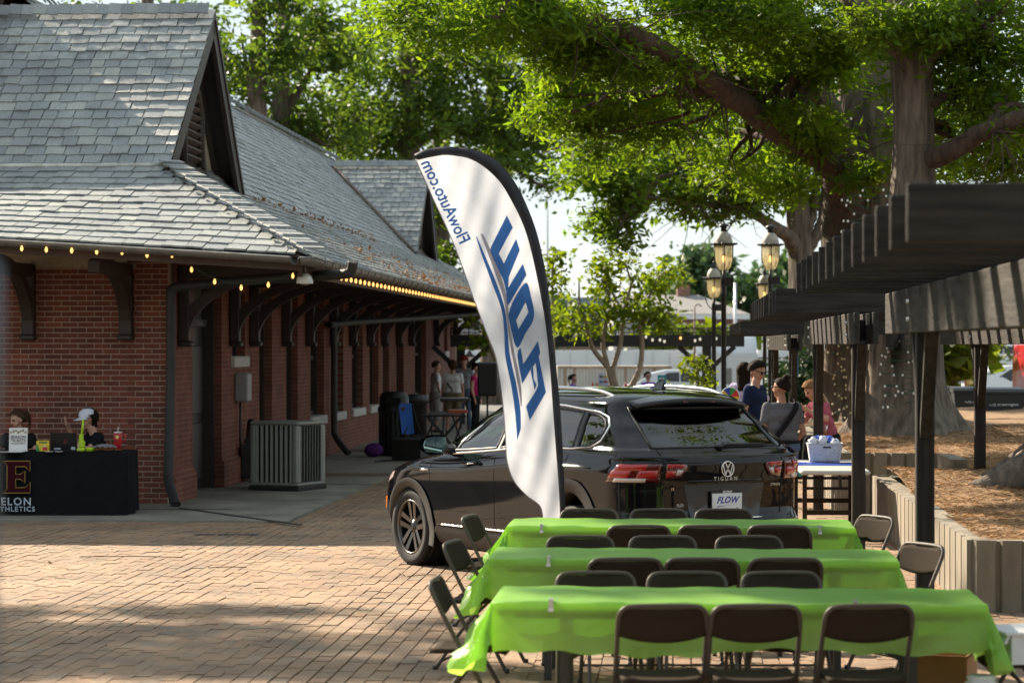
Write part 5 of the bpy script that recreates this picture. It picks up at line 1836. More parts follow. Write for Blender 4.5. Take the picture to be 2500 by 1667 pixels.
run = MB().grid(lambda u, v: Vector((lerp(-Lw / 2 - .35, Lw / 2 + .35, u) if abs(lerp(-Lw / 2 - .35, Lw / 2 + .35, u)) < Lw / 2 + .01 else math.copysign(Lw / 2 + .012, u - .5), lerp(-.15, .55, v) + .02 * math.sin(u * 9), .748 if abs(lerp(-Lw / 2 - .35, Lw / 2 + .35, u)) < Lw / 2 + .01 else .748 - (abs(lerp(-Lw / 2 - .35, Lw / 2 + .35, u)) - Lw / 2))), 40, 6)
ro = run.build('table_runner', m_bluec, None, wt.location, (0, 0, UA))
tag(ro, 'blue cloth runner across the white folding table, ends hanging', 'table runner')
bk = empty('basket', wt.location + Vector((.03, .55, .752)), UA)
tag(bk, 'white woven plastic basket full of blue and white cloth on the white table', 'basket')
bkm = pmat('white woven plastic', (.60, .60, .60), .5, var=.15, vscale=60, bump=.4, bscale=90)
def bkf(u, v):
    a = u * 2 * math.pi
    h_ = v * .20
    k = 1 + .18 * v
    sx = math.copysign(abs(math.cos(a)) ** .35, math.cos(a)); sy = math.copysign(abs(math.sin(a)) ** .35, math.sin(a))
    return Vector((.165 * k * sx, .11 * k * sy, h_ + .002))
bo2 = MB().grid(bkf, 48, 8).build('basket_wall', bkm, bk)
bo2.modifiers.new('thick', 'SOLIDIFY').thickness = .006
MB().tube([bkf(k / 48, 1) for k in range(48)], .008, 6, closed=True).build('basket_rim', bkm, bk)
MB().box((0, 0, .01), (.3, .2, .01)).build('basket_floor', bkm, bk)
MB().box((.02, -.128, .165), (.085, .006, .016)).build('basket_handle', m_bs, bk)
cl = [pmat('blue giveaway cloth', (.04, .12, .5), .7), pmat('white giveaway cloth', (.7, .72, .78), .7)]
for k in range(16):
    c = ((rr.random() - .5) * .26, (rr.random() - .5) * .16, .19 + rr.random() * .05)
    m = MB()
    ph = rr.random() * 6
    m.grid(lambda u, v: Vector((c[0] + (.055 + .014 * math.sin(7 * v * 3 + ph)) * math.sin(math.pi * v) * math.cos(6.283 * u), c[1] + .05 * math.sin(math.pi * v) * math.sin(6.283 * u), c[2] - (.045 + .012 * math.sin(18 * u + ph)) * math.cos(math.pi * v))), 14, 8)
    tag(m.build('folded_cloth', cl[k % 2], None, bk.location, (0, 0, UA)), '%s folded cloth among the heap in the white basket' % ('blue', 'white')[k % 2], 'cloth', 'cloths heaped in the white basket')

# blurred grey pole right beside the camera
pp = MB().lathe([(.030, 0), (.030, 1.98), (.034, 1.99), (.034, 2.10), (.0, 2.14)], 16).build('grey_pole', pmat('blue grey painted pole', (.10, .13, .17), .6))
pp.location = (-.489, 2.15, 0)
tag(pp, 'blurred blue-grey pole at the edge of the picture beside the camera', 'pole')

# ------------------------------------------------------------------ trees
from mathutils import noise
def leaf_mat(name, col, tcol, tr=.5, rough=.5):
    return pmat(name, col, rough, var=.5, vscale=.75, hue=[(.8, .9, .7), (1.1, 1.05, .8), (.65, .8, .8), (1.25, 1.15, .75), (.9, 1, .9)], translucent=tr, tcol=tcol, spec=.3)
m_oak = leaf_mat('willow oak leaf', (.082, .142, .018), (2.8, 2.45, .8), .55)
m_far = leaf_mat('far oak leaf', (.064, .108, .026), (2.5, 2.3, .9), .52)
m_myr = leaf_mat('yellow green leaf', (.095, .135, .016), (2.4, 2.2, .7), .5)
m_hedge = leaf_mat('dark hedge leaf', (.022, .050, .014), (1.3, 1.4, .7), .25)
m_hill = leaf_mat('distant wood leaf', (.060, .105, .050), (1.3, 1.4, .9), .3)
m_bark = pmat('furrowed oak bark', (.125, .098, .074), .95, var=.55, vscale=7, bump=.9, bscale=16, stretch=(1.6, 1.6, .28), detail=8)
m_bark2 = pmat('reddish limb bark', (.075, .048, .034), .95, var=.45, vscale=7, bump=.8, bscale=18, stretch=(1.6, 1.6, .5), detail=8)
m_bark3 = pmat('pale smooth bark', (.24, .19, .135), .85, var=.3, vscale=8, bump=.3, bscale=20)

def leaves(centers, sig, per, size, ratio=.42, droop=.25, seed=0):
    """leaf-shaped faces scattered round cluster centres -> verts, faces"""
    g = np.random.default_rng(seed)
    C = np.repeat(np.asarray(centers, dtype=np.float32), per, axis=0)
    n = len(C)
    sg = np.asarray(sig, dtype=np.float32)
    if sg.ndim == 2: sg = np.repeat(sg, per, axis=0)
    P0 = C + g.normal(size=(n, 3)).astype(np.float32) * sg
    a = g.normal(size=(n, 3)).astype(np.float32); a[:, 2] = a[:, 2] * .6 - droop
    a /= np.linalg.norm(a, axis=1, keepdims=True)
    b = g.normal(size=(n, 3)).astype(np.float32)
    b -= a * (a * b).sum(1, keepdims=True); b /= np.linalg.norm(b, axis=1, keepdims=True)
    L_ = (size * np.clip(g.lognormal(-.08, .42, n), .35, 2.4)).astype(np.float32)[:, None]
    w = L_ * ratio * .5
    V = np.stack([P0, P0 + a * L_ * .45 + b * w, P0 + a * L_, P0 + a * L_ * .45 - b * w], 1).reshape(-1, 3)
    return V, np.arange(n * 4, dtype=np.int32).reshape(-1, 4)

def blob(c, r, n, g, shell=.55):
    """cluster centres inside an ellipsoid, more of them towards its outside"""
    m = max(3, n // 6)
    d = g.normal(size=(m, 3)); d /= np.linalg.norm(d, axis=1, keepdims=True)
    q = (shell + (1 - shell) * g.random(m)) ** (1 / 1.5)
    sub = d * q[:, None]
    pick = g.integers(0, m, n)
    off = g.normal(size=(n, 3)) * np.array([.24, .24, .13])
    return np.asarray(c) + (sub[pick] + off) * np.asarray(r)

def crown(name, blobs, mat, parent, per=26, size=.12, sig=.20, seed=0, ratio=.42, shell=.5, origin=(0, 0, 0), flat=.6, droop=.25):
    g = np.random.default_rng(seed)
    cs = np.concatenate([blob(c, r, n, g, shell) for c, r, n in blobs])
    V, Fq = leaves(cs, (sig, sig, sig * flat), per, size, ratio, droop, seed + 1)
    o = obj(name, np_mesh(name, V - np.asarray(origin, dtype=np.float32), Fq), mat, parent)
    return o

def limb(pts, rad, mat, parent, name='limb', seg=10, rough=.0, n=6):
    c = catmull(pts, n * 3 if rough else n)
    m = len(c)
    rs = []
    for i in range(m):
        t = i / (m - 1) * (len(rad) - 1)
        k = min(int(t), len(rad) - 2)
        rs.append(rad[k] + (rad[k + 1] - rad[k]) * (t - k))
    if rough: seg = max(seg, 18)
    mb = MB().tube(c, rs, seg)
    if rough:
        nv = []
        for i, v in enumerate(mb.v):
            k = min(m - 1, i // seg)
            v = Vector(v); a = v - c[k]
            q = v * (.55 / max(.06, rs[k]))
            f = 1 + .30 * noise.noise(q * .5) + .16 * noise.noise(q * 1.7) + .10 * noise.noise(q * 4)
            nv.append(tuple(c[k] + a * f))
        mb.v = nv
    return mb.build(name, mat, parent)

def twigs(parent, starts, mat, n, ln, g, name='twigs', r0=.02):
    """fine branchwork, too small to count"""
    mb = MB()
    for (p, d) in starts:
        for _ in range(n):
            q = Vector(p)
            v = (Vector(d) + Vector((g.normal(), g.normal(), g.normal() * .6)) * .7).normalized()
            pts = [q.copy()]
            for k in range(4):
                v = (v + Vector((g.normal(), g.normal(), g.normal())) * .25).normalized()
                q = q + v * ln / 4 * (.7 + .6 * g.random())
                pts.append(q.copy())
            mb.tube(pts, [r0, r0 * .75, r0 * .5, r0 * .35, r0 * .2], 4, caps=False)
    o = mb.build(name, mat, parent)
    o['kind'] = 'stuff'
    return o
G = np.random.default_rng(77)
from mathutils import noise
def reach(parent, main, blobs, o_, mat, r0=.07):
    """secondary branches from the nearest main limb into each field of leaves"""
    main = [Vector(p) for p in main]
    for c, r, n in blobs:
        c = Vector(c)
        b = min(main, key=lambda p: (p - c).length)
        for k in range(3):
            e = c + Vector((G.normal() * r[0] * .5, G.normal() * r[1] * .4, G.normal() * r[2] * .35))
            L_ = (e - b).length
            mid = b.lerp(e, .45) + Vector((G.normal() * .12 * L_, G.normal() * .08 * L_, (.06 + G.normal() * .05) * L_))
            q = b.lerp(e, .75) + Vector((G.normal() * .06 * L_, 0, G.normal() * .05 * L_))
            limb([b - o_, mid - o_, q - o_, e - o_, e + (e - q) * .6 - o_], [r0, r0 * .7, r0 * .45, r0 * .25, r0 * .08], mat, parent, 'branch', 6, n=4)

def pb(x, y, Y, rx, rz, n, ry=None):
    """leaf cluster field given by its place and size in the photograph (2352-wide pixels)"""
    k = 2500 / 2352.0
    p = P(x * k, y * k, Y)
    s = k * Y / F
    return (tuple(p), (rx * s, ry if ry else (rx + rz) / 2 * s, rz * s), n)

# --- the two great oaks in the raised bed
def trunk_mesh(pts, rad, seg=110, flute=.05, flare=None, n=16, seed=1):
    c = catmull(pts, n)
    m = len(c)
    vs, fs = [], []
    r = random.Random(seed)
    ph = [r.random() * 6.28 for _ in range(4)]
    for i, p in enumerate(c):
        t = i / (m - 1) * (len(rad) - 1)
        k = min(int(t), len(rad) - 2)
        rr_ = rad[k] + (rad[k + 1] - rad[k]) * (t - k)
        for q in range(seg):
            a = 2 * math.pi * q / seg
            fl = 1 + flute * (math.sin(5 * a + ph[0]) + .6 * math.sin(8 * a + ph[1] + i * .1) + .5 * math.sin(3 * a + ph[2]))
            z = p.z
            nn = noise.noise(Vector((math.cos(a) * 1.7, math.sin(a) * 1.7, z * .9 + seed)))
            fl += (.034 * abs(math.sin(a * 15 + 3.2 * nn)) ** .6 + .030 * nn) * min(1.3, .5 / max(.2, rr_))
            if flare and z < flare[0]:
                w = (1 - (z - c[0].z) / (flare[0] - c[0].z)) ** 2.2
                fl += flare[1] * max(0, w) * (.55 + .8 * max(0, math.sin(5 * a + ph[3])) ** 2)
            vs.append((p.x + rr_ * fl * math.cos(a), p.y + rr_ * fl * math.sin(a), z))
    for i in range(m - 1):
        for q in range(seg):
            l = (q + 1) % seg
            fs.append((i * seg + q, i * seg + l, (i + 1) * seg + l, (i + 1) * seg + q))
    fs.append(tuple((m - 1) * seg + q for q in range(seg)))
    mb = MB(); mb._add(vs, fs, True)
    return mb
k_ = 2500 / 2352.0
def PD(x, y, Y): return P(x * k_, y * k_, Y)

oakA = empty('oak_tree', PD(2070, 995, 36.5)); oA = oakA.location.copy()
tag(oakA, 'grey furrowed oak trunk in the bed, forking above the pergola', 'tree', 'great oaks in the raised beds')
lo = lambda L_, o: [Vector(p) - o for p in L_]
trunk_mesh(lo([PD(2075, 1000, 36.5) - Vector((0, 0, .25)), PD(2075, 930, 36.5), PD(2078, 800, 36.5), PD(2088, 600, 36.5), PD(2095, 400, 36.5), PD(2095, 250, 36.5), PD(2090, 110, 36.4)], oA), [.66, .56, .52, .44, .315, .285, .31], flare=(1.3, .85), seed=4).build('trunk', m_bark, oakA)
limb(lo([PD(2085, 130, 36.4), PD(2050, 80, 36.2), PD(1990, 30, 36), PD(1900, -60, 35.6)], oA), [.24, .17, .14, .10], m_bark, oakA, rough=.012)
limb(lo([PD(2095, 120, 36.4), PD(2085, 20, 36.4), PD(2070, -90, 36.4)], oA), [.3, .26, .2], m_bark, oakA, rough=.012)
limb(lo([PD(2105, 150, 36.4), PD(2150, 90, 36.2), PD(2230, 20, 36), PD(2300, -40, 35.8)], oA), [.26, .2, .14, .1], m_bark, oakA, rough=.012)
limb(lo([PD(2110, 370, 36.5), PD(2180, 350, 36), PD(2270, 300, 35.5), PD(2400, 255, 35)], oA), [.17, .145, .135, .12], m_bark2, oakA, rough=.012)
limb(lo([PD(2100, 260, 36.5), PD(2170, 220, 36.5), PD(2230, 175, 37), PD(2330, 140, 37)], oA), [.1, .08, .06, .04], m_bark2, oakA)
blA = [pb(2270, 130, 37, 200, 150, 130), pb(2300, 340, 38, 170, 80, 90), pb(2210, 60, 36, 120, 90, 60), pb(2330, 230, 36, 90, 130, 60), pb(2030, 60, 35.5, 110, 60, 46), pb(2200, 300, 40, 120, 110, 60), pb(2200, -120, 37, 300, 120, 130)]
reach(oakA, [PD(2100, 300, 36.5), PD(2180, 350, 36), PD(2270, 300, 35.5), PD(2150, 90, 36.2), PD(2230, 20, 36), PD(2050, 80, 36.2)], blA[:5], oA, m_bark2)
crown('crown', blA, m_oak, oakA, per=80, size=.118, sig=.20, seed=3, origin=oA, ratio=.30)
twigs(oakA, [(PD(2280, 300, 35.4) - oA, (.3, 0, -.6)), (PD(2200, 220, 36.6) - oA, (.4, 0, -.4)), (PD(2250, 60, 36) - oA, (.5, 0, .2))], m_bark2, 9, 1.3, G)

oakB = empty('oak_tree', PD(1985, 960, 42)); oB = oakB.location.copy()
tag(oakB, 'broad oak with sweeping reddish limb spreading over the car and lamps', 'tree', 'great oaks in the raised beds')
trunk_mesh(lo([PD(1995, 985, 42) - Vector((0, 0, .3)), PD(1995, 900, 42), PD(1990, 700, 42), PD(1985, 540, 42), PD(2000, 420, 42), PD(2010, 250, 42), PD(2000, 0, 42), PD(1995, -150, 42)], oB), [.95, .80, .72, .74, .78, .66, .56, .5], flare=(1.5, .45), seed=9).build('trunk', m_bark, oakB)
limb(lo([PD(1950, 520, 41.4), PD(1935, 430, 41), PD(1900, 370, 40), PD(1780, 290, 39), PD(1660, 210, 38), PD(1560, 140, 37), PD(1440, 75, 36.3), PD(1330, 45, 35.8), PD(1225, -10, 35.2), PD(1100, -90, 34.6)], oB), [.38, .30, .24, .20, .175, .16, .15, .13, .11, .08], m_bark2, oakB, rough=.02, seg=12)
limb(lo([PD(1430, 90, 36.8), PD(1380, 70, 36.8), PD(1300, 40, 36.5), PD(1220, -20, 36.2)], oB), [.12, .15, .14, .1], m_bark2, oakB, rough=.015)
limb(lo([PD(1770, 285, 39), PD(1730, 235, 39), PD(1690, 180, 39), PD(1660, 90, 39)], oB), [.15, .13, .1, .06], m_bark2, oakB, rough=.012)
limb(lo([PD(1950, 380, 41.6), PD(1900, 270, 41.4), PD(1850, 160, 41), PD(1810, 20, 40.6), PD(1790, -80, 40)], oB), [.34, .28, .24, .2, .16], m_bark, oakB, rough=.015)
limb(lo([PD(1890, 300, 41.4), PD(1850, 230, 41.6), PD(1815, 120, 41.8), PD(1800, 0, 42)], oB), [.12, .11, .09, .07], m_bark, oakB, rough=.01)
limb(lo([PD(2040, 300, 42), PD(2090, 200, 42), PD(2150, 60, 42), PD(2200, -60, 42)], oB), [.36, .3, .24, .2], m_bark, oakB, rough=.015)
limb(lo([PD(1960, 400, 41.8), PD(1880, 340, 42.5), PD(1800, 330, 43), PD(1700, 300, 44)], oB), [.16, .12, .08, .05], m_bark2, oakB, rough=.01)
blB = [pb(1420, 110, 37, 170, 70, 100), pb(1650, 60, 37.5, 200, 90, 150), pb(1850, 60, 38.5, 160, 100, 110), pb(1080, 40, 35.5, 190, 70, 110), pb(1250, 60, 36.5, 150, 60, 80), pb(1520, 250, 41, 170, 70, 110), pb(1700, 390, 42, 150, 60, 60),
                pb(1760, 190, 40, 150, 80, 80), pb(1500, -100, 37, 500, 90, 160), pb(1380, 210, 40, 120, 80, 70), pb(1880, 120, 39, 90, 60, 24), pb(1310, 230, 40, 90, 90, 46), pb(1390, 320, 46, 90, 70, 40), pb(1600, 170, 39, 140, 60, 60)]
reach(oakB, [PD(1900, 370, 40), PD(1780, 290, 39), PD(1660, 210, 38), PD(1560, 140, 37), PD(1440, 75, 36.3), PD(1330, 45, 35.8), PD(1225, -10, 35.2), PD(1850, 160, 41), PD(1810, 20, 40.6)], [b for b in blB if b[2] < 120], oB, m_bark2, .085)
crown('crown', blB, m_oak, oakB, per=80, size=.118, sig=.21, seed=5, origin=oB, ratio=.30)
twigs(oakB, [(PD(x, y, Y) - oB, d) for x, y, Y, d in ((1900, 360, 40, (-.3, -.3, .5)), (1850, 330, 39.5, (-.4, -.2, .3)), (1660, 215, 38, (-.4, 0, -.5)), (1560, 140, 37, (-.4, 0, -.5)), (1450, 80, 36.4, (-.5, 0, -.4)), (1330, 45, 35.8, (-.4, 0, -.4)), (1740, 250, 39, (.1, 0, .9)), (1500, 250, 41, (-.8, 0, -.3)))], m_bark2, 9, 1.5, G)
# fresh shoots on the limbs
crown('shoots', [pb(1930, 320, 39.5, 70, 60, 22), pb(1880, 280, 39, 60, 40, 14), pb(1990, 400, 40, 50, 40, 12), pb(1820, 270, 38.5, 40, 25, 8)], m_oak, oakB, per=60, size=.16, sig=.2, seed=15, origin=oB, ratio=.28, droop=.5)
# bulbs wound round the trunks
def trunk_lights(label, spots, Y, mat):
    t = empty('trunk_light_string', PD(spots[0][0], spots[0][1], Y)); o_ = t.location.copy()
    tag(t, label, 'string lights')
    MB().tube(catmull([PD(x, y, Y) - o_ for x, y in spots], 3), .006, 4).build('cable', pmat('green light cable', (.02, .06, .03), .6), t)
    for x, y in spots:
        MB().ball(PD(x + G.normal() * 3, y + G.normal() * 4, Y) - o_, (.017, .014, .022), 6, 5).build('bulb', mat, t)
m_bw = pmat('white wax bulb', (.72, .70, .66), .4)
m_by = pmat('cream wax bulb', (.72, .64, .40), .4)
sp = [(2075 + 50 * math.sin(k * 1.3) + G.normal() * 6, 780 + 4.5 * k + G.normal() * 5) for k in range(34)]
trunk_lights('white bulbs wound round the grey oak trunk below the pergola', sp, 35.7, m_bw)
sp = [(1985 + 50 * math.sin(k * 1.1) + G.normal() * 6, 430 + 5 * k + G.normal() * 6) for k in range(24)]
trunk_lights('white bulbs wound round the oak trunks above the pergola', sp, 35.8, m_bw)
sp = [(1930 + 16 * math.sin(k * 1.7) + G.normal() * 6, 770 + 6.2 * k) for k in range(34)]
trunk_lights('cream bulbs wound round the broad oak trunk behind the pergola posts', sp, 40.9, m_by)

# --- root of the tree beyond the frame in the near bed
oakC = empty('oak_tree', (6.35, 25.6, .5)); oC = oakC.location.copy()
tag(oakC, 'spreading mossy root flare of an oak in the near planter', 'tree', 'great oaks in the raised beds')
trunk_mesh(lo([Vector((6.4, 25.6, .35)), Vector((6.4, 25.6, .8)), Vector((6.4, 25.6, 1.4)), Vector((6.45, 25.6, 3)), Vector((6.5, 25.6, 7)), Vector((6.5, 25.6, 9))], oC), [.72, .64, .56, .5, .44, .4], flare=(1.5, 1.35), seed=12).build('trunk', m_bark, oakC)
for a, ln_ in ((-2.85, 1.75),):
    e = Vector((6.4 + ln_ * math.cos(a), 25.6 + ln_ * math.sin(a), .50))
    s_ = Vector((6.4, 25.6, 1.3))
    mid = s_.lerp(e, .55) + Vector((0, 0, -.16))
    limb([s_ - oC, mid - oC, e - oC], [.42, .26, .08], m_bark, oakC, 'root', 16, rough=.02)
crown('crown', [((7.5, 23.5, 8.6), (3.6, 3.4, 1.5), 110)], m_oak, oakC, per=90, size=.14, sig=.28, seed=21, origin=oC, ratio=.3)

# --- oak behind the pergola
oakD = empty('oak_tree', PD(1845, 900, 58)); oD = oakD.location.copy(); 
tag(oakD, 'oak with forked trunk and drooping boughs behind the lamp posts', 'tree')
trunk_mesh(lo([PD(1845, 930, 58), PD(1845, 800, 58), PD(1843, 640, 58), PD(1838, 540, 58), PD(1832, 440, 58), PD(1830, 330, 58), PD(1825, 200, 58)], oD), [.38, .31, .29, .29, .26, .2, .14], flare=(1.0, .5), seed=22).build('trunk', m_bark, oakD)
limb(lo([PD(1835, 590, 58), PD(1810, 545, 57.6), PD(1760, 510, 57), PD(1700, 475, 56.5), PD(1600, 470, 56), PD(1480, 450, 55.5)], oD), [.20, .16, .13, .10, .07, .04], m_bark, oakD, rough=.012)
limb(lo([PD(1850, 580, 58), PD(1880, 530, 58), PD(1893, 470, 58), PD(1900, 380, 58)], oD), [.17, .14, .12, .1], m_bark, oakD, rough=.012)
limb(lo([PD(1845, 560, 58), PD(1862, 510, 58), PD(1870, 480, 58), PD(1880, 400, 58)], oD), [.16, .12, .1, .1], m_bark, oakD, rough=.012)
blD = [pb(1500, 400, 56, 190, 70, 120), pb(1390, 430, 55.5, 90, 50, 46), pb(1640, 440, 56.5, 160, 55, 80), pb(1400, 500, 55.5, 60, 40, 24), pb(1700, 300, 57, 200, 110, 120), pb(1850, 380, 58, 120, 80, 60), pb(1560, 320, 58, 170, 90, 90), pb(1420, 540, 55.4, 30, 30, 8), pb(1340, 400, 55.5, 60, 40, 20), pb(1790, 200, 59, 200, 150, 90)]
reach(oakD, [PD(1700, 475, 56.5), PD(1600, 470, 56), PD(1480, 450, 55.5), PD(1832, 400, 58), PD(1900, 380, 58)], blD, oD, m_bark, .08)
crown('crown', blD, m_oak, oakD, per=46, size=.17, sig=.26, seed=25, origin=oD, ratio=.36)
twigs(oakD, [(PD(x, y, 56) - oD, (-.5, 0, -.3)) for x, y in ((1700, 475), (1600, 470), (1500, 450), (1660, 400))], m_bark, 8, 1.5, G)
sp = [(1838 + 8 * math.sin(k * 1.7), 760 + 5 * k) for k in range(16)]
trunk_lights('cream bulbs wound round the far oak trunk above the blue sign', sp, 57.4, m_by)

# --- tall trees behind the depot
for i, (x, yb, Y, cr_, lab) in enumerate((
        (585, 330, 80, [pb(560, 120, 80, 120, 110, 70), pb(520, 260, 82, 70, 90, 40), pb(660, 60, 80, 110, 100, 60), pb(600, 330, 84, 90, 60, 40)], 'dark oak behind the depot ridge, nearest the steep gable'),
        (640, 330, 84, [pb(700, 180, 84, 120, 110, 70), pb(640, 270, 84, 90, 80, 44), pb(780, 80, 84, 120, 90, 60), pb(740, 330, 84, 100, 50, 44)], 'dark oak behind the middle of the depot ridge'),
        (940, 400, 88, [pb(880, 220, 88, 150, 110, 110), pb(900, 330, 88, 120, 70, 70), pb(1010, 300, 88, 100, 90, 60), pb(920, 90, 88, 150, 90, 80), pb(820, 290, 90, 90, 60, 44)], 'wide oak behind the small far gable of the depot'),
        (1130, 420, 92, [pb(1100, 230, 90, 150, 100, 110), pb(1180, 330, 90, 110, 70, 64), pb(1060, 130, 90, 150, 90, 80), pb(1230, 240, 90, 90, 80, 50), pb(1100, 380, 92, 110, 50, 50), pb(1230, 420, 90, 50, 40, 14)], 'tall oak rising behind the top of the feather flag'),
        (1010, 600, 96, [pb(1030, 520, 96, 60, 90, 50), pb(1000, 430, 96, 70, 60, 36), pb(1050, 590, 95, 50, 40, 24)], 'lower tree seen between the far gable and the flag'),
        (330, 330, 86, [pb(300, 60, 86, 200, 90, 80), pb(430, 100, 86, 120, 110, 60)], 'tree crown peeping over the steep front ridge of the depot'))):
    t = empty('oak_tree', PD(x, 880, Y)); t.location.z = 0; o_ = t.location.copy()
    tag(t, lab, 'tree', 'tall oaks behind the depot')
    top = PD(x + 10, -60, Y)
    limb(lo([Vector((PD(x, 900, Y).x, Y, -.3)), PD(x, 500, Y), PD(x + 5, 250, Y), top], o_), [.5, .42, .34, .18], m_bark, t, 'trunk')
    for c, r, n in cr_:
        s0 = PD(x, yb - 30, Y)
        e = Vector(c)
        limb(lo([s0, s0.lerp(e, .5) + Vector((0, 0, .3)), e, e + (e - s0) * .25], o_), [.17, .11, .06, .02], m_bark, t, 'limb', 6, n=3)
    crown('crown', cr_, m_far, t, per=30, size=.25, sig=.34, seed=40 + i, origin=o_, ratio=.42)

# --- small crape myrtle behind the car
my = empty('crape_myrtle', PD(1410, 880, 52)); my.location.z = 0; oM = my.location.copy()
tag(my, 'small multi-stemmed yellow-green tree in front of the long trellis', 'tree')
mst = [[(1420, 905), (1400, 850), (1362, 800), (1345, 740), (1330, 690)], [(1415, 905), (1408, 850), (1425, 790), (1432, 720), (1450, 650)], [(1440, 905), (1468, 850), (1475, 790), (1470, 740), (1500, 660)], [(1412, 900), (1395, 840), (1385, 780), (1400, 700), (1390, 630)]]
for st_ in mst:
    limb(lo([PD(x, y, 52) for x, y in st_], oM), [.075, .06, .05, .035, .02], m_bark3, my, 'stem', 8)
for a, b in (((1345, 740), (1300, 690)), ((1432, 720), (1380, 640)), ((1432, 720), (1470, 610)), ((1470, 740), (1550, 720)), ((1450, 650), (1430, 600)), ((1500, 660), (1540, 620)), ((1330, 690), (1330, 640))):
    limb(lo([PD(*a, 52), PD((a[0] + b[0]) / 2, (a[1] + b[1]) / 2 - 8, 52), PD(*b, 52)], oM), [.03, .02, .01], m_bark3, my, 'branch', 6)
crown('crown', [pb(1395, 640, 52, 30, 45, 15), pb(1360, 690, 52, 40, 40, 18), pb(1440, 680, 52, 45, 45, 20), pb(1490, 640, 52, 40, 35, 18), pb(1530, 720, 52, 45, 30, 18), pb(1420, 740, 52, 70, 30, 20), pb(1330, 740, 52, 40, 30, 13), pb(1480, 740, 52, 60, 25, 15), pb(1530, 620, 52, 25, 25, 9), pb(1310, 700, 52, 20, 20, 6), pb(1450, 600, 52, 25, 18, 5), pb(1395, 590, 52, 14, 14, 3), pb(1560, 640, 52, 14, 12, 3)], m_myr, my, per=19, size=.13, sig=.16, seed=60, origin=oM, ratio=.5, shell=.3)
# sapling by the trellis post
for i, (x, Y, lab, bl) in enumerate(((1600, 44, 'young leafy sapling beside the lamp posts behind the car', [(1585, 850, 16, 12, 5), (1600, 880, 20, 14, 6), (1612, 835, 14, 14, 5), (1592, 832, 8, 10, 3), (1625, 870, 14, 16, 4)]), (1268, 54, 'small tree half hidden behind the feather flag', [(1275, 590, 24, 18, 7), (1262, 640, 30, 26, 8), (1290, 660, 20, 20, 5), (1270, 720, 34, 24, 8), (1120, 780, 26, 24, 7), (1100, 740, 20, 20, 4)]))):
    t = empty('sapling', PD(x, 900, Y)); t.location.z = 0; o_ = t.location.copy()
    tag(t, lab, 'tree')
    limb(lo([PD(x, 930, Y), PD(x + 4, 880, Y), PD(x, 830 if i == 0 else 600, Y)], o_), [.03, .02, .008] if i == 0 else [.06, .05, .02], m_bark3, t, 'stem', 7)
    if i == 1:
        limb(lo([PD(1130, 900, Y), PD(1140, 840, Y), PD(1115, 770, Y), PD(1100, 740, Y)], o_), [.05, .045, .03, .015], m_bark3, t, 'stem', 7)
    crown('crown', [pb(a, b, Y, c, d, e) for a, b, c, d, e in bl], m_myr, t, per=9 if i == 0 else 20, size=.13 if i == 0 else .14, sig=.12 if i == 0 else .18, seed=66 + i, origin=o_, ratio=.5, shell=.2)

# --- dark hedge by the blue sign
hd = empty('hedge', PD(1870, 900, 56)); hd.location.z = 0; oH = hd.location.copy()
tag(hd, 'dark clipped hedge between the blue sign and the oak trunks', 'hedge')
crown('foliage', [pb(1870, 880, 56, 70, 50, 170), pb(1930, 880, 57, 50, 50, 90), pb(1815, 890, 55, 30, 40, 60)], m_hedge, hd, per=60, size=.11, sig=.2, seed=70, origin=oH, ratio=.5, shell=.3)
limb([Vector((0, 0, 0)), Vector((0, 0, .6)), Vector((.1, 0, 1.2))], [.06, .05, .02], m_bark, hd, 'stem', 6)

# --- distant wood on the rise and trees across the car park
def far_tree(x, y, Y, rx, rz, n, label, mat, grp, size, seed, sig):
    t = empty('distant_tree', PD(x, 860, Y)); t.location.z = gz(0, Y); o_ = t.location.copy()
    tag(t, label, 'tree', grp)
    limb([Vector((0, 0, -.2)), Vector((0, 0, 2)), PD(x, y, Y) - o_], [.35, .3, .1], m_bark, t, 'trunk', 6, n=3)
    g_ = np.random.default_rng(seed)
    bl = [pb(x + g_.uniform(-.5, .5) * rx, y + g_.uniform(-.5, .5) * rz, Y, rx * .6, rz * .6, n // 4) for _ in range(4)]
    crown('crown', bl, mat, t, per=40, size=size, sig=sig, seed=seed, origin=o_, ratio=.6, shell=.5)
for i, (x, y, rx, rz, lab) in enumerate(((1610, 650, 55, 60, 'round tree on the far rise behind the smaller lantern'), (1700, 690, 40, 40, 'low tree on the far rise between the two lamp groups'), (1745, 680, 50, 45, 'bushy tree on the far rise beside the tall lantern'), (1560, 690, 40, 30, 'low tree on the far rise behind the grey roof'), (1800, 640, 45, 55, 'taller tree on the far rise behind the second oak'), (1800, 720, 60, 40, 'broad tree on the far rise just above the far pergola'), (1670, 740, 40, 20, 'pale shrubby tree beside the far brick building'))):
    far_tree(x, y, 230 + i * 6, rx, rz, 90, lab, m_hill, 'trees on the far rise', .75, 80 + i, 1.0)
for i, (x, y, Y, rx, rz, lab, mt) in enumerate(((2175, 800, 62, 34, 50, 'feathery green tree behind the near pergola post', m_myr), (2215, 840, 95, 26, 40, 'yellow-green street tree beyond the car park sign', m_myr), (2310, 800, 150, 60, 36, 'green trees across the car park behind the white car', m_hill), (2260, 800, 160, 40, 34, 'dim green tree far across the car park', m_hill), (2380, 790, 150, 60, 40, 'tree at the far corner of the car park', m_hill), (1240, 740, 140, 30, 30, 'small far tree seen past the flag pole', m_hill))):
    far_tree(x, y, Y, rx, rz, 70, lab, mt, 'trees across the car park', .16 + Y * .0022, 95 + i, .2 + Y * .004)

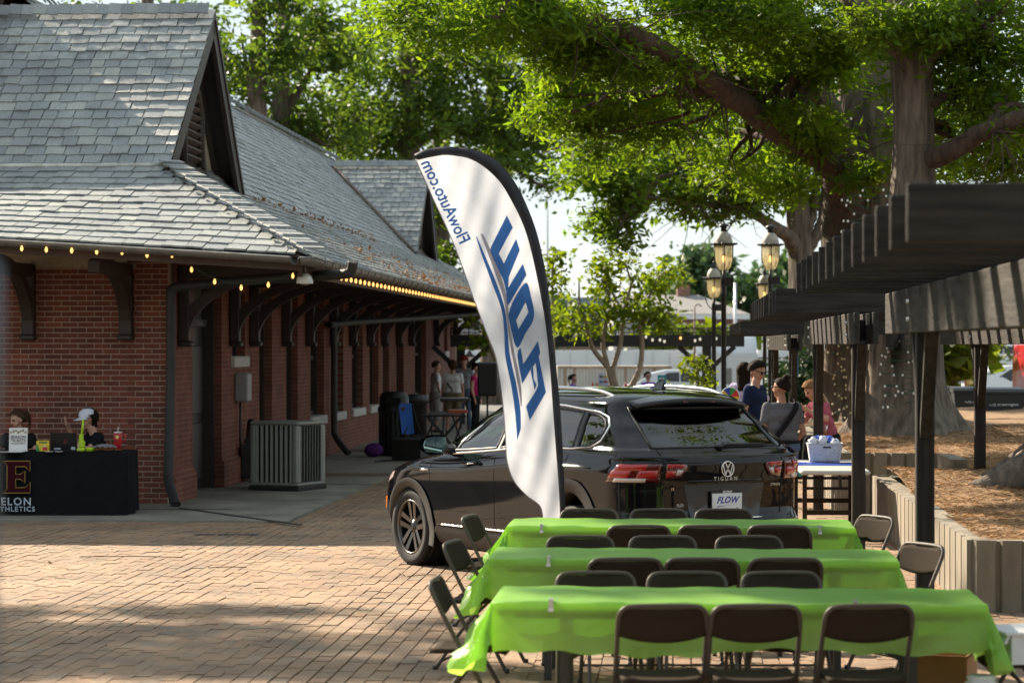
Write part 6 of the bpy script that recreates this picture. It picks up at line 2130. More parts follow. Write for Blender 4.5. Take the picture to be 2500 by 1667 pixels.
# --- tall tree off to the side whose shade falls in streaks over the paving and tables
sh = empty('oak_tree', (-17.5, 27.5, 0)); oS = sh.location.copy()
tag(sh, 'tall oak beyond the depot whose shade streaks the paving and green tables', 'tree')
limb([Vector((0, 0, -.2)), Vector((0, 0, 4)), Vector((.3, 0, 9)), Vector((.6, 0, 14))], [.6, .5, .42, .2], m_bark, sh, 'trunk')
def shade(gx_, gy_, z, rx, ry, n, h=0.0):
    """leaf field at height z that shades the ground round (gx_, gy_)"""
    return ((gx_ + KX * (z - h), gy_ + KY * (z - h), z), (rx, ry, .22), n)
sbl = [shade(-3.6, 18.5, 12.5, 1.7, .22, 16), shade(-4.6, 17.9, 12.0, 1.2, .5, 14), shade(-2.2, 17.4, 12.5, 1.5, .3, 13), shade(-4.2, 16.6, 12.2, 1.6, .9, 34), shade(-2.6, 15.9, 12.6, 1.8, .8, 36), shade(-.8, 16.4, 13, 1.3, .28, 11),
       shade(-4.4, 15.0, 13, 1.8, 1.0, 34), shade(-1.2, 15.2, 13, 1.6, .6, 24), shade(.2, 14.9, 13.5, 1.2, .5, 14), shade(-.4, 17.5, 13, .9, .15, 5),
       shade(2.2, 12.3, 14, .9, .22, 11, .7), shade(1.2, 12.6, 13.5, .9, .10, 6, .7), shade(1.6, 15.0, 14, 1.1, .16, 8, .7), shade(.6, 14.75, 13.5, .9, .07, 4, .7), shade(1.7, 17.5, 14, 1.0, .12, 6, .7), shade(.7, 13.2, 13.5, 1.5, .4, 12), shade(2.6, 14.0, 14, 1.2, .6, 16),
       shade(1.0, 20.0, 14.5, 1.0, .5, 14, 1.2), shade(5.2, 22.5, 15, 1.3, .5, 14, .6), shade(4.6, 20.2, 15, .8, .35, 9, .6), shade(6.0, 32, 16, 1.6, .8, 22, .7),
       shade(3.0, 15.4, 14.2, .7, .9, 30, 2.3), shade(2.85, 13.4, 14.2, .7, .9, 28, 2.3), shade(3.0, 16.9, 14.2, .5, .5, 12, 2.3)]
for c, r, n in sbl[:10:2]:
    e = Vector(c) - oS
    limb([Vector((.3, 0, 8)), e * .6 + Vector((0, 0, 4)), e], [.16, .10, .03], m_bark, sh, 'limb', 6, n=3)
crown('crown', sbl, m_oak, sh, per=46, size=.19, sig=.15, seed=101, origin=oS, ratio=.5, shell=.15)

# --- trees standing behind the camera: they close the sky on that side and show in the car's windows
for i, (x, y, z, rx, ry, rz, n, lab) in enumerate(((-10, -3, 8.5, 6, 5, 3.2, 150, 'oak behind the camera on the depot side'), (8.5, -5, 9, 7, 5, 3.6, 170, 'oak behind the camera on the planter side'), (-1, -14, 9, 8, 4, 4.5, 170, 'oak far behind the camera'))):
    t = empty('oak_tree', (x, y, 0)); o_ = t.location.copy()
    tag(t, lab, 'tree', 'oaks behind the camera')
    limb([Vector((0, 0, -.2)), Vector((.1, 0, 3)), Vector((.2, 0, z))], [.6, .5, .25], m_bark, t, 'trunk', 10)
    for k in range(7):
        e = Vector((G.normal() * rx * .5, G.normal() * ry * .4, z - 1.5 + G.random() * 3))
        limb([Vector((.1, 0, 3.5)), e * .5 + Vector((0, 0, 2.4)), e], [.24, .16, .05], m_bark, t, 'limb', 7)
    crown('crown', [((x, y, z), (rx, ry, rz), n)], m_oak, t, per=36, size=.36, sig=.55, seed=120 + i, origin=o_, ratio=.45, shell=.4)

# ------------------------------------------------------------------ people
def cap_mesh(p0, p1, r0, r1, seg=12):
    """closed tapered capsule"""
    p0, p1 = Vector(p0), Vector(p1)
    d = (p1 - p0)
    L_ = max(d.length, 1e-4)
    y = d.normalized()
    a = Vector((0, 0, 1)) if abs(y.z) < .9 else Vector((1, 0, 0))
    x = y.cross(a).normalized(); z = x.cross(y)
    rings = []
    for k in range(4):
        t = math.pi / 2 * (1 - k / 4) if k else math.pi / 2
        rings.append((-math.sin(t) * r0, max(math.cos(t), .02) * r0))
    rings.append((0, r0))
    rings.append((L_, r1))
    for k in range(1, 5):
        t = math.pi / 2 * k / 4
        rings.append((L_ + math.sin(t) * r1, max(math.cos(t), .02) * r1))
    vs = []
    for h, r in rings:
        for q in range(seg):
            an = 2 * math.pi * q / seg
            vs.append(p0 + y * h + (x * math.cos(an) + z * math.sin(an)) * r)
    fs = []
    for i in range(len(rings) - 1):
        for q in range(seg):
            l = (q + 1) % seg
            fs.append((i * seg + q, i * seg + l, (i + 1) * seg + l, (i + 1) * seg + q))
    fs.append(tuple(range(seg - 1, -1, -1)))
    fs.append(tuple((len(rings) - 1) * seg + q for q in range(seg)))
    return vs, fs

SKIN = pmat('fair skin', (.50, .27, .19), .5, var=.06, vscale=12)
SKIN2 = pmat('tan skin', (.36, .17, .10), .5, var=.06, vscale=12)
def cloth(name, col, **k):
    return pmat(name, col, .9, var=.16, vscale=9, bump=.5, bscale=14, spec=.12, **k)
HAIR_D = pmat('dark brown hair', (.016, .010, .007), .75, spec=.1, var=.3, vscale=30, bump=.4, bscale=60, stretch=(3, 3, .6))
HAIR_L = pmat('light brown hair', (.22, .11, .045), .75, spec=.1, var=.3, vscale=30, bump=.4, bscale=60, stretch=(3, 3, .6))
HAIR_M = pmat('mid brown hair', (.065, .036, .020), .75, spec=.1, var=.3, vscale=30, bump=.4, bscale=60, stretch=(3, 3, .6))
EYE = pmat('eye dark', (.02, .012, .01), .2)
LIP = pmat('lip', (.42, .14, .12), .5)

def person(label, loc, face, Ht=1.72, top=None, legs=None, skin=SKIN, shoes=None, pose='stand', arms=None, sleeve=.55, head_turn=0, head_tilt=0, build_=1.0, leg_kind='long', lean=0.0, voxel=.012, sit=None, collar=.0):
    """local frame: the body faces -y; +x is its left side. face = clockwise degrees from facing the camera"""
    s = Ht / 1.75
    t = empty('person', loc, -R(face))
    tag(t, label, 'person')
    prims = []                                   # (kind, p0, p1, r0, r1, slot)
    B = build_
    def V_(x, y, z): return Vector((x * s, y * s, z * s))
    def cap(p0, p1, r0, r1, slot): prims.append((Vector(p0), Vector(p1), r0 * s, r1 * s, slot))
    S_, T_, L_, H_ = 0, 1, 2, 3                  # skin, top, legs, shoes
    zp = .95 if not sit else sit
    up = Vector((0, -math.sin(R(lean)), math.cos(R(lean))))
    pel = V_(0, 0, zp)
    def tor(x, y, h):                            # h metres above the pelvis along the spine
        return pel + V_(x, 0, 0) + up * (h * s) + Vector((0, y * s, 0))
    # pelvis and torso
    cap(pel + V_(-.075 * B, 0, -.02), pel + V_(.075 * B, 0, -.02), .118 * B, .118 * B, L_)
    cap(tor(-.06 * B, -.01, .10), tor(.06 * B, -.01, .10), .118 * B, .118 * B, T_)
    cap(tor(-.065 * B, -.012, .22), tor(.065 * B, -.012, .22), .112 * B, .112 * B, T_)
    cap(tor(-.085 * B, -.01, .36), tor(.085 * B, -.01, .36), .108 * B, .108 * B, T_)
    cap(tor(-.12, .005, .46), tor(.12, .005, .46), .072, .072, T_)
    cap(tor(0, .0, .50), tor(0, -.03, .60), .056, .054, S_)
    sh = [tor(sd_ * .175 * (1 + (B - 1) * .5), 0, .475) for sd_ in (-1, 1)]
    # head
    hc = tor(0, -.035, .70)
    Rh = Matrix.Rotation(-R(head_turn), 3, 'Z') @ Matrix.Rotation(R(head_tilt), 3, 'X')
    def hp(x, y, z): return hc + Rh @ V_(x, y, z)
    cap(hp(0, .015, .035), hp(0, .0, .03), .090, .088, S_)
    cap(hp(0, -.02, -.02), hp(0, -.035, -.075), .074, .045, S_)
    cap(hp(0, -.045, -.085), hp(0, -.055, -.09), .030, .028, S_)
    cap(hp(0, -.085, .02), hp(0, -.105, -.022), .009, .016, S_)
    for q in (-1, 1):
        cap(hp(q * .085, .0, .015), hp(q * .087, .0, -.02), .014, .010, S_)
        cap(hp(q * .032, -.082, .018), hp(q * .036, -.082, .018), .010, .010, 4)
        cap(hp(q * .045, -.055, -.035), hp(q * .03, -.06, -.045), .026, .024, S_)
    cap(hp(-.018, -.082, -.055), hp(.018, -.082, -.055), .008, .008, 5)
    # legs
    for q in (-1, 1):
        hip = pel + V_(q * .085 * B, 0, -.05)
        if sit:
            kn = hip + V_(q * .03, -.42, .02); an = kn + V_(0, .05 + (-.12 if q > 0 else 0), -.42)
        elif pose == 'stand':
            kn = V_(q * .105, -.015, .50); an = V_(q * (.12 + .01), .03, .085)
        else:
            kn = V_(q * .10, -.06 * q, .50); an = V_(q * .11, .06 - .12 * q, .085)
        th = .088 * B; kr = .058 * (B * .5 + .5)
        if leg_kind == 'long':
            cap(hip, kn, th + .008, kr + .010, L_); cap(kn, an, kr + .010, .047, L_)
        elif leg_kind == 'short':
            mid = hip.lerp(kn, .8)
            cap(hip, mid, th + .018, .082 * B, L_); cap(mid, kn, .062, .055, S_); cap(kn, an, .056, .036, S_)
        else:
            cap(hip, kn, th + .05, .12, L_); cap(kn, kn.lerp(an, .25), .12, .12, L_); cap(kn, an, .054, .036, S_)
        cap(an + V_(0, .03, -.045), an + V_(q * .015, -.15, -.055), .042, .036, H_)
    # arms
    for k, q in enumerate((-1, 1)):
        a = (arms or {}).get('R' if q < 0 else 'L')
        if a is None:
            el = sh[k] + V_(q * .055, .02, -.29); wr = el + V_(q * .01, -.08, -.24)
        else:
            el = V_(*a[0]); wr = V_(*a[1])
            if sit or lean:
                pass
        m_ = sh[k].lerp(el, min(1, sleeve))
        cap(sh[k], m_, .062 * (B * .4 + .6), .058 if sleeve < 1 else .05, T_)
        if sleeve < 1: cap(m_, el, .042, .038, S_)
        if sleeve > 1: cap(el, el.lerp(wr, .9), .046, .034, T_); cap(el.lerp(wr, .9), wr, .028, .026, S_)
        else: cap(el, wr, .039, .026, S_)
        d = (wr - el).normalized()
        side = d.cross(Vector((0, -1, 0)))
        if side.length < .2: side = d.cross(Vector((1, 0, 0)))
        side.normalize()
        palm = wr + d * .055 * s
        cap(wr + d * .02 * s - side * .018 * s, palm - side * .016 * s, .024, .020, S_)
        cap(wr + d * .02 * s + side * .018 * s, palm + side * .018 * s, .024, .020, S_)
        curl = d.cross(side) * .35
        for f in range(4):
            o_ = side * (.030 - .020 * f) * s
            b0 = palm + d * .02 * s + o_
            ln_ = (.034, .042, .040, .030)[f] * s
            c1 = b0 + (d + curl * .5).normalized() * ln_
            c2 = c1 + (d + curl * 1.6).normalized() * ln_ * .8
            cap(b0, c1, .0105, .0098, S_); cap(c1, c2, .0098, .0088, S_)
        tb_ = wr + d * .03 * s + side * .035 * s
        cap(tb_, tb_ + (d * .6 + side * .7).normalized() * .045 * s, .012, .010, S_)
    mats = [skin, top, legs, shoes or cloth('dark shoe', (.03, .03, .03)), EYE, LIP]
    V, FS = [], []
    for p0, p1, r0, r1, sl in prims:
        v, f = cap_mesh(p0, p1, r0, r1)
        b = len(V)
        V += v; FS += [tuple(i + b for i in x) for x in f]
    me = bpy.data.meshes.new('body'); me.from_pydata(V, [], FS); me.update()
    o = bpy.data.objects.new('body', me); COL.objects.link(o)
    rm = o.modifiers.new('skin', 'REMESH'); rm.mode = 'VOXEL'; rm.voxel_size = voxel
    sm = o.modifiers.new('soft', 'SMOOTH'); sm.factor = .5; sm.iterations = 3
    dg = bpy.context.evaluated_depsgraph_get()
    me2 = bpy.data.meshes.new_from_object(o.evaluated_get(dg))
    bpy.data.objects.remove(o)
    me2.name = 'body'
    for m in mats: me2.materials.append(m)
    n = len(me2.polygons)
    c = np.empty(n * 3, dtype=np.float32); me2.polygons.foreach_get('center', c); c = c.reshape(-1, 3)
    best = np.full(n, 1e9); slot = np.zeros(n, dtype=np.int32)
    for p0, p1, r0, r1, sl in prims:
        a = np.array(p0); d = np.array(p1 - p0); L2 = max(1e-9, float(d @ d))
        tt = np.clip(((c - a) @ d) / L2, 0, 1)
        dist = np.linalg.norm(c - a - tt[:, None] * d, axis=1) - (r0 + (r1 - r0) * tt) - (.004 if sl in (4, 5) else 0)
        k = dist < best
        best[k] = dist[k]; slot[k] = sl
    me2.polygons.foreach_set('material_index', slot)
    me2.polygons.foreach_set('use_smooth', np.ones(n, dtype=bool))
    b_ = obj('body', me2, None, t)
    t['_h'] = s
    return t, hc, Rh, s

def hair(t, hc, Rh, s, mat, kind='short', name='hair'):
    mb = MB()
    def hp(x, y, z): return hc + Rh @ Vector((x * s, y * s, z * s))
    cx_ = {'short': 0, 'mid': .01, 'long': .012, 'pony': 0, 'bun': .004}[kind]
    def lim(u):
        f = -math.sin(u * 2 * math.pi)                 # +1 in front, -1 behind
        return (.54 - .25 * max(0, f) ** .6 + .17 * max(0, -f)) * math.pi
    def cf(u, v):
        a = u * 2 * math.pi
        th = v * lim(u)
        k = 1 + .025 * math.sin(a * 9 + v * 4) * math.sin(th) + .02 * math.sin(a * 17 + v * 9)
        return hp(math.sin(th) * math.cos(a) * (.0965 + cx_) * k, math.sin(th) * math.sin(a) * (.110 + cx_) * k + .010, math.cos(th) * (.105 + cx_) * k + .030)
    mb.grid(cf, 40, 14)
    if kind in ('long', 'mid', 'pony', 'bun'):
        ln_ = {'long': .34, 'mid': .12, 'pony': .07, 'bun': .05}[kind]
        def bk(u, v):
            a = math.pi * (.02 + .96 * u)
            sw = 1 - (.12 if kind == 'long' else .45) * v
            return hp((.100 + cx_) * math.cos(a) * sw * (1 + .04 * math.sin(u * 22)), .085 * math.sin(a) * (1 + .1 * v) + .02, .03 - v * ln_ + .02 * math.sin(u * 15) * v)
        mb.grid(bk, 20, 8)
    o = mb.build(name, mat, t)
    m = o.modifiers.new('thick', 'SOLIDIFY'); m.thickness = .012; m.offset = 1
    if kind == 'pony':
        MB().tube(catmull([hp(0, .10, .07), hp(0, .15, .06), hp(.01, .17, -.03), hp(0, .15, -.16)], 4), [.02, .035, .035, .03, .03, .032, .03, .028, .025, .02, .015, .012, .008][:13], 8).build('ponytail', mat, t)
    if kind == 'bun':
        MB().ball(hp(0, .07, .13), .045 * s, 10, 8).build('hair_bun', mat, t)
    return o

def shades(t, hc, Rh, s, mat):
    def hp(x, y, z): return hc + Rh @ Vector((x * s, y * s, z * s))
    for q in (-1, 1):
        MB().tube([hp(q * .012, -.098, .028), hp(q * .058, -.092, .028), hp(q * .060, -.088, .004), hp(q * .018, -.096, .002)], .009, 6).build('sunglass_lens', mat, t)
        MB().tube([hp(q * .060, -.09, .024), hp(q * .092, -.02, .022), hp(q * .092, .01, .018)], .004, 5).build('sunglass_arm', mat, t)
m_blkp = pmat('black gloss plastic', (.01, .01, .01), .2)

# --- man in navy by the pergola
Yp = 32.0
def gx(px, Y): return (px - 1250) / F * Y
navy = cloth('navy cotton', (.012, .020, .055)); khaki = cloth('pale khaki', (.42, .36, .26))
t, hc, Rh, s = person('man in a navy t-shirt and sunglasses looking down beside the car', (gx(1842, 30.6), 30.6, 0), 300, 1.80, navy, khaki, head_turn=-0, head_tilt=22, build_=1.12, leg_kind='short', arms={'R': ((-.26, .02, 1.16), (-.22, -.16, .98)), 'L': ((.26, -.02, 1.16), (.10, -.24, 1.05))})
hair(t, hc, Rh, s, HAIR_D, 'short'); shades(t, hc, Rh, s, m_blkp)
MB().lathe([(.035, 0), (.03, .004), (0, .004)], 12, (.09, -.135 * 1.12, 1.36), 'y').build('shirt_print', pmat('pale shirt print', (.55, .45, .6), .7), t)
# --- woman in grey with a shoulder strap
grey = cloth('grey marl jersey', (.115, .115, .125)); denim = cloth('blue denim', (.085, .13, .21))
t, hc, Rh, s = person('woman seen from behind in a grey shirt with black shoulder strap and jeans', (gx(1909, 27.6), 27.6, 0), 165, 1.63, grey, denim, SKIN2, head_turn=-45, build_=1.2, arms={'R': ((-.27, .03, 1.12), (-.20, -.14, .95)), 'L': ((.27, .03, 1.12), (.20, -.14, .95))})
hair(t, hc, Rh, s, HAIR_D, 'bun')
strap = cloth('black strap', (.012, .012, .014))
pts = catmull([(-.17, -.02, 1.40), (-.13, .115, 1.33), (.0, .152, 1.15), (.13, .155, .99), (.19, .10, .90)], 5)
sp2 = MB()
sp2.strip([p + Vector((.024, .004, .02)) for p in pts], [p - Vector((.024, -.004, .02)) for p in pts])
so_ = sp2.build('shoulder_strap', strap, t); so_.modifiers.new('thick', 'SOLIDIFY').thickness = .008
MB().tube([(.19 * math.cos(a) * 1.02, .135 * math.sin(a), .93) for a in [2 * math.pi * k / 24 for k in range(24)]], .022, 6, closed=True).build('waist_band', strap, t)
for q in (-1, 1):
    MB().tube([hc + Rh @ Vector((q * .09, .02, .02)), hc + Rh @ Vector((q * .08, -.085, .022)), hc + Rh @ Vector((q * .02, -.10, .018))], .005, 5).build('spectacles', m_blkp, t)
# --- pink shirt, sitting on the planter wall
pink = cloth('dusty pink cotton', (.40, .10, .14)); blackt = cloth('black trousers', (.014, .014, .016))
t, hc, Rh, s = person('woman in a dusty pink shirt bending forward on the planter wall', (gx(1992, 31.6) + .22, 31.9, 0), 65, 1.66, pink, blackt, SKIN, sit=.86, lean=22, head_tilt=30, shoes=cloth('teal shoe', (.05, .30, .32)), arms={'L': ((.25, -.22, 1.12), (.10, -.42, 1.25)), 'R': ((-.22, -.26, 1.08), (-.06, -.46, 1.2))})
hair(t, hc, Rh, s, HAIR_L, 'long')
cp = empty('drink_cup', P(2013, 1062, 31.0))
MB().lathe([(.032, 0), (.045, .13)], 14, cap=False).build('cup_wall', tint_glass('clear plastic cup', (.9, .9, .9), .08), cp)
MB().lathe([(.031, .002), (.036, .05)], 14).build('drink', pmat('iced tea', (.55, .12, .01), .1), cp)
cp.location.z -= 0
tag(cp, 'clear plastic cup of orange drink on the planter wall beside the pink shirt', 'cup')
# --- dark-haired person behind the man
lav = cloth('lavender sleeve', (.45, .40, .58)); 
t, hc, Rh, s = person('dark-haired person with a raised lavender sleeve behind the man in navy', (gx(1815, 37), 37, 0), 215, 1.72, lav, denim, SKIN2, sleeve=2, arms={'R': ((-.24, -.22, 1.20), (-.10, -.20, 1.50)), 'L': ((.25, .02, 1.12), (.2, -.15, 1.0))})
hair(t, hc, Rh, s, HAIR_D, 'long')

# --- group by the depot wall
white = cloth('white cotton', (.80, .80, .82)); sand = cloth('khaki shorts', (.19, .15, .09)); greyt = cloth('grey shirt', (.28, .29, .33)); mag = cloth('magenta top', (.40, .02, .12))
Yg = 56.0
t, hc, Rh, s = person('person in a white t-shirt and pale skirt with hand on hip by the depot', (gx(1063, 56), 56, .02), 250, 1.62, white, cloth('pale skirt', (.33, .32, .32)), leg_kind='skirt', build_=1.12, arms={'R': ((-.40, .06, 1.14), (-.20, -.06, 1.02)), 'L': ((.28, -.02, 1.14), (.20, -.16, .98))}, voxel=.016)
hair(t, hc, Rh, s, HAIR_M, 'short')
t, hc, Rh, s = person('person seen from behind in a white t-shirt and khaki shorts by the depot', (gx(1105, 55), 55, .02), 185, 1.63, white, sand, leg_kind='short', build_=1.22, voxel=.016)
hair(t, hc, Rh, s, HAIR_M, 'mid')
t, hc, Rh, s = person('person in a grey shirt and red cap standing behind the white shirts', (gx(1134, 58), 58, .02), 20, 1.72, greyt, denim, voxel=.016)
hair(t, hc, Rh, s, HAIR_M, 'short'); 
MB().lathe([(.108, .04), (.104, .09), (.07, .135), (0, .145)], 16, hc).build('red_cap', cloth('faded red cap', (.20, .03, .03)), t)
t, hc, Rh, s = person('woman with dark bun in a magenta sleeveless top near the loudspeaker', (gx(1160, 54), 54, .02), 285, 1.58, mag, blackt, SKIN, sleeve=.12, build_=1.1, voxel=.016)
hair(t, hc, Rh, s, HAIR_D, 'bun')

# --- two people in purple at the far table
pur = cloth('purple t-shirt', (.10, .03, .30))
t, hc, Rh, s = person('seated girl with ponytail in a purple shirt at the far table', (gx(1398, 68), 68, 0), 290, 1.6, pur, blackt, voxel=.02, sit=.50)
hair(t, hc, Rh, s, HAIR_D, 'pony')
t, hc, Rh, s = person('man in a purple shirt and dark glasses leaning back at the far table', (gx(1588, 68), 68, 0), 330, 1.74, pur, blackt, voxel=.02, sit=.48, lean=-14)
hair(t, hc, Rh, s, HAIR_D, 'short'); shades(t, hc, Rh, s, m_blkp)
# --- man in yellow in the car park
t, hc, Rh, s = person('man in a pale yellow shirt and straw-coloured cap in the car park', (gx(2372, 64), 64, 0), 330, 1.75, cloth('pale yellow shirt', (.70, .58, .28)), khaki, SKIN2, voxel=.02, sleeve=.6)
MB().lathe([(.12, .03), (.112, .08), (.07, .135), (0, .15)], 16, hc).lathe([(.11, .035), (.17, .03), (.17, .036), (.11, .045)], 16, hc, cap=False).build('cap', cloth('straw cap', (.62, .47, .25)), t)

# --- two behind the black table
bt = cloth('black t-shirt', (.012, .012, .014))
Yt = 29.75
t, hc, Rh, s = person('woman with tied brown hair in black behind the table sign', (gx(46, Yt), Yt, 0), 12, 1.62, bt, blackt, sit=.50, arms={'R': ((-.27, -.12, .80), (-.14, -.34, .80)), 'L': ((.30, -.10, .80), (.14, -.34, .80))}, head_turn=35, head_tilt=12)
hair(t, hc, Rh, s, HAIR_M, 'pony')
t, hc, Rh, s = person('person in a white cap and black shirt gesturing behind the laptop', (gx(252, Yt), Yt, 0), 60, 1.66, bt, blackt, sit=.50, lean=14, arms={'R': ((-.22, -.28, .82), (-.12, -.44, 1.10)), 'L': ((.26, -.30, .80), (.10, -.46, .88))}, head_tilt=8)
hair(t, hc, Rh, s, HAIR_D, 'mid')
capm = cloth('white cap cotton', (.66, .68, .76))
cpo = MB()
cpo.lathe([(.108, .035), (.108, .075), (.092, .115), (.05, .14), (0, .146)], 20)
def brim(u, v):
    a = math.pi * (1 + .12 + .76 * u)
    r_ = .105 + .085 * v * math.sin(math.pi * u) ** .5
    return Vector((r_ * math.cos(a) * .9, r_ * math.sin(a), .04 - .022 * v))
cpo.grid(brim, 14, 4)
co = cpo.build('baseball_cap', capm, t)
co.location = hc; co.rotation_euler = (R(8), 0, 0)

# ------------------------------------------------------------------ display table by the end wall
YE_T = gy(1262)                       # front hem of the cloth
m_bc = cloth('black stretch table cloth', (.008, .009, .011))
tz = .745
YF1 = 28.55
xl, xr = gx(-140, YF1), gx(312, YF1)
TW = xr - xl
dt = empty('display_table', ((xl + xr) / 2, YF1 + .38, .023), 0)
tag(dt, 'table under a black cloth with a maroon letter in front of the brick wall', 'table')
MB().cbox((0, 0, tz - .03), (TW - .03, .70, .04), .01).build('table_top', m_ptop, dt)
for s_ in (-1, 1):
    for q in (-1, 1):
        MB().box((s_ * (TW / 2 - .2), q * .28, (tz - .05) / 2), (.04, .04, tz - .05)).build('leg', m_leg, dt)
def dc(u, v):
    """cloth: across the top, down the front and the end in soft pleats"""
    per = u
    x = lerp(-TW / 2, TW / 2, min(1, u / .8)); 
    if u <= .8:
        y = -.37; ox, oy = 0, -1
    else:
        x = TW / 2; y = lerp(-.37, .37, (u - .8) / .2); ox, oy = 1, 0
    pl_ = (.008 * math.sin(u * 60) + .03 * max(0, (u - .62)) / .38 * math.sin(u * 44)) * (1 - v)
    z = lerp(.015, tz, v)
    return Vector((x + ox * (pl_ + .02 * (1 - v)), y + oy * (pl_ + .03 * (1 - v)), z))
MB().grid(dc, 160, 10).build('cloth_skirt', m_bc, dt)
MB().box((0, 0, tz + .0015), (TW, .742, .003)).build('cloth_top', m_bc, dt)
# the letter on the cloth: gold outline, maroon fill
E_out = [(50, 757), (393, 757), (393, 893), (333, 828), (210, 828), (210, 925), (268, 925), (327, 882), (327, 1032), (270, 988), (210, 988), (210, 1095), (333, 1095), (395, 1025), (395, 1163), (48, 1163), (100, 1105), (100, 820)]
def ecoord(p): return ((p[0]) / 5.228, 980 + p[1] / 5.228)
def cl_pt(px, py, off):
    p = P(px, py, YF1 - .02); p.y = YF1 - .055 - off
    return p - dt.location
mar = cloth('maroon print', (.038, .005, .009)); gold = cloth('gold print', (.30, .19, .06)); silv = cloth('pale grey print', (.42, .47, .54))
def flat_poly(poly, off, name, mat, parent, conv):
    bm = bmesh.new()
    vs = [bm.verts.new((p[0], p[1], 0)) for p in poly]
    es = [bm.edges.new((vs[q], vs[(q + 1) % len(vs)])) for q in range(len(vs))]
    bmesh.ops.triangle_fill(bm, use_beauty=True, edges=es)
    for v in bm.verts: v.co = conv(v.co.x, v.co.y)
    bmesh.ops.recalc_face_normals(bm, faces=bm.faces[:])
    me = bpy.data.meshes.new(name); bm.to_mesh(me); bm.free(); me.materials.append(mat)
    return obj(name, me, None, parent)
pe = [ecoord(p) for p in E_out]
flat_poly(pe, 0, 'cloth_letter', mar, dt, lambda x, y: cl_pt(x, y, .006))
MB().tube([cl_pt(x, y, .008) for x, y in pe], .006, 5, closed=True).build('letter_outline', gold, dt)
def cloth_text(txt, px, py, size, sp=1.15):
    lettering(txt, size, silv, dt, cl_pt(px, py, .008), (R(90), 0, 0), name='cloth_lettering', bold=size * .018, spacing=sp)
cloth_text('ELON', 41, 1224, .125, 1.2)
cloth_text('ATHLETICS', 38, 1242, .082, 1.2)

def on_table(px, py=1111):
    Y = YF1 + .25
    return Vector((gx(px, Y), Y, tz + .027))
# sign
ts = empty('table_sign', on_table(48) + Vector((0, -.08, 0)), R(4))
MB().box((0, 0, .14), (.215, .006, .28), Matrix.Rotation(R(-8), 3, 'X')).build('sign_sheet', m_white, ts)
MB().box((0, .05, .006), (.22, .12, .006)).build('sign_foot', m_white, ts)
inkm = pmat('black ink', (.02, .02, .022), .6)
for txt, z, sz in (('SEASON', .170, .050), ('TICKETS', .128, .047), ('ON SALE NOW!', .094, .024)):
    lettering(txt, sz, inkm, ts, (0, -.009 + (z - .14) * .14, z), (R(82), 0, 0), name='sign_lettering', bold=sz * .012)
for k in range(7):
    MB().box((-.085 + .028 * k, -.0055 + .012, .225 + .012 * (k % 3)), (.022, .004, .02 + .008 * (k % 2))).build('sign_print', pmat('brown sign print', (.12, .06, .06) if k % 2 else (.35, .28, .12), .6), ts)
tag(ts, 'white upright table sign about season tickets on the black cloth', 'sign')
# crayon box
cb2 = empty('crayon_box', on_table(105), R(-3))
MB().prism([(-.075, 0), (.075, 0), (.075, .125), (-.075, .125)], -.02, .02, 'y').build('box_case', pmat('yellow card', (.75, .55, .03), .5), cb2)
MB().prism([(-.075, .002), (-.03, .002), (-.06, .08), (-.075, .08)], -.0225, -.0215, 'y').build('box_print', pmat('green print', (.05, .35, .08), .5), cb2)
MB().prism([(-.04, .095), (.055, .095), (.06, .112), (-.04, .112)], -.0225, -.0215, 'y').build('box_print', pmat('dark green print', (.03, .2, .06), .5), cb2)
MB().prism([(.0, .01), (.06, .01), (.06, .05), (.0, .05)], -.0225, -.0215, 'y').build('box_print', pmat('red print', (.55, .05, .03), .5), cb2)
lettering('64', .04, m_white, cb2, (.02, -.0235, .06), (R(90), 0, 0), name='box_lettering')
tag(cb2, 'yellow and green crayon box standing on the black table', 'box')
# laptop
lp = empty('laptop', on_table(157), R(-4))
blkl = pmat('black laptop shell', (.012, .012, .013), .35)
MB().cbox((0, .1, .008), (.32, .22, .016), .004).build('laptop_base', blkl, lp)
MB().cbox((0, -.03, .115), (.32, .008, .215), .003, Matrix.Rotation(R(12), 3, 'X')).build('laptop_lid', blkl, lp)
for x, z, w, h_, mt in ((-.11, .205, .06, .02, m_white), (.11, .20, .085, .03, m_white), (-.07, .03, .08, .02, silv), (.12, .035, .05, .035, silv)):
    MB().box((x, -.037 - (.115 - z) * .21, z), (w, .002, h_), Matrix.Rotation(R(12), 3, 'X')).build('lid_sticker', mt, lp)
lettering('E', .07, pmat('maroon sticker', (.12, .012, .02), .5), lp, (.02, -.0345, .115), (R(102), 0, 0), name='lid_lettering', bold=.004)
tag(lp, 'open black laptop with pale stickers on its lid', 'laptop')
# lime toy launcher
ly = empty('lime_stand', on_table(200) + Vector((0, -.04, 0)), 0)
lim = pmat('lime plastic', (.42, .62, .02), .4)
MB().cbox((0, 0, .02), (.10, .09, .04), .01).build('stand_foot', lim, ly)
MB().cbox((.005, 0, .085), (.075, .07, .09), .012).build('stand_body', lim, ly)
MB().cbox((.0, 0, .16), (.05, .05, .09), .01).build('stand_neck', lim, ly)
MB().tube([(.005, 0, .19), (.015, 0, .28), (.022, 0, .38)], [.018, .014, .010], 8).build('stand_spout', lim, ly)
MB().lathe([(.05, .0), (.052, .04), (.05, .045)], 14, (.105, 0, 0)).build('stand_cup', lim, ly)
MB().box((-.025, -.046, .06), (.006, .004, .09)).build('stand_strip', pmat('pale stripe', (.7, .6, .4), .5), ly)
tag(ly, 'lime green plastic stand with tall spout on the black table', 'dispenser')
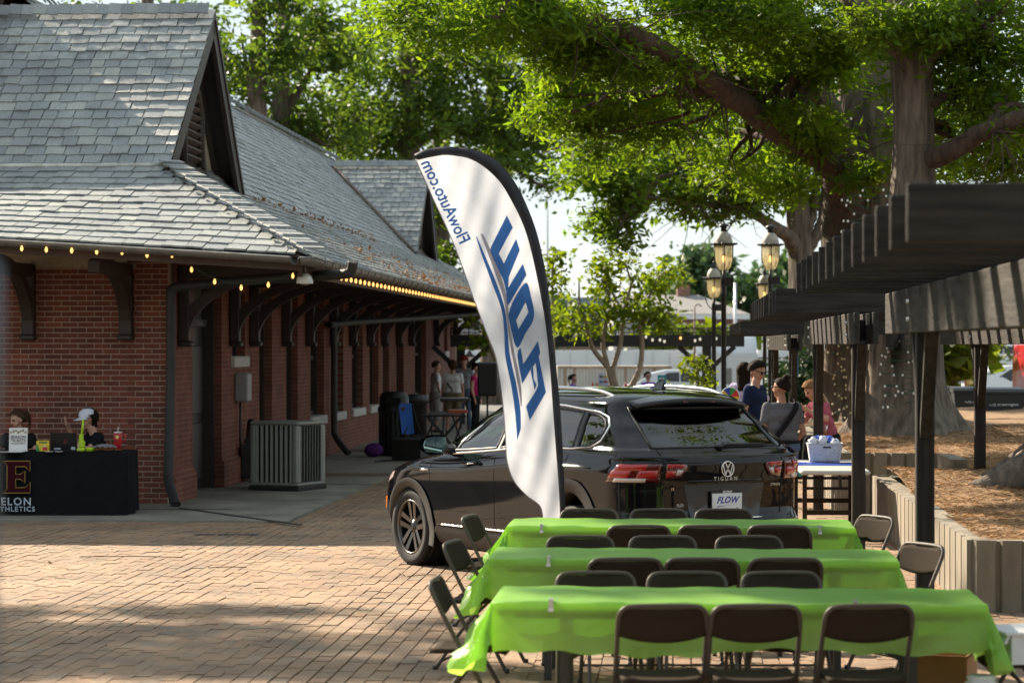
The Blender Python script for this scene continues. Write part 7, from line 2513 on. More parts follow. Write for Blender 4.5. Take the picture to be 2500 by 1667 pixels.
# pretzel bag
pz = empty('snack_bag', on_table(265) + Vector((0, -.05, 0)), 0)
brn = pmat('brown snack', (.20, .075, .018), .5)
pm = MB()
for k in range(90):
    c = Vector(((rr.random() - .5) * .30, (rr.random() - .5) * .12, .012 + .03 * rr.random() * (1 - abs(k - 45) / 60)))
    a = rr.random() * 6.28
    pm.tube([c + Vector((.012 * math.cos(a + q), .012 * math.sin(a + q), .004 * math.sin(q * 2))) for q in (0, 1.2, 2.4, 3.6, 4.8)], .005, 5)
po = pm.build('snacks', brn, pz); po['kind'] = 'stuff'
MB().grid(lambda u, v: Vector((lerp(-.19, .10, u), lerp(-.03, .10, v), .05 + .035 * math.sin(math.pi * u) * math.sin(math.pi * v) + .008 * math.sin(u * 30 + v * 17))), 18, 8).build('bag_film', thin_film('clear bag film', (.5, .5, .55), (.6, .6, .65), clear=.35, trans=.4, rough=.15), pz)
tag(pz, 'clear bag of brown pretzels spilling on the black table', 'snack bag')
# red tumbler
tb2 = empty('tumbler', on_table(284) + Vector((0, .12, 0)), 0)
redm = pmat('red tumbler enamel', (.42, .012, .018), .3, coat=.3)
MB().lathe([(.036, 0), (.038, .06), (.052, .11), (.053, .205), (.050, .215)], 20).build('tumbler_body', redm, tb2)
MB().lathe([(.052, .213), (.052, .226), (0, .228)], 20).build('tumbler_lid', m_white, tb2)
MB().tube([(.0, 0, .22), (.002, 0, .28)], .005, 6).build('straw', m_white, tb2)
MB().tube([(.05, 0, .20), (.085, 0, .20), (.09, 0, .185), (.09, 0, .12), (.085, 0, .108), (.05, 0, .108)], .008, 6).build('tumbler_handle', redm, tb2)
MB().lathe([(.02, 0), (0, .001)], 14, (0, -.0535, .165), 'y').build('tumbler_badge', pmat('yellow badge', (.75, .55, .2), .5), tb2)
tag(tb2, 'red tumbler with white lid, handle and straw on the black table', 'tumbler')
for k, px in enumerate((131, 154)):
    pl_ = MB().lathe([(.0, .002), (.04, .003), (.052, .010)], 18).build('paper_plate', m_white, None, on_table(px) + Vector((0, -.28, 0)))
    tag(pl_, 'small white paper plate on the black table, %s' % ('beside the crayon box', 'in front of the laptop')[k], 'plate')
pa = MB().box((0, 0, .002), (.5, .2, .003)).build('paper_sheets', m_white, None, on_table(15) + Vector((0, -.24, 0)))
tag(pa, 'white papers lying on the black table beside the sign', 'paper')

# ------------------------------------------------------------------ lights on the depot
fb = empty('eave_light_string', P(200, 606, 28.35)); fo = fb.location.copy()
tag(fb, 'warm bulbs hanging below the gutter above the black table', 'string lights')
fp_ = [(53, 606), (113, 609), (175, 611), (236, 614), (298, 615), (359, 622), (420, 622)]
MB().tube([P(x, y - 7, 28.35) - fo for x, y in fp_], .005, 5).build('cable', m_bs, fb)
bme = MB().lathe([(.010, .030), (.011, .016), (.019, .0), (.017, -.018), (.008, -.034), (0, -.038)], 10).mesh('bulb')
bme.materials.append(m_bulb)
for x, y in fp_:
    obj('bulb', bme, None, fb, P(x, y, 28.35) - fo)
sb = empty('swag_light_string', P(580, 700, 28.7)); so2 = sb.location.copy()
tag(sb, 'warm bulbs on a sagging cable under the depot corner', 'string lights')
sw_ = [(400 + x / 2.118, 560 + y / 2.118) for x, y in ((45, 118), (143, 190), (263, 252), (400, 283), (540, 268), (667, 222), (725, 175))]
MB().tube(catmull([P(x, y, 28.7) - so2 for x, y in sw_], 5), .005, 5).build('cable', pmat('green light cable', (.02, .06, .03), .6), sb)
for x, y in sw_[1:-1]:
    obj('bulb', bme, None, sb, P(x, y + 8, 28.7) - so2)
lb = empty('gutter_light_string', Mdep @ Vector((XE + .02, 6, EZ - .16))); 
lb.rotation_euler = (0, 0, UA)
tag(lb, 'dense row of warm bulbs under the platform gutter of the depot', 'string lights')
MB().tube([(0, -7.3, .03), (0, 30, .03)], .006, 5).build('cable', m_bs, lb)
k = 0
y = -7.2
while y < 24:
    obj('bulb', bme, None, lb, (0, y, 0)); y += .46
pd = empty('pendant_lamp', P(744, 683, 28.6)); 
enam = pmat('white enamel shade', (.60, .58, .53), .4)
MB().lathe([(.10, -.045), (.098, -.01), (.085, .03), (.05, .065), (.03, .075)], 20, cap=False).build('lamp_shade', enam, pd)
MB().lathe([(.018, .07), (.018, .22), (.03, .23)], 10).build('stem', m_gut, pd)
MB().lathe([(.085, -.044), (.03, -.058), (0, -.06)], 16).build('lamp_glass', pmat('dull lamp glass', (.4, .38, .34), .3), pd)
tag(pd, 'white enamel pendant lamp hanging under the depot eave corner', 'lamp')

# leaves lying on the long roof
n_ = 1500
tt = rng.uniform(3, 30, n_); vv = np.clip(rng.normal(0, .16, n_), -.3, 1)
dens_ = rng.random(n_)
vv = np.where(dens_ < .35, 1 - np.abs(rng.normal(0, .06, n_)), rng.uniform(.0, .75, n_) ** 1.6)
tt = np.where(dens_ < .55, rng.uniform(7, 22, n_), rng.uniform(8, 30, n_))
cx = np.array([s_side(a, b) for a, b in zip(tt, vv)]) + [0, 0, .05]
V, Fq = leaves(cx, (.05, .4, .006), 1, .055, .5, .0, 5)
m_dry = pmat('dry fallen leaf', (.22, .13, .065), .8, var=.3, hue=[(1.2, 1, .8), (.6, .5, .45), (1.5, 1.2, .9), (.9, .8, .6)], translucent=.2)
ll = obj('leaf_litter', np_mesh('leaf_litter', V, Fq), m_dry, None, CORNER, (0, 0, UA))
tag(ll, 'brown fallen leaves drifted on the long depot roof', 'leaves', kind='stuff')
# twigs and leaves on the paving
for (px, py, ln_, an_, lab) in ((320, 1362, 1.0, -.06, 'thin dark twig lying on the sunlit bricks'), (1030, 1408, .3, .6, 'small curled twig on the bricks beside the front wheel'), (980, 1405, .2, 1.9, 'forked twig on the bricks near the front wheel'), (555, 1388, .35, .1, 'short dark twig on the bricks')):
    Y = gy(py); c = Vector((gx(px, Y), Y, .012))
    d = Vector((math.cos(an_), math.sin(an_), 0)) * ln_ / 2
    tw = MB().tube(catmull([-d, Vector((0, .01, .006)), d], 4), [.004] * 9, 5).build('twig', pmat('dark twig', (.03, .022, .016), .8), None, c)
    tag(tw, lab, 'twig')
for (px, py, lab) in ((118, 1376, 'yellowed leaf cluster on the sunlit bricks'), (1078, 1418, 'orange leaf on the bricks beside the closest chair')):
    Y = gy(py)
    V, Fq = leaves(np.array([[0, 0, .02]]), (.01, .01, .004), 1, .12, .5, 0, 9)
    tag(obj('fallen_leaf', np_mesh('fallen_leaf', V, Fq), m_dry, None, (gx(px, Y), Y, .005)), lab, 'leaf')

# ------------------------------------------------------------------ air conditioner
ac = empty('air_conditioner', (gx(700, 33.6), 33.75, .026), R(-25))
acg = pmat('grey enamelled steel', (.27, .275, .245), .5, var=.08); acd = pmat('dark coil', (.02, .021, .02), .7)
tag(ac, 'grey outdoor air conditioner with slatted sides beside the depot door', 'air conditioner')
MB().cbox((0, 0, .03), (.80, .80, .06), .01).build('base_pan', acd, ac)
MB().cbox((0, 0, .49), (.70, .70, .84), .05).build('coil', acd, ac)
MB().cbox((0, 0, .925), (.78, .78, .05), .02).build('lid', acg, ac)
MB().cbox((0, 0, .085), (.785, .785, .05), .02).build('lower_rail', acg, ac)
for sx in (-1, 1):
    for sy in (-1, 1):
        MB().cbox((sx * .34, sy * .34, .5), (.105, .105, .82), .03).build('corner_post', acg, ac)
fin_me = MB().box((0, 0, .5), (.042, .006, .80)).mesh('louvre_fin'); fin_me.materials.append(acg)
for k in range(8):
    x = -.27 + k * .077
    obj('louvre_fin', fin_me, None, ac, (x, -.37, 0), (0, 0, R(55)))
    obj('louvre_fin', fin_me, None, ac, (.37, x, 0), (0, 0, R(-35 + 180)))
    obj('louvre_fin', fin_me, None, ac, (-.37, x, 0), (0, 0, R(-35)))

# ------------------------------------------------------------------ stage things by the depot
dk = pmat('black equipment plastic', (.012, .012, .013), .5, var=.1)
Yb = 44.0
tc_ = empty('litter_bin', (gx(962, Yb), Yb, .03))
for k in range(20):
    a = 2 * math.pi * k / 20
    MB().box((.27 * math.cos(a), .27 * math.sin(a), .42), (.02, .055, .74), Matrix.Rotation(a, 3, 'Z')).build('slat', dk, tc_)
MB().lathe([(.25, .0), (.25, .78), (.24, .78)], 20).build('liner', pmat('bin liner dark', (.008, .008, .008), .6), tc_)
MB().lathe([(.29, .03), (.29, .07)], 20).build('hoop', dk, tc_)
MB().lathe([(.29, .78), (.30, .80), (.30, .86), (.29, .88), (.27, .90), (.27, 1.06), (.22, 1.14), (0, 1.17)], 20).build('lid', dk, tc_)
MB().box((.0, -.265, .99), (.26, .03, .13)).build('lid_opening', pmat('bin opening', (.003, .003, .003), .9), tc_)
tag(tc_, 'round black slatted litter bin against the depot wall', 'litter bin')
bc2 = empty('litter_bin', (gx(1008, 46), 46, .03))
MB().lathe([(.26, 0), (.27, .9), (.30, .92), (.30, 1.0), (.27, 1.05), (0, 1.08)], 20).build('bin_body', dk, bc2)
tag(bc2, 'plain black bin behind the slatted litter bin', 'litter bin')
blue = pmat('bright blue nylon', (.02, .13, .55), .6, var=.1, translucent=.2)
fc = empty('camp_chair', (gx(1010, 43.5), 43.5, .03), R(30))
MB().grid(lambda u, v: Vector((lerp(-.13, .13, u), .22 + .12 * v + .02 * math.sin(u * 3.14), lerp(.4, .95, v))), 8, 6).build('backrest', blue, fc)
MB().grid(lambda u, v: Vector((lerp(-.22, .22, u), lerp(-.2, .22, v), .40 - .04 * math.sin(math.pi * u))), 8, 6).build('seat', dk, fc)
for sx in (-1, 1):
    MB().tube([(sx * .24, -.24, 0), (sx * .22, .26, .55), (sx * .15, .34, .95)], .012, 6).build('leg', dk, fc)
    MB().tube([(sx * .24, .26, 0), (sx * .24, -.22, .55)], .012, 6).build('leg', dk, fc)
tag(fc, 'bright blue folding camp chair beside the bins', 'chair')
mw = empty('stage_monitor', (gx(1003, 42.2), 42.2, .03), R(-20))
MB().prism([(-.22, 0), (.22, 0), (.22, .14), (-.06, .40), (-.22, .36)], -.27, .27, 'x').build('cabinet', dk, mw)
MB().prism([(.20, .16), (-.05, .392), (-.045, .40), (.205, .165)], -.24, .24, 'x').build('grille', pmat('grey speaker grille', (.05, .052, .06), .7), mw)
tag(mw, 'black wedge stage monitor on the walkway', 'loudspeaker')
spk = empty('loudspeaker', (gx(1190, 44), 44, .0))
MB().cbox((0, 0, 1.42), (.36, .36, .62), .03).build('cabinet', dk, spk)
MB().cbox((0, -.183, 1.42), (.32, .01, .56), .02).build('grille', pmat('black speaker grille', (.016, .016, .017), .8), spk)
MB().tube([(0, 0, .5), (0, 0, 1.12)], .018, 8).build('pole', dk, spk)
for a in (90, 210, 330):
    MB().tube([(0, 0, .75), (.45 * math.cos(R(a)), .45 * math.sin(R(a)), .02)], .014, 6).build('leg', dk, spk)
tag(spk, 'black loudspeaker on a tripod partly behind the feather flag', 'loudspeaker')
ms = empty('microphone_stand', (gx(1054, 44), 44, .03))
MB().lathe([(.13, 0), (.12, .02), (.015, .03), (.012, 1.0)], 12).build('stand', dk, ms)
MB().tube([(-.22, 0, .88), (0, 0, 1.0), (.38, 0, 1.17)], .010, 6).build('boom', dk, ms)
MB().tube([(.38, 0, 1.17), (.36, -.02, 1.21), (.28, -.04, 1.32)], [.012, .016, .024], 8).build('microphone', dk, ms)
tag(ms, 'black boom microphone stand by the keyboards', 'microphone stand')
kb = empty('keyboard_stand', (gx(1085, 43.4), 43.4, .03), R(-5))
for sx in (-1, 1):
    MB().bar((-.3 * sx, -.12, 0), (.3 * sx, -.12, .72), .03, .03).build('leg', dk, kb)
    MB().bar((-.3 * sx, .14, 0), (.3 * sx, .14, .72), .03, .03).build('leg', dk, kb)
MB().box((0, 0, .74), (.8, .34, .03)).build('shelf', dk, kb)
tag(kb, 'black crossed keyboard stand on the walkway', 'stand')
for nm, px, z, w, col, lab in (('mixing_desk', 1075, .80, .42, (.10, .10, .11), 'grey mixing desk lying on the keyboard stand'), ('red_keyboard', 1118, .84, .36, (.38, .05, .02), 'small red keyboard beside the mixing desk'), ('black_keyboard', 1112, 1.05, .55, (.015, .015, .016), 'black keyboard raised above the red one')):
    q = empty(nm, (gx(px, 43.3), 43.3, z + .03 - .05))
    mt = pmat(nm + ' shell', col, .4)
    MB().cbox((0, 0, .03), (w, .26, .06), .01).build('case', mt, q)
    for k in range(12):
        MB().box((-w / 2 + .03 + k * (w - .06) / 12, -.06, .064), ((w - .06) / 12 * .8, .12, .008)).build('key', m_white if nm != 'mixing_desk' else dk, q)
    if nm == 'black_keyboard':
        for sx in (-1, 1):
            MB().bar((sx * .2, .1, 0), (sx * .25, .15, -1.05), .03, .03).build('leg', dk, q)
    if nm == 'red_keyboard':
        for sx in (-1, 1):
            MB().bar((sx * .12, .06, 0), (-sx * .16, .1, -.82), .03, .03).build('leg', dk, q)
    tag(q, lab, 'keyboard' if 'key' in nm else 'mixer')
bag = MB().grid(lambda u, v: Vector(((.17 + .02 * math.sin(u * 19)) * math.sin(math.pi * v) * math.cos(6.283 * u), .13 * math.sin(math.pi * v) * math.sin(6.283 * u), .12 - .12 * math.cos(math.pi * v) + .01 * math.sin(u * 25))), 20, 10).build('purple_bag', cloth('purple bag cloth', (.10, .03, .16)), None, (gx(912, 43.5), 43.5, .03))
tag(bag, 'purple bag on the walkway beside the slatted bin', 'bag')
cab = MB().tube(catmull([(gx(x, 41.5 + k * .2), 41.5 + k * .2, .04) for k, x in enumerate((915, 945, 930, 975, 1000, 1040, 1020))], 5), .012, 5).build('power_cable', dk)
tag(cab, 'black cable snaking over the walkway before the stage monitor', 'cable')

# ------------------------------------------------------------------ far table with purple cloth
ft = empty('purple_table', (gx(1480, 66), 66, 0))
pc = cloth('purple table cloth', (.10, .03, .28))
MB().box((0, 0, .80), (2.3, .7, .03)).build('table_top', pc, ft)
MB().box((0, -.36, .42), (2.3, .01, .76)).build('cloth_skirt', pc, ft)
for sx in (-1, 1):
    for sy in (-1, 1): MB().box((sx * 1.0, sy * .3, .4), (.04, .04, .8)).build('leg', m_leg, ft)
tag(ft, 'table with purple cloth far behind the car roof', 'table')
pbd = empty('poster_board', (gx(1482, 65.9), 65.9, .82))
MB().box((0, 0, .22), (.46, .02, .44)).build('board', pmat('pale board', (.55, .60, .70), .6), pbd)
cols = [(.5, .2, .05), (.08, .2, .35), (.1, .1, .12), (.05, .3, .3), (.35, .1, .1), (.5, .4, .1)]
for i in range(4):
    for j in range(3):
        MB().prism([(-.05, -.02), (.03, -.045), (.055, .01), (.0, .04), (-.04, .03)], -.014 - .001 * ((i + j) % 2), -.012, 'y').build('board_picture', pmat('board picture %d' % ((i * 3 + j) % 6), cols[(i * 3 + j) % 6], .6), pbd, (-.16 + .11 * i, 0, .08 + .14 * j))
tag(pbd, 'pale display board with small coloured pictures on the purple table', 'board')
tsn = empty('teal_sign', (gx(1616, 65), 65, .8))
MB().box((0, 0, .22), (.23, .02, .42)).build('board', pmat('teal board', (.02, .26, .36), .6), tsn)
for z, w in ((.34, .15), (.25, .13), (.12, .16)):
    MB().box((0, -.012, z), (w, .003, .035)).build('board_line', m_white, tsn)
tag(tsn, 'small teal sign with white lines beside the man in purple', 'sign')
for k, (px, col, nm) in enumerate(((1447, (.5, .03, .02), 'red bottle on the purple table'), (1458, (.45, .2, .1), 'orange bottle on the purple table'), (1528, (.6, .02, .02), 'red cup on the purple table'))):
    q = MB().lathe([(.05, 0), (.05, .12), (.02, .16), (.02, .2)], 12).build('bottle', pmat('bottle tint %d' % k, col, .3), None, (gx(px, 65.8), 65.8, .82))
    tag(q, nm, 'bottle')

# prize wheel beyond the car
pw = empty('prize_wheel', (gx(1782, 31), 31, 0))
wc = [(.6, .03, .02), (.03, .25, .05), (.02, .05, .35), (.7, .5, .02)]
cz = H - (968 - HZ) / F * 31
for k in range(8):
    a0, a1 = 2 * math.pi * k / 8, 2 * math.pi * (k + 1) / 8
    poly = [(0, 0)] + [(.115 * math.cos(a0 + (a1 - a0) * q / 4), .115 * math.sin(a0 + (a1 - a0) * q / 4)) for q in range(5)]
    MB().prism(poly, -.01, .01, 'y').build('wheel_sector', pmat('wheel colour %d' % (k % 4), wc[k % 4], .5), pw, (0, 0, cz))
MB().tube([(.118 * math.cos(a), 0, cz + .118 * math.sin(a)) for a in [2 * math.pi * k / 24 for k in range(24)]], .008, 6, closed=True).build('wheel_rim', m_white, pw)
MB().tube([(0, .03, 0), (0, .03, cz)], .02, 8).build('stand', dk, pw)
tag(pw, 'small multicoloured prize wheel just past the car roof', 'prize wheel')

# blue sign on a wooden post
bs = empty('park_sign', (gx(1937, 52), 52, 0))
zt = H - (868 - HZ) / F * 52
zb3 = H - (920 - HZ) / F * 52
m_sb = pmat('blue sign enamel', (.02, .12, .22), .4)
MB().cbox((.0, 0, (zb3 + .1) / 2 + .05), (.13, .1, zb3 + .2), .01).build('post', pmat('tan timber post', (.38, .26, .15), .8), bs)
MB().cbox((0, -.07, (zt + zb3) / 2), (.19, .02, zt - zb3), .008).build('sign_panel', m_sb, bs)
for k, (z, w, c) in enumerate(((.9, .03, 0), (.76, .13, 0), (.62, .12, 1), (.48, .14, 0), (.34, .13, 1), (.22, .14, 0), (.06, .08, 0))):
    MB().box((0, -.082, zb3 + (zt - zb3) * z), (w, .003, .022 if k else .05)).build('sign_line', m_white if c == 0 else pmat('green sign print', (.15, .45, .15), .5), bs)
tag(bs, 'narrow blue notice with white and green lines on a tan post', 'sign')

# ------------------------------------------------------------------ wheelie bins
binm = pmat('dark green bin plastic', (.010, .014, .013), .45, var=.15)
def wheelie(px, py_top, py_bot, Y, w, label, txt=None, rz=0.0):
    z1 = H - (py_top - HZ) / F * Y; z0 = H - (py_bot - HZ) / F * Y
    t = empty('wheelie_bin', (gx(px, Y), Y, z0), R(rz))
    h = z1 - z0
    b = MB()
    V = []
    for z, k in ((.04, .80), (h * .86, 1.0)):
        V += [(sx * w / 2 * k, sy * .32 * k, z) for sx, sy in ((-1, -1), (1, -1), (1, 1), (-1, 1))]
    b._add(V, [(3, 2, 1, 0), (4, 5, 6, 7)] + [(i, (i + 1) % 4, 4 + (i + 1) % 4, 4 + i) for i in range(4)])
    b.build('bin_body', binm, t)
    MB().cbox((0, 0, h * .885), (w * 1.06, .70, h * .06), .015).build('bin_rim', binm, t)
    MB().prism([(-.38, h * .91), (.36, h * .91), (.36, h * .95), (.1, h * 1.0), (-.3, h * .97)], -w * .53, w * .53, 'x').build('lid', binm, t)
    MB().tube([(-w * .35, .40, h * .93), (w * .35, .40, h * .93)], .018, 6).build('handle', binm, t)
    for sx in (-1, 1):
        MB().lathe([(.11, -.025), (.11, .025)], 14, (sx * w * .38, .28, .11), 'x').build('wheel', dk, t)
    if txt:
        lettering(txt, .085, m_white, t, (0, -.322 * .95, h * .66), (R(87), 0, 0), name='bin_lettering')
    tag(t, label, 'bin', 'dark wheeled bins by the raised bed')
wheelie(2440, 945, 1066, 50, .86, 'dark wheeled bin with white city lettering beside the pergola post', 'City of Burlington', 6)
wheelie(2365, 943, 1050, 54, .72, 'dark wheeled bin half behind the pergola post, lid open line pale', 'City of', -4)
wheelie(2292, 942, 1010, 58, .60, 'dark wheeled bin beyond the grey oak trunk', None, 10)
lw = empty('yard_sign', (gx(2320, 55), 55, .05), R(8))
MB().box((0, 0, .38), (.42, .01, .34), Matrix.Rotation(R(14), 3, 'Y')).build('sign_sheet', m_white, lw)
for sx in (-1, 1): MB().tube([(sx * .14, 0, 0), (sx * .14, 0, .3)], .006, 5).build('stake', m_clip, lw)
lettering('TOWN', .1, inkm, lw, (.05, -.008, .28), (R(90), R(14), 0), name='sign_lettering')
tag(lw, 'tilted white yard sign between two wheeled bins', 'sign')
gsn = empty('green_sign', (gx(2322, 70), 70, 0))
MB().box((0, 0, H - (946 - HZ) / F * 70), (.22, .02, .22)).build('sign_panel', pmat('green sign', (.03, .30, .06), .5), gsn)
MB().tube([(0, .02, 0), (0, .02, H - (940 - HZ) / F * 70)], .025, 6).build('post', m_gut, gsn)
tag(gsn, 'small green sign on a post above the wheeled bins', 'sign')

# ------------------------------------------------------------------ car park
def simple_car(px, py_base, Y, L_, col, label, face=0, Hc=1.45):
    z0 = H - (py_base - HZ) / F * Y
    t = empty('parked_car', (gx(px, Y), Y, z0), R(face))
    paint = pmat('car paint %.2f %.2f %.2f' % col, col, .25, var=0, coat=.8)
    k = L_ / 4.5
    prof = [(-2.2, .35), (-2.22, .6), (-2.15, .85), (-1.75, .92), (-1.1, 1.32), (-.5, Hc), (.5, Hc - .02), (1.15, 1.2), (1.75, .92), (2.15, .8), (2.22, .55), (2.2, .3)]
    m = MB()
    sec = []
    for yy, in_ in ((-.86, .06), (-.80, .0), (.80, .0), (.86, .06)):
        pass
    rows_ = []
    for yy in (-.88, -.84, -.70, .70, .84, .88):
        e = 1 if abs(yy) < .8 else (.985 if abs(yy) < .86 else .95)
        rows_.append([(x * k * e, yy * (1 - .16 * max(0, (z - .9) / .55)), .3 + (z - .3) * (e if abs(yy) > .8 else 1)) for x, z in prof])
    n = len(prof)
    V = [p for r_ in rows_ for p in r_]
    FS = []
    for i in range(5):
        for q in range(n - 1): FS.append((i * n + q, i * n + q + 1, (i + 1) * n + q + 1, (i + 1) * n + q))
    FS.append(tuple(range(n))); FS.append(tuple(range(6 * n - 1, 5 * n - 1, -1)))
    m._add(V, FS, True)
    smooth_by_angle(m.build('body', paint, t), 40)
    for sy in (-1, 1):
        MB()._add([(-1.0 * k, sy * .83, 1.0), (-.45 * k, sy * .79, Hc - .12), (.0, sy * .785, Hc - .1), (.0, sy * .83, .98)], [(0, 1, 2, 3)]).build('window', m_pane, t)
        MB()._add([(.06 * k, sy * .83, .98), (.06 * k, sy * .785, Hc - .1), (.5 * k, sy * .79, Hc - .13), (1.15 * k, sy * .83, 1.0)], [(0, 1, 2, 3)]).build('window', m_pane, t)
        for wx in (-1.35, 1.35):
            MB().lathe([(.32, -.1), (.32, .1)], 18, (wx * k, sy * .80, .32), 'y').build('wheel', m_tyre, t)
            MB().lathe([(.19, -.105), (.19, .105)], 14, (wx * k, sy * .80, .32), 'y').build('hub_cap', m_clip, t)
    MB()._add([(-1.2 * k, -.66, 1.3), (-1.2 * k, .66, 1.3), (-1.78 * k, .7, .96), (-1.78 * k, -.7, .96)], [(0, 1, 2, 3)]).build('rear_window', m_pane, t)
    MB()._add([(1.2 * k, -.66, 1.22), (1.2 * k, .66, 1.22), (1.76 * k, .7, .95), (1.76 * k, -.7, .95)], [(0, 1, 2, 3)]).build('windscreen', m_pane, t)
    tag(t, label, 'car', 'cars in the car park')
simple_car(2475, 1010, 72, 4.5, (.70, .70, .68), 'white car parked behind the wheeled bins', 12)
simple_car(2330, 905, 120, 4.5, (.62, .63, .62), 'pale car far across the car park beyond the yellow shirt', 70)
simple_car(2440, 912, 118, 4.6, (.66, .66, .64), 'pale car behind the roof of the white car', 0)
simple_car(2460, 895, 150, 4.4, (.45, .03, .04), 'small red car at the far side of the car park', 90)
simple_car(1655, 992, 95, 4.4, (.55, .57, .58), 'silver car beyond the purple table, behind the sapling', 0)
bv = empty('blue_van', (gx(2478, 170), 170, gz(0, 170)))
MB().cbox((0, 0, 2.6), (2.0, 4.5, 2.4), .1).build('body', pmat('blue van paint', (.03, .12, .35), .4), bv)
MB().box((0, -2.27, 3.1), (1.6, .02, .8)).build('rear_window', m_pane, bv)
tag(bv, 'small blue van far across the car park', 'van')
rt = empty('red_truck', (gx(2520, 60), 60, 0))
rp = pmat('red truck paint', (.45, .015, .03), .3, coat=.6)
MB().cbox((0, 0, 1.45), (.55, 2.2, 1.3), .06).build('body', rp, rt)
MB().cbox((0, 0, .75), (.5, 2.2, .5), .03).build('chassis', dk, rt)
for sy in (-.7, .7): MB().lathe([(.4, -.12), (.4, .12)], 16, (-.2, sy, .4), 'x').build('wheel', m_tyre, rt)
tag(rt, 'edge of a red truck beyond the white car', 'truck')

# ------------------------------------------------------------------ far buildings
def block(name, label, x0, x1, ytop, ybot, Y, dep, mat, extra=None):
    a, b = P(x0, ytop, Y), P(x1, ybot, Y)
    t = empty(name, ((a.x + b.x) / 2, Y, gz(0, Y)))
    o_ = t.location.copy()
    w = b.x - a.x
    tag(t, label, 'building' if 'build' in name or 'ware' in name else ('trailer' if 'trailer' in name else 'container'))
    zt_ = a.z - o_.z
    MB().box((0, dep / 2, zt_ / 2), (w, dep, zt_)).build('wall', mat, t)
    return t, w, zt_, o_
m_wh = pmat('white trailer paint', (.62, .65, .66), .5, var=.05, vscale=.4)
m_wh2 = pmat('off white metal siding', (.52, .53, .53), .6, var=.05, vscale=.3)
t, w, zt_, o_ = block('white_trailer', 'long white trailer standing behind the trellis and myrtle', 1130, 1695, 855, 900, 132, 2.6, m_wh)
for k in range(14): MB().box((-w / 2 + w * (k + .5) / 14, -.02, zt_ * .6), (.05, .03, zt_ * .75)).build('post', m_wh2, t)
MB().box((0, 1.3, .5), (w * .9, 2.0, .7)).build('chassis', dk, t)
t, w, zt_, o_ = block('white_trailer', 'white trailer with a rounded grey roof beyond the lamp posts', 1700, 1850, 862, 925, 130, 2.6, m_wh2)
MB().tube([(-w / 2, 1.3, zt_), (w / 2, 1.3, zt_)], .9, 12).build('roof', m_wh, t)
MB().box((0, -.02, zt_ * .7), (.5, .03, .9)).build('door', m_gut, t)
t, w, zt_, o_ = block('white_trailer', 'plain white trailer behind the second oak trunk', 1850, 2010, 855, 930, 134, 2.6, m_wh)
MB().box((0, -.02, zt_ * .9), (w, .03, .12)).build('trim', m_gut, t)
t, w, zt_, o_ = block('shipping_container', 'pale corrugated shipping container with rust streaks behind the purple table', 1360, 1640, 893, 960, 118, 2.4, pmat('container paint', (.50, .47, .42), .6, var=.08, vscale=.5))
cpm = pmat('container rib', (.54, .51, .46), .6, var=.25, vscale=1.2, stretch=(1, 1, .25))
rst = pmat('rusty streak', (.36, .24, .15), .8, var=.3, vscale=2)
for k in range(36):
    MB().box((-w / 2 + w * (k + .5) / 36, -.03, zt_ / 2), (w / 72, .06, zt_ - .2)).build('rib', rst if k in (2, 5, 17, 21, 30) else cpm, t)
MB().box((0, -.04, zt_ - .06), (w, .08, .12)).build('top_rail', rst, t)
m_br = pmat('brown brick far', (.20, .135, .10), .8, var=.1, vscale=.3)
t, w, zt_, o_ = block('warehouse', 'long low brown brick warehouse with a pale upper wall behind the trellis', 1100, 1700, 815, 900, 175, 25, m_br)
zu = (843 - 742) / F * 176 + H - o_.z
MB().box((-w * .1, 14, (zt_ + zu) / 2), (w * .8, 20, zu - zt_)).build('upper_wall', pmat('pale concrete wall', (.44, .45, .46), .7, var=.05, vscale=.1), t)
MB().box((-w * .1, 13.5, zu + .25), (w * .82, 22, .5)).build('roof_edge', pmat('blue grey roof edge', (.16, .20, .24), .6), t)
for k in range(7):
    MB().box((-w * .42 + k * w * .1, 3.95, zt_ + .9), (w * .06, .1, 1.0)).build('window', m_pane, t)
t, w, zt_, o_ = block('far_building', 'brick building with a grey hipped roof and white cornice beyond the lamps', 1660, 1815, 777, 870, 165, 14, pmat('red brick far', (.24, .12, .09), .8))
rzz = (843 - 718) / F * 168 + H - o_.z
xw = -w / 2 - 4.6                                    # the roof runs on over a pale wing
MB()._add([(xw, -.4, zt_ + .3), (w / 2 + .4, -.4, zt_ + .3), (w / 2 + .4, 14.4, zt_ + .3), (xw, 14.4, zt_ + .3), (xw + .6, 6, rzz), (w / 2 - 2.6, 6, rzz)], [(0, 1, 5, 4), (1, 2, 5), (2, 3, 4, 5), (3, 0, 4)]).build('roof', pmat('grey shingle roof', (.20, .195, .185), .8, var=.1), t)
MB().box((-w / 2 - 2.3, 7, (zt_ + .1) / 2), (4.5, 13.6, zt_ + .1)).build('wing', pmat('pale grey render', (.34, .34, .33), .8), t)
MB().box((.1, 7, zt_ + .12), (w + .6, 14.7, .36)).build('cornice', m_white, t)
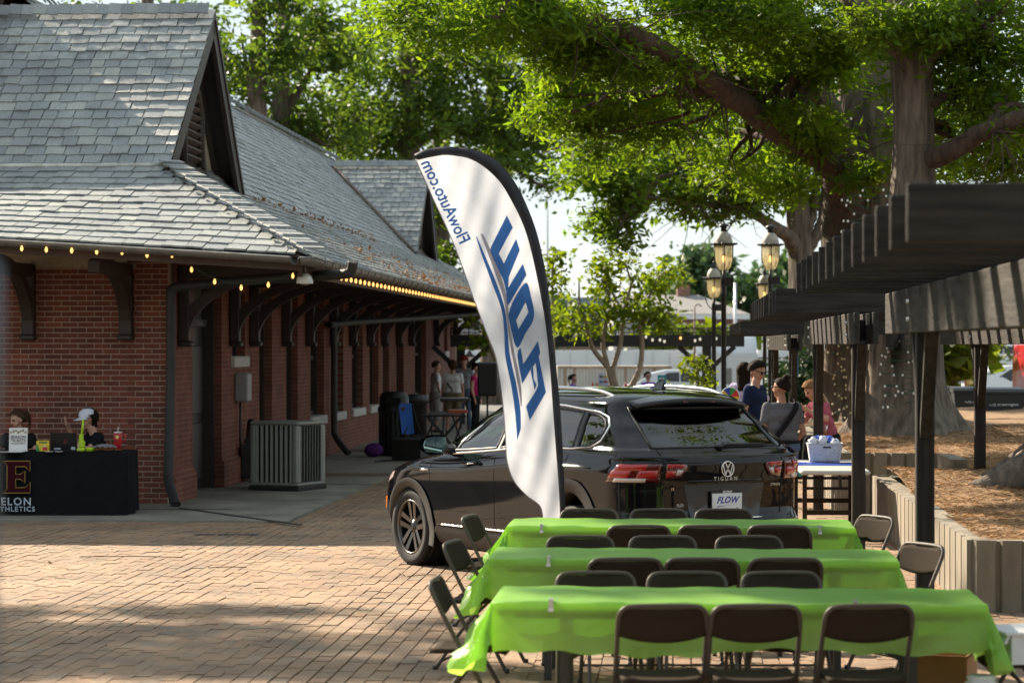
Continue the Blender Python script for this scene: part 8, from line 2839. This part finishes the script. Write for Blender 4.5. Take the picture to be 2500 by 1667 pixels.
MB().box((-w * .35, 6, rzz + .1), (.9, .9, 1.2)).build('chimney', pmat('red brick far', (.24, .12, .09), .8), t)
for k in range(2):
    MB().box((w / 2 - 1.1 - k * 1.9, -.03, zt_ - 1.4), (.9, .06, 1.9)).build('window', pmat('pale window', (.40, .45, .50), .3), t)
hh = empty('far_hedge', (gx(1640, 150), 150, gz(0, 150))); ho = hh.location.copy()
crown('foliage', [pb(1480 + 38 * k, 772, 150, 28, 14, 14) for k in range(7)], m_myr, hh, per=30, size=.42, sig=.4, seed=140, origin=ho, ratio=.6)
tag(hh, 'bright yellow-green hedge in front of the far brick building', 'hedge')
# masts and poles
for nm, lab, px, y0, y1, Y, r_, mt in (('radio_mast', 'thin radio mast against the sky beside the flag', 1337, 400, 640, 400, .12, m_gut), ('light_pole', 'slim pale light pole leaning over the myrtle', 1517, 600, 860, 100, .07, m_clip), ('light_pole', 'pale light pole between the two lamp groups', 1795, 690, 860, 140, .12, m_clip), ('light_pole', 'short hooked light pole in front of the grey roof', 1696, 748, 850, 120, .06, m_br)):
    a, b = P(px, y0, Y), P(px - (14 if 'leaning' in lab else 0), y1, Y)
    q = MB().tube([Vector((b.x, Y, gz(0, Y))), b, a], [r_, r_, r_ * .6], 8)
    if 'hooked' in lab: q.tube([a, a + Vector((.15, 0, .12)), a + Vector((.35, 0, .0))], r_ * .6, 6)
    tag(q.build(nm, mt), lab, 'pole')
fl = empty('street_lamp', (gx(1146, 75), 75, 0))
z1 = H - (862 - HZ) / F * 75
MB().lathe([(.07, 0), (.05, .3), (.04, z1 - .45), (.09, z1 - .4)], 10).build('post', m_iron, fl)
MB().lathe([(.09, z1 - .4), (.16, z1 - .12), (.15, z1 - .1)], 12).build('lantern_glass', pmat('milky lantern', (.75, .72, .65), .4), fl)
MB().lathe([(.18, z1 - .1), (.10, z1 - .02), (.02, z1 + .1), (0, z1 + .14)], 12).build('lantern_cap', m_iron, fl)
tag(fl, 'small white street lantern far behind the depot corner', 'street lamp')
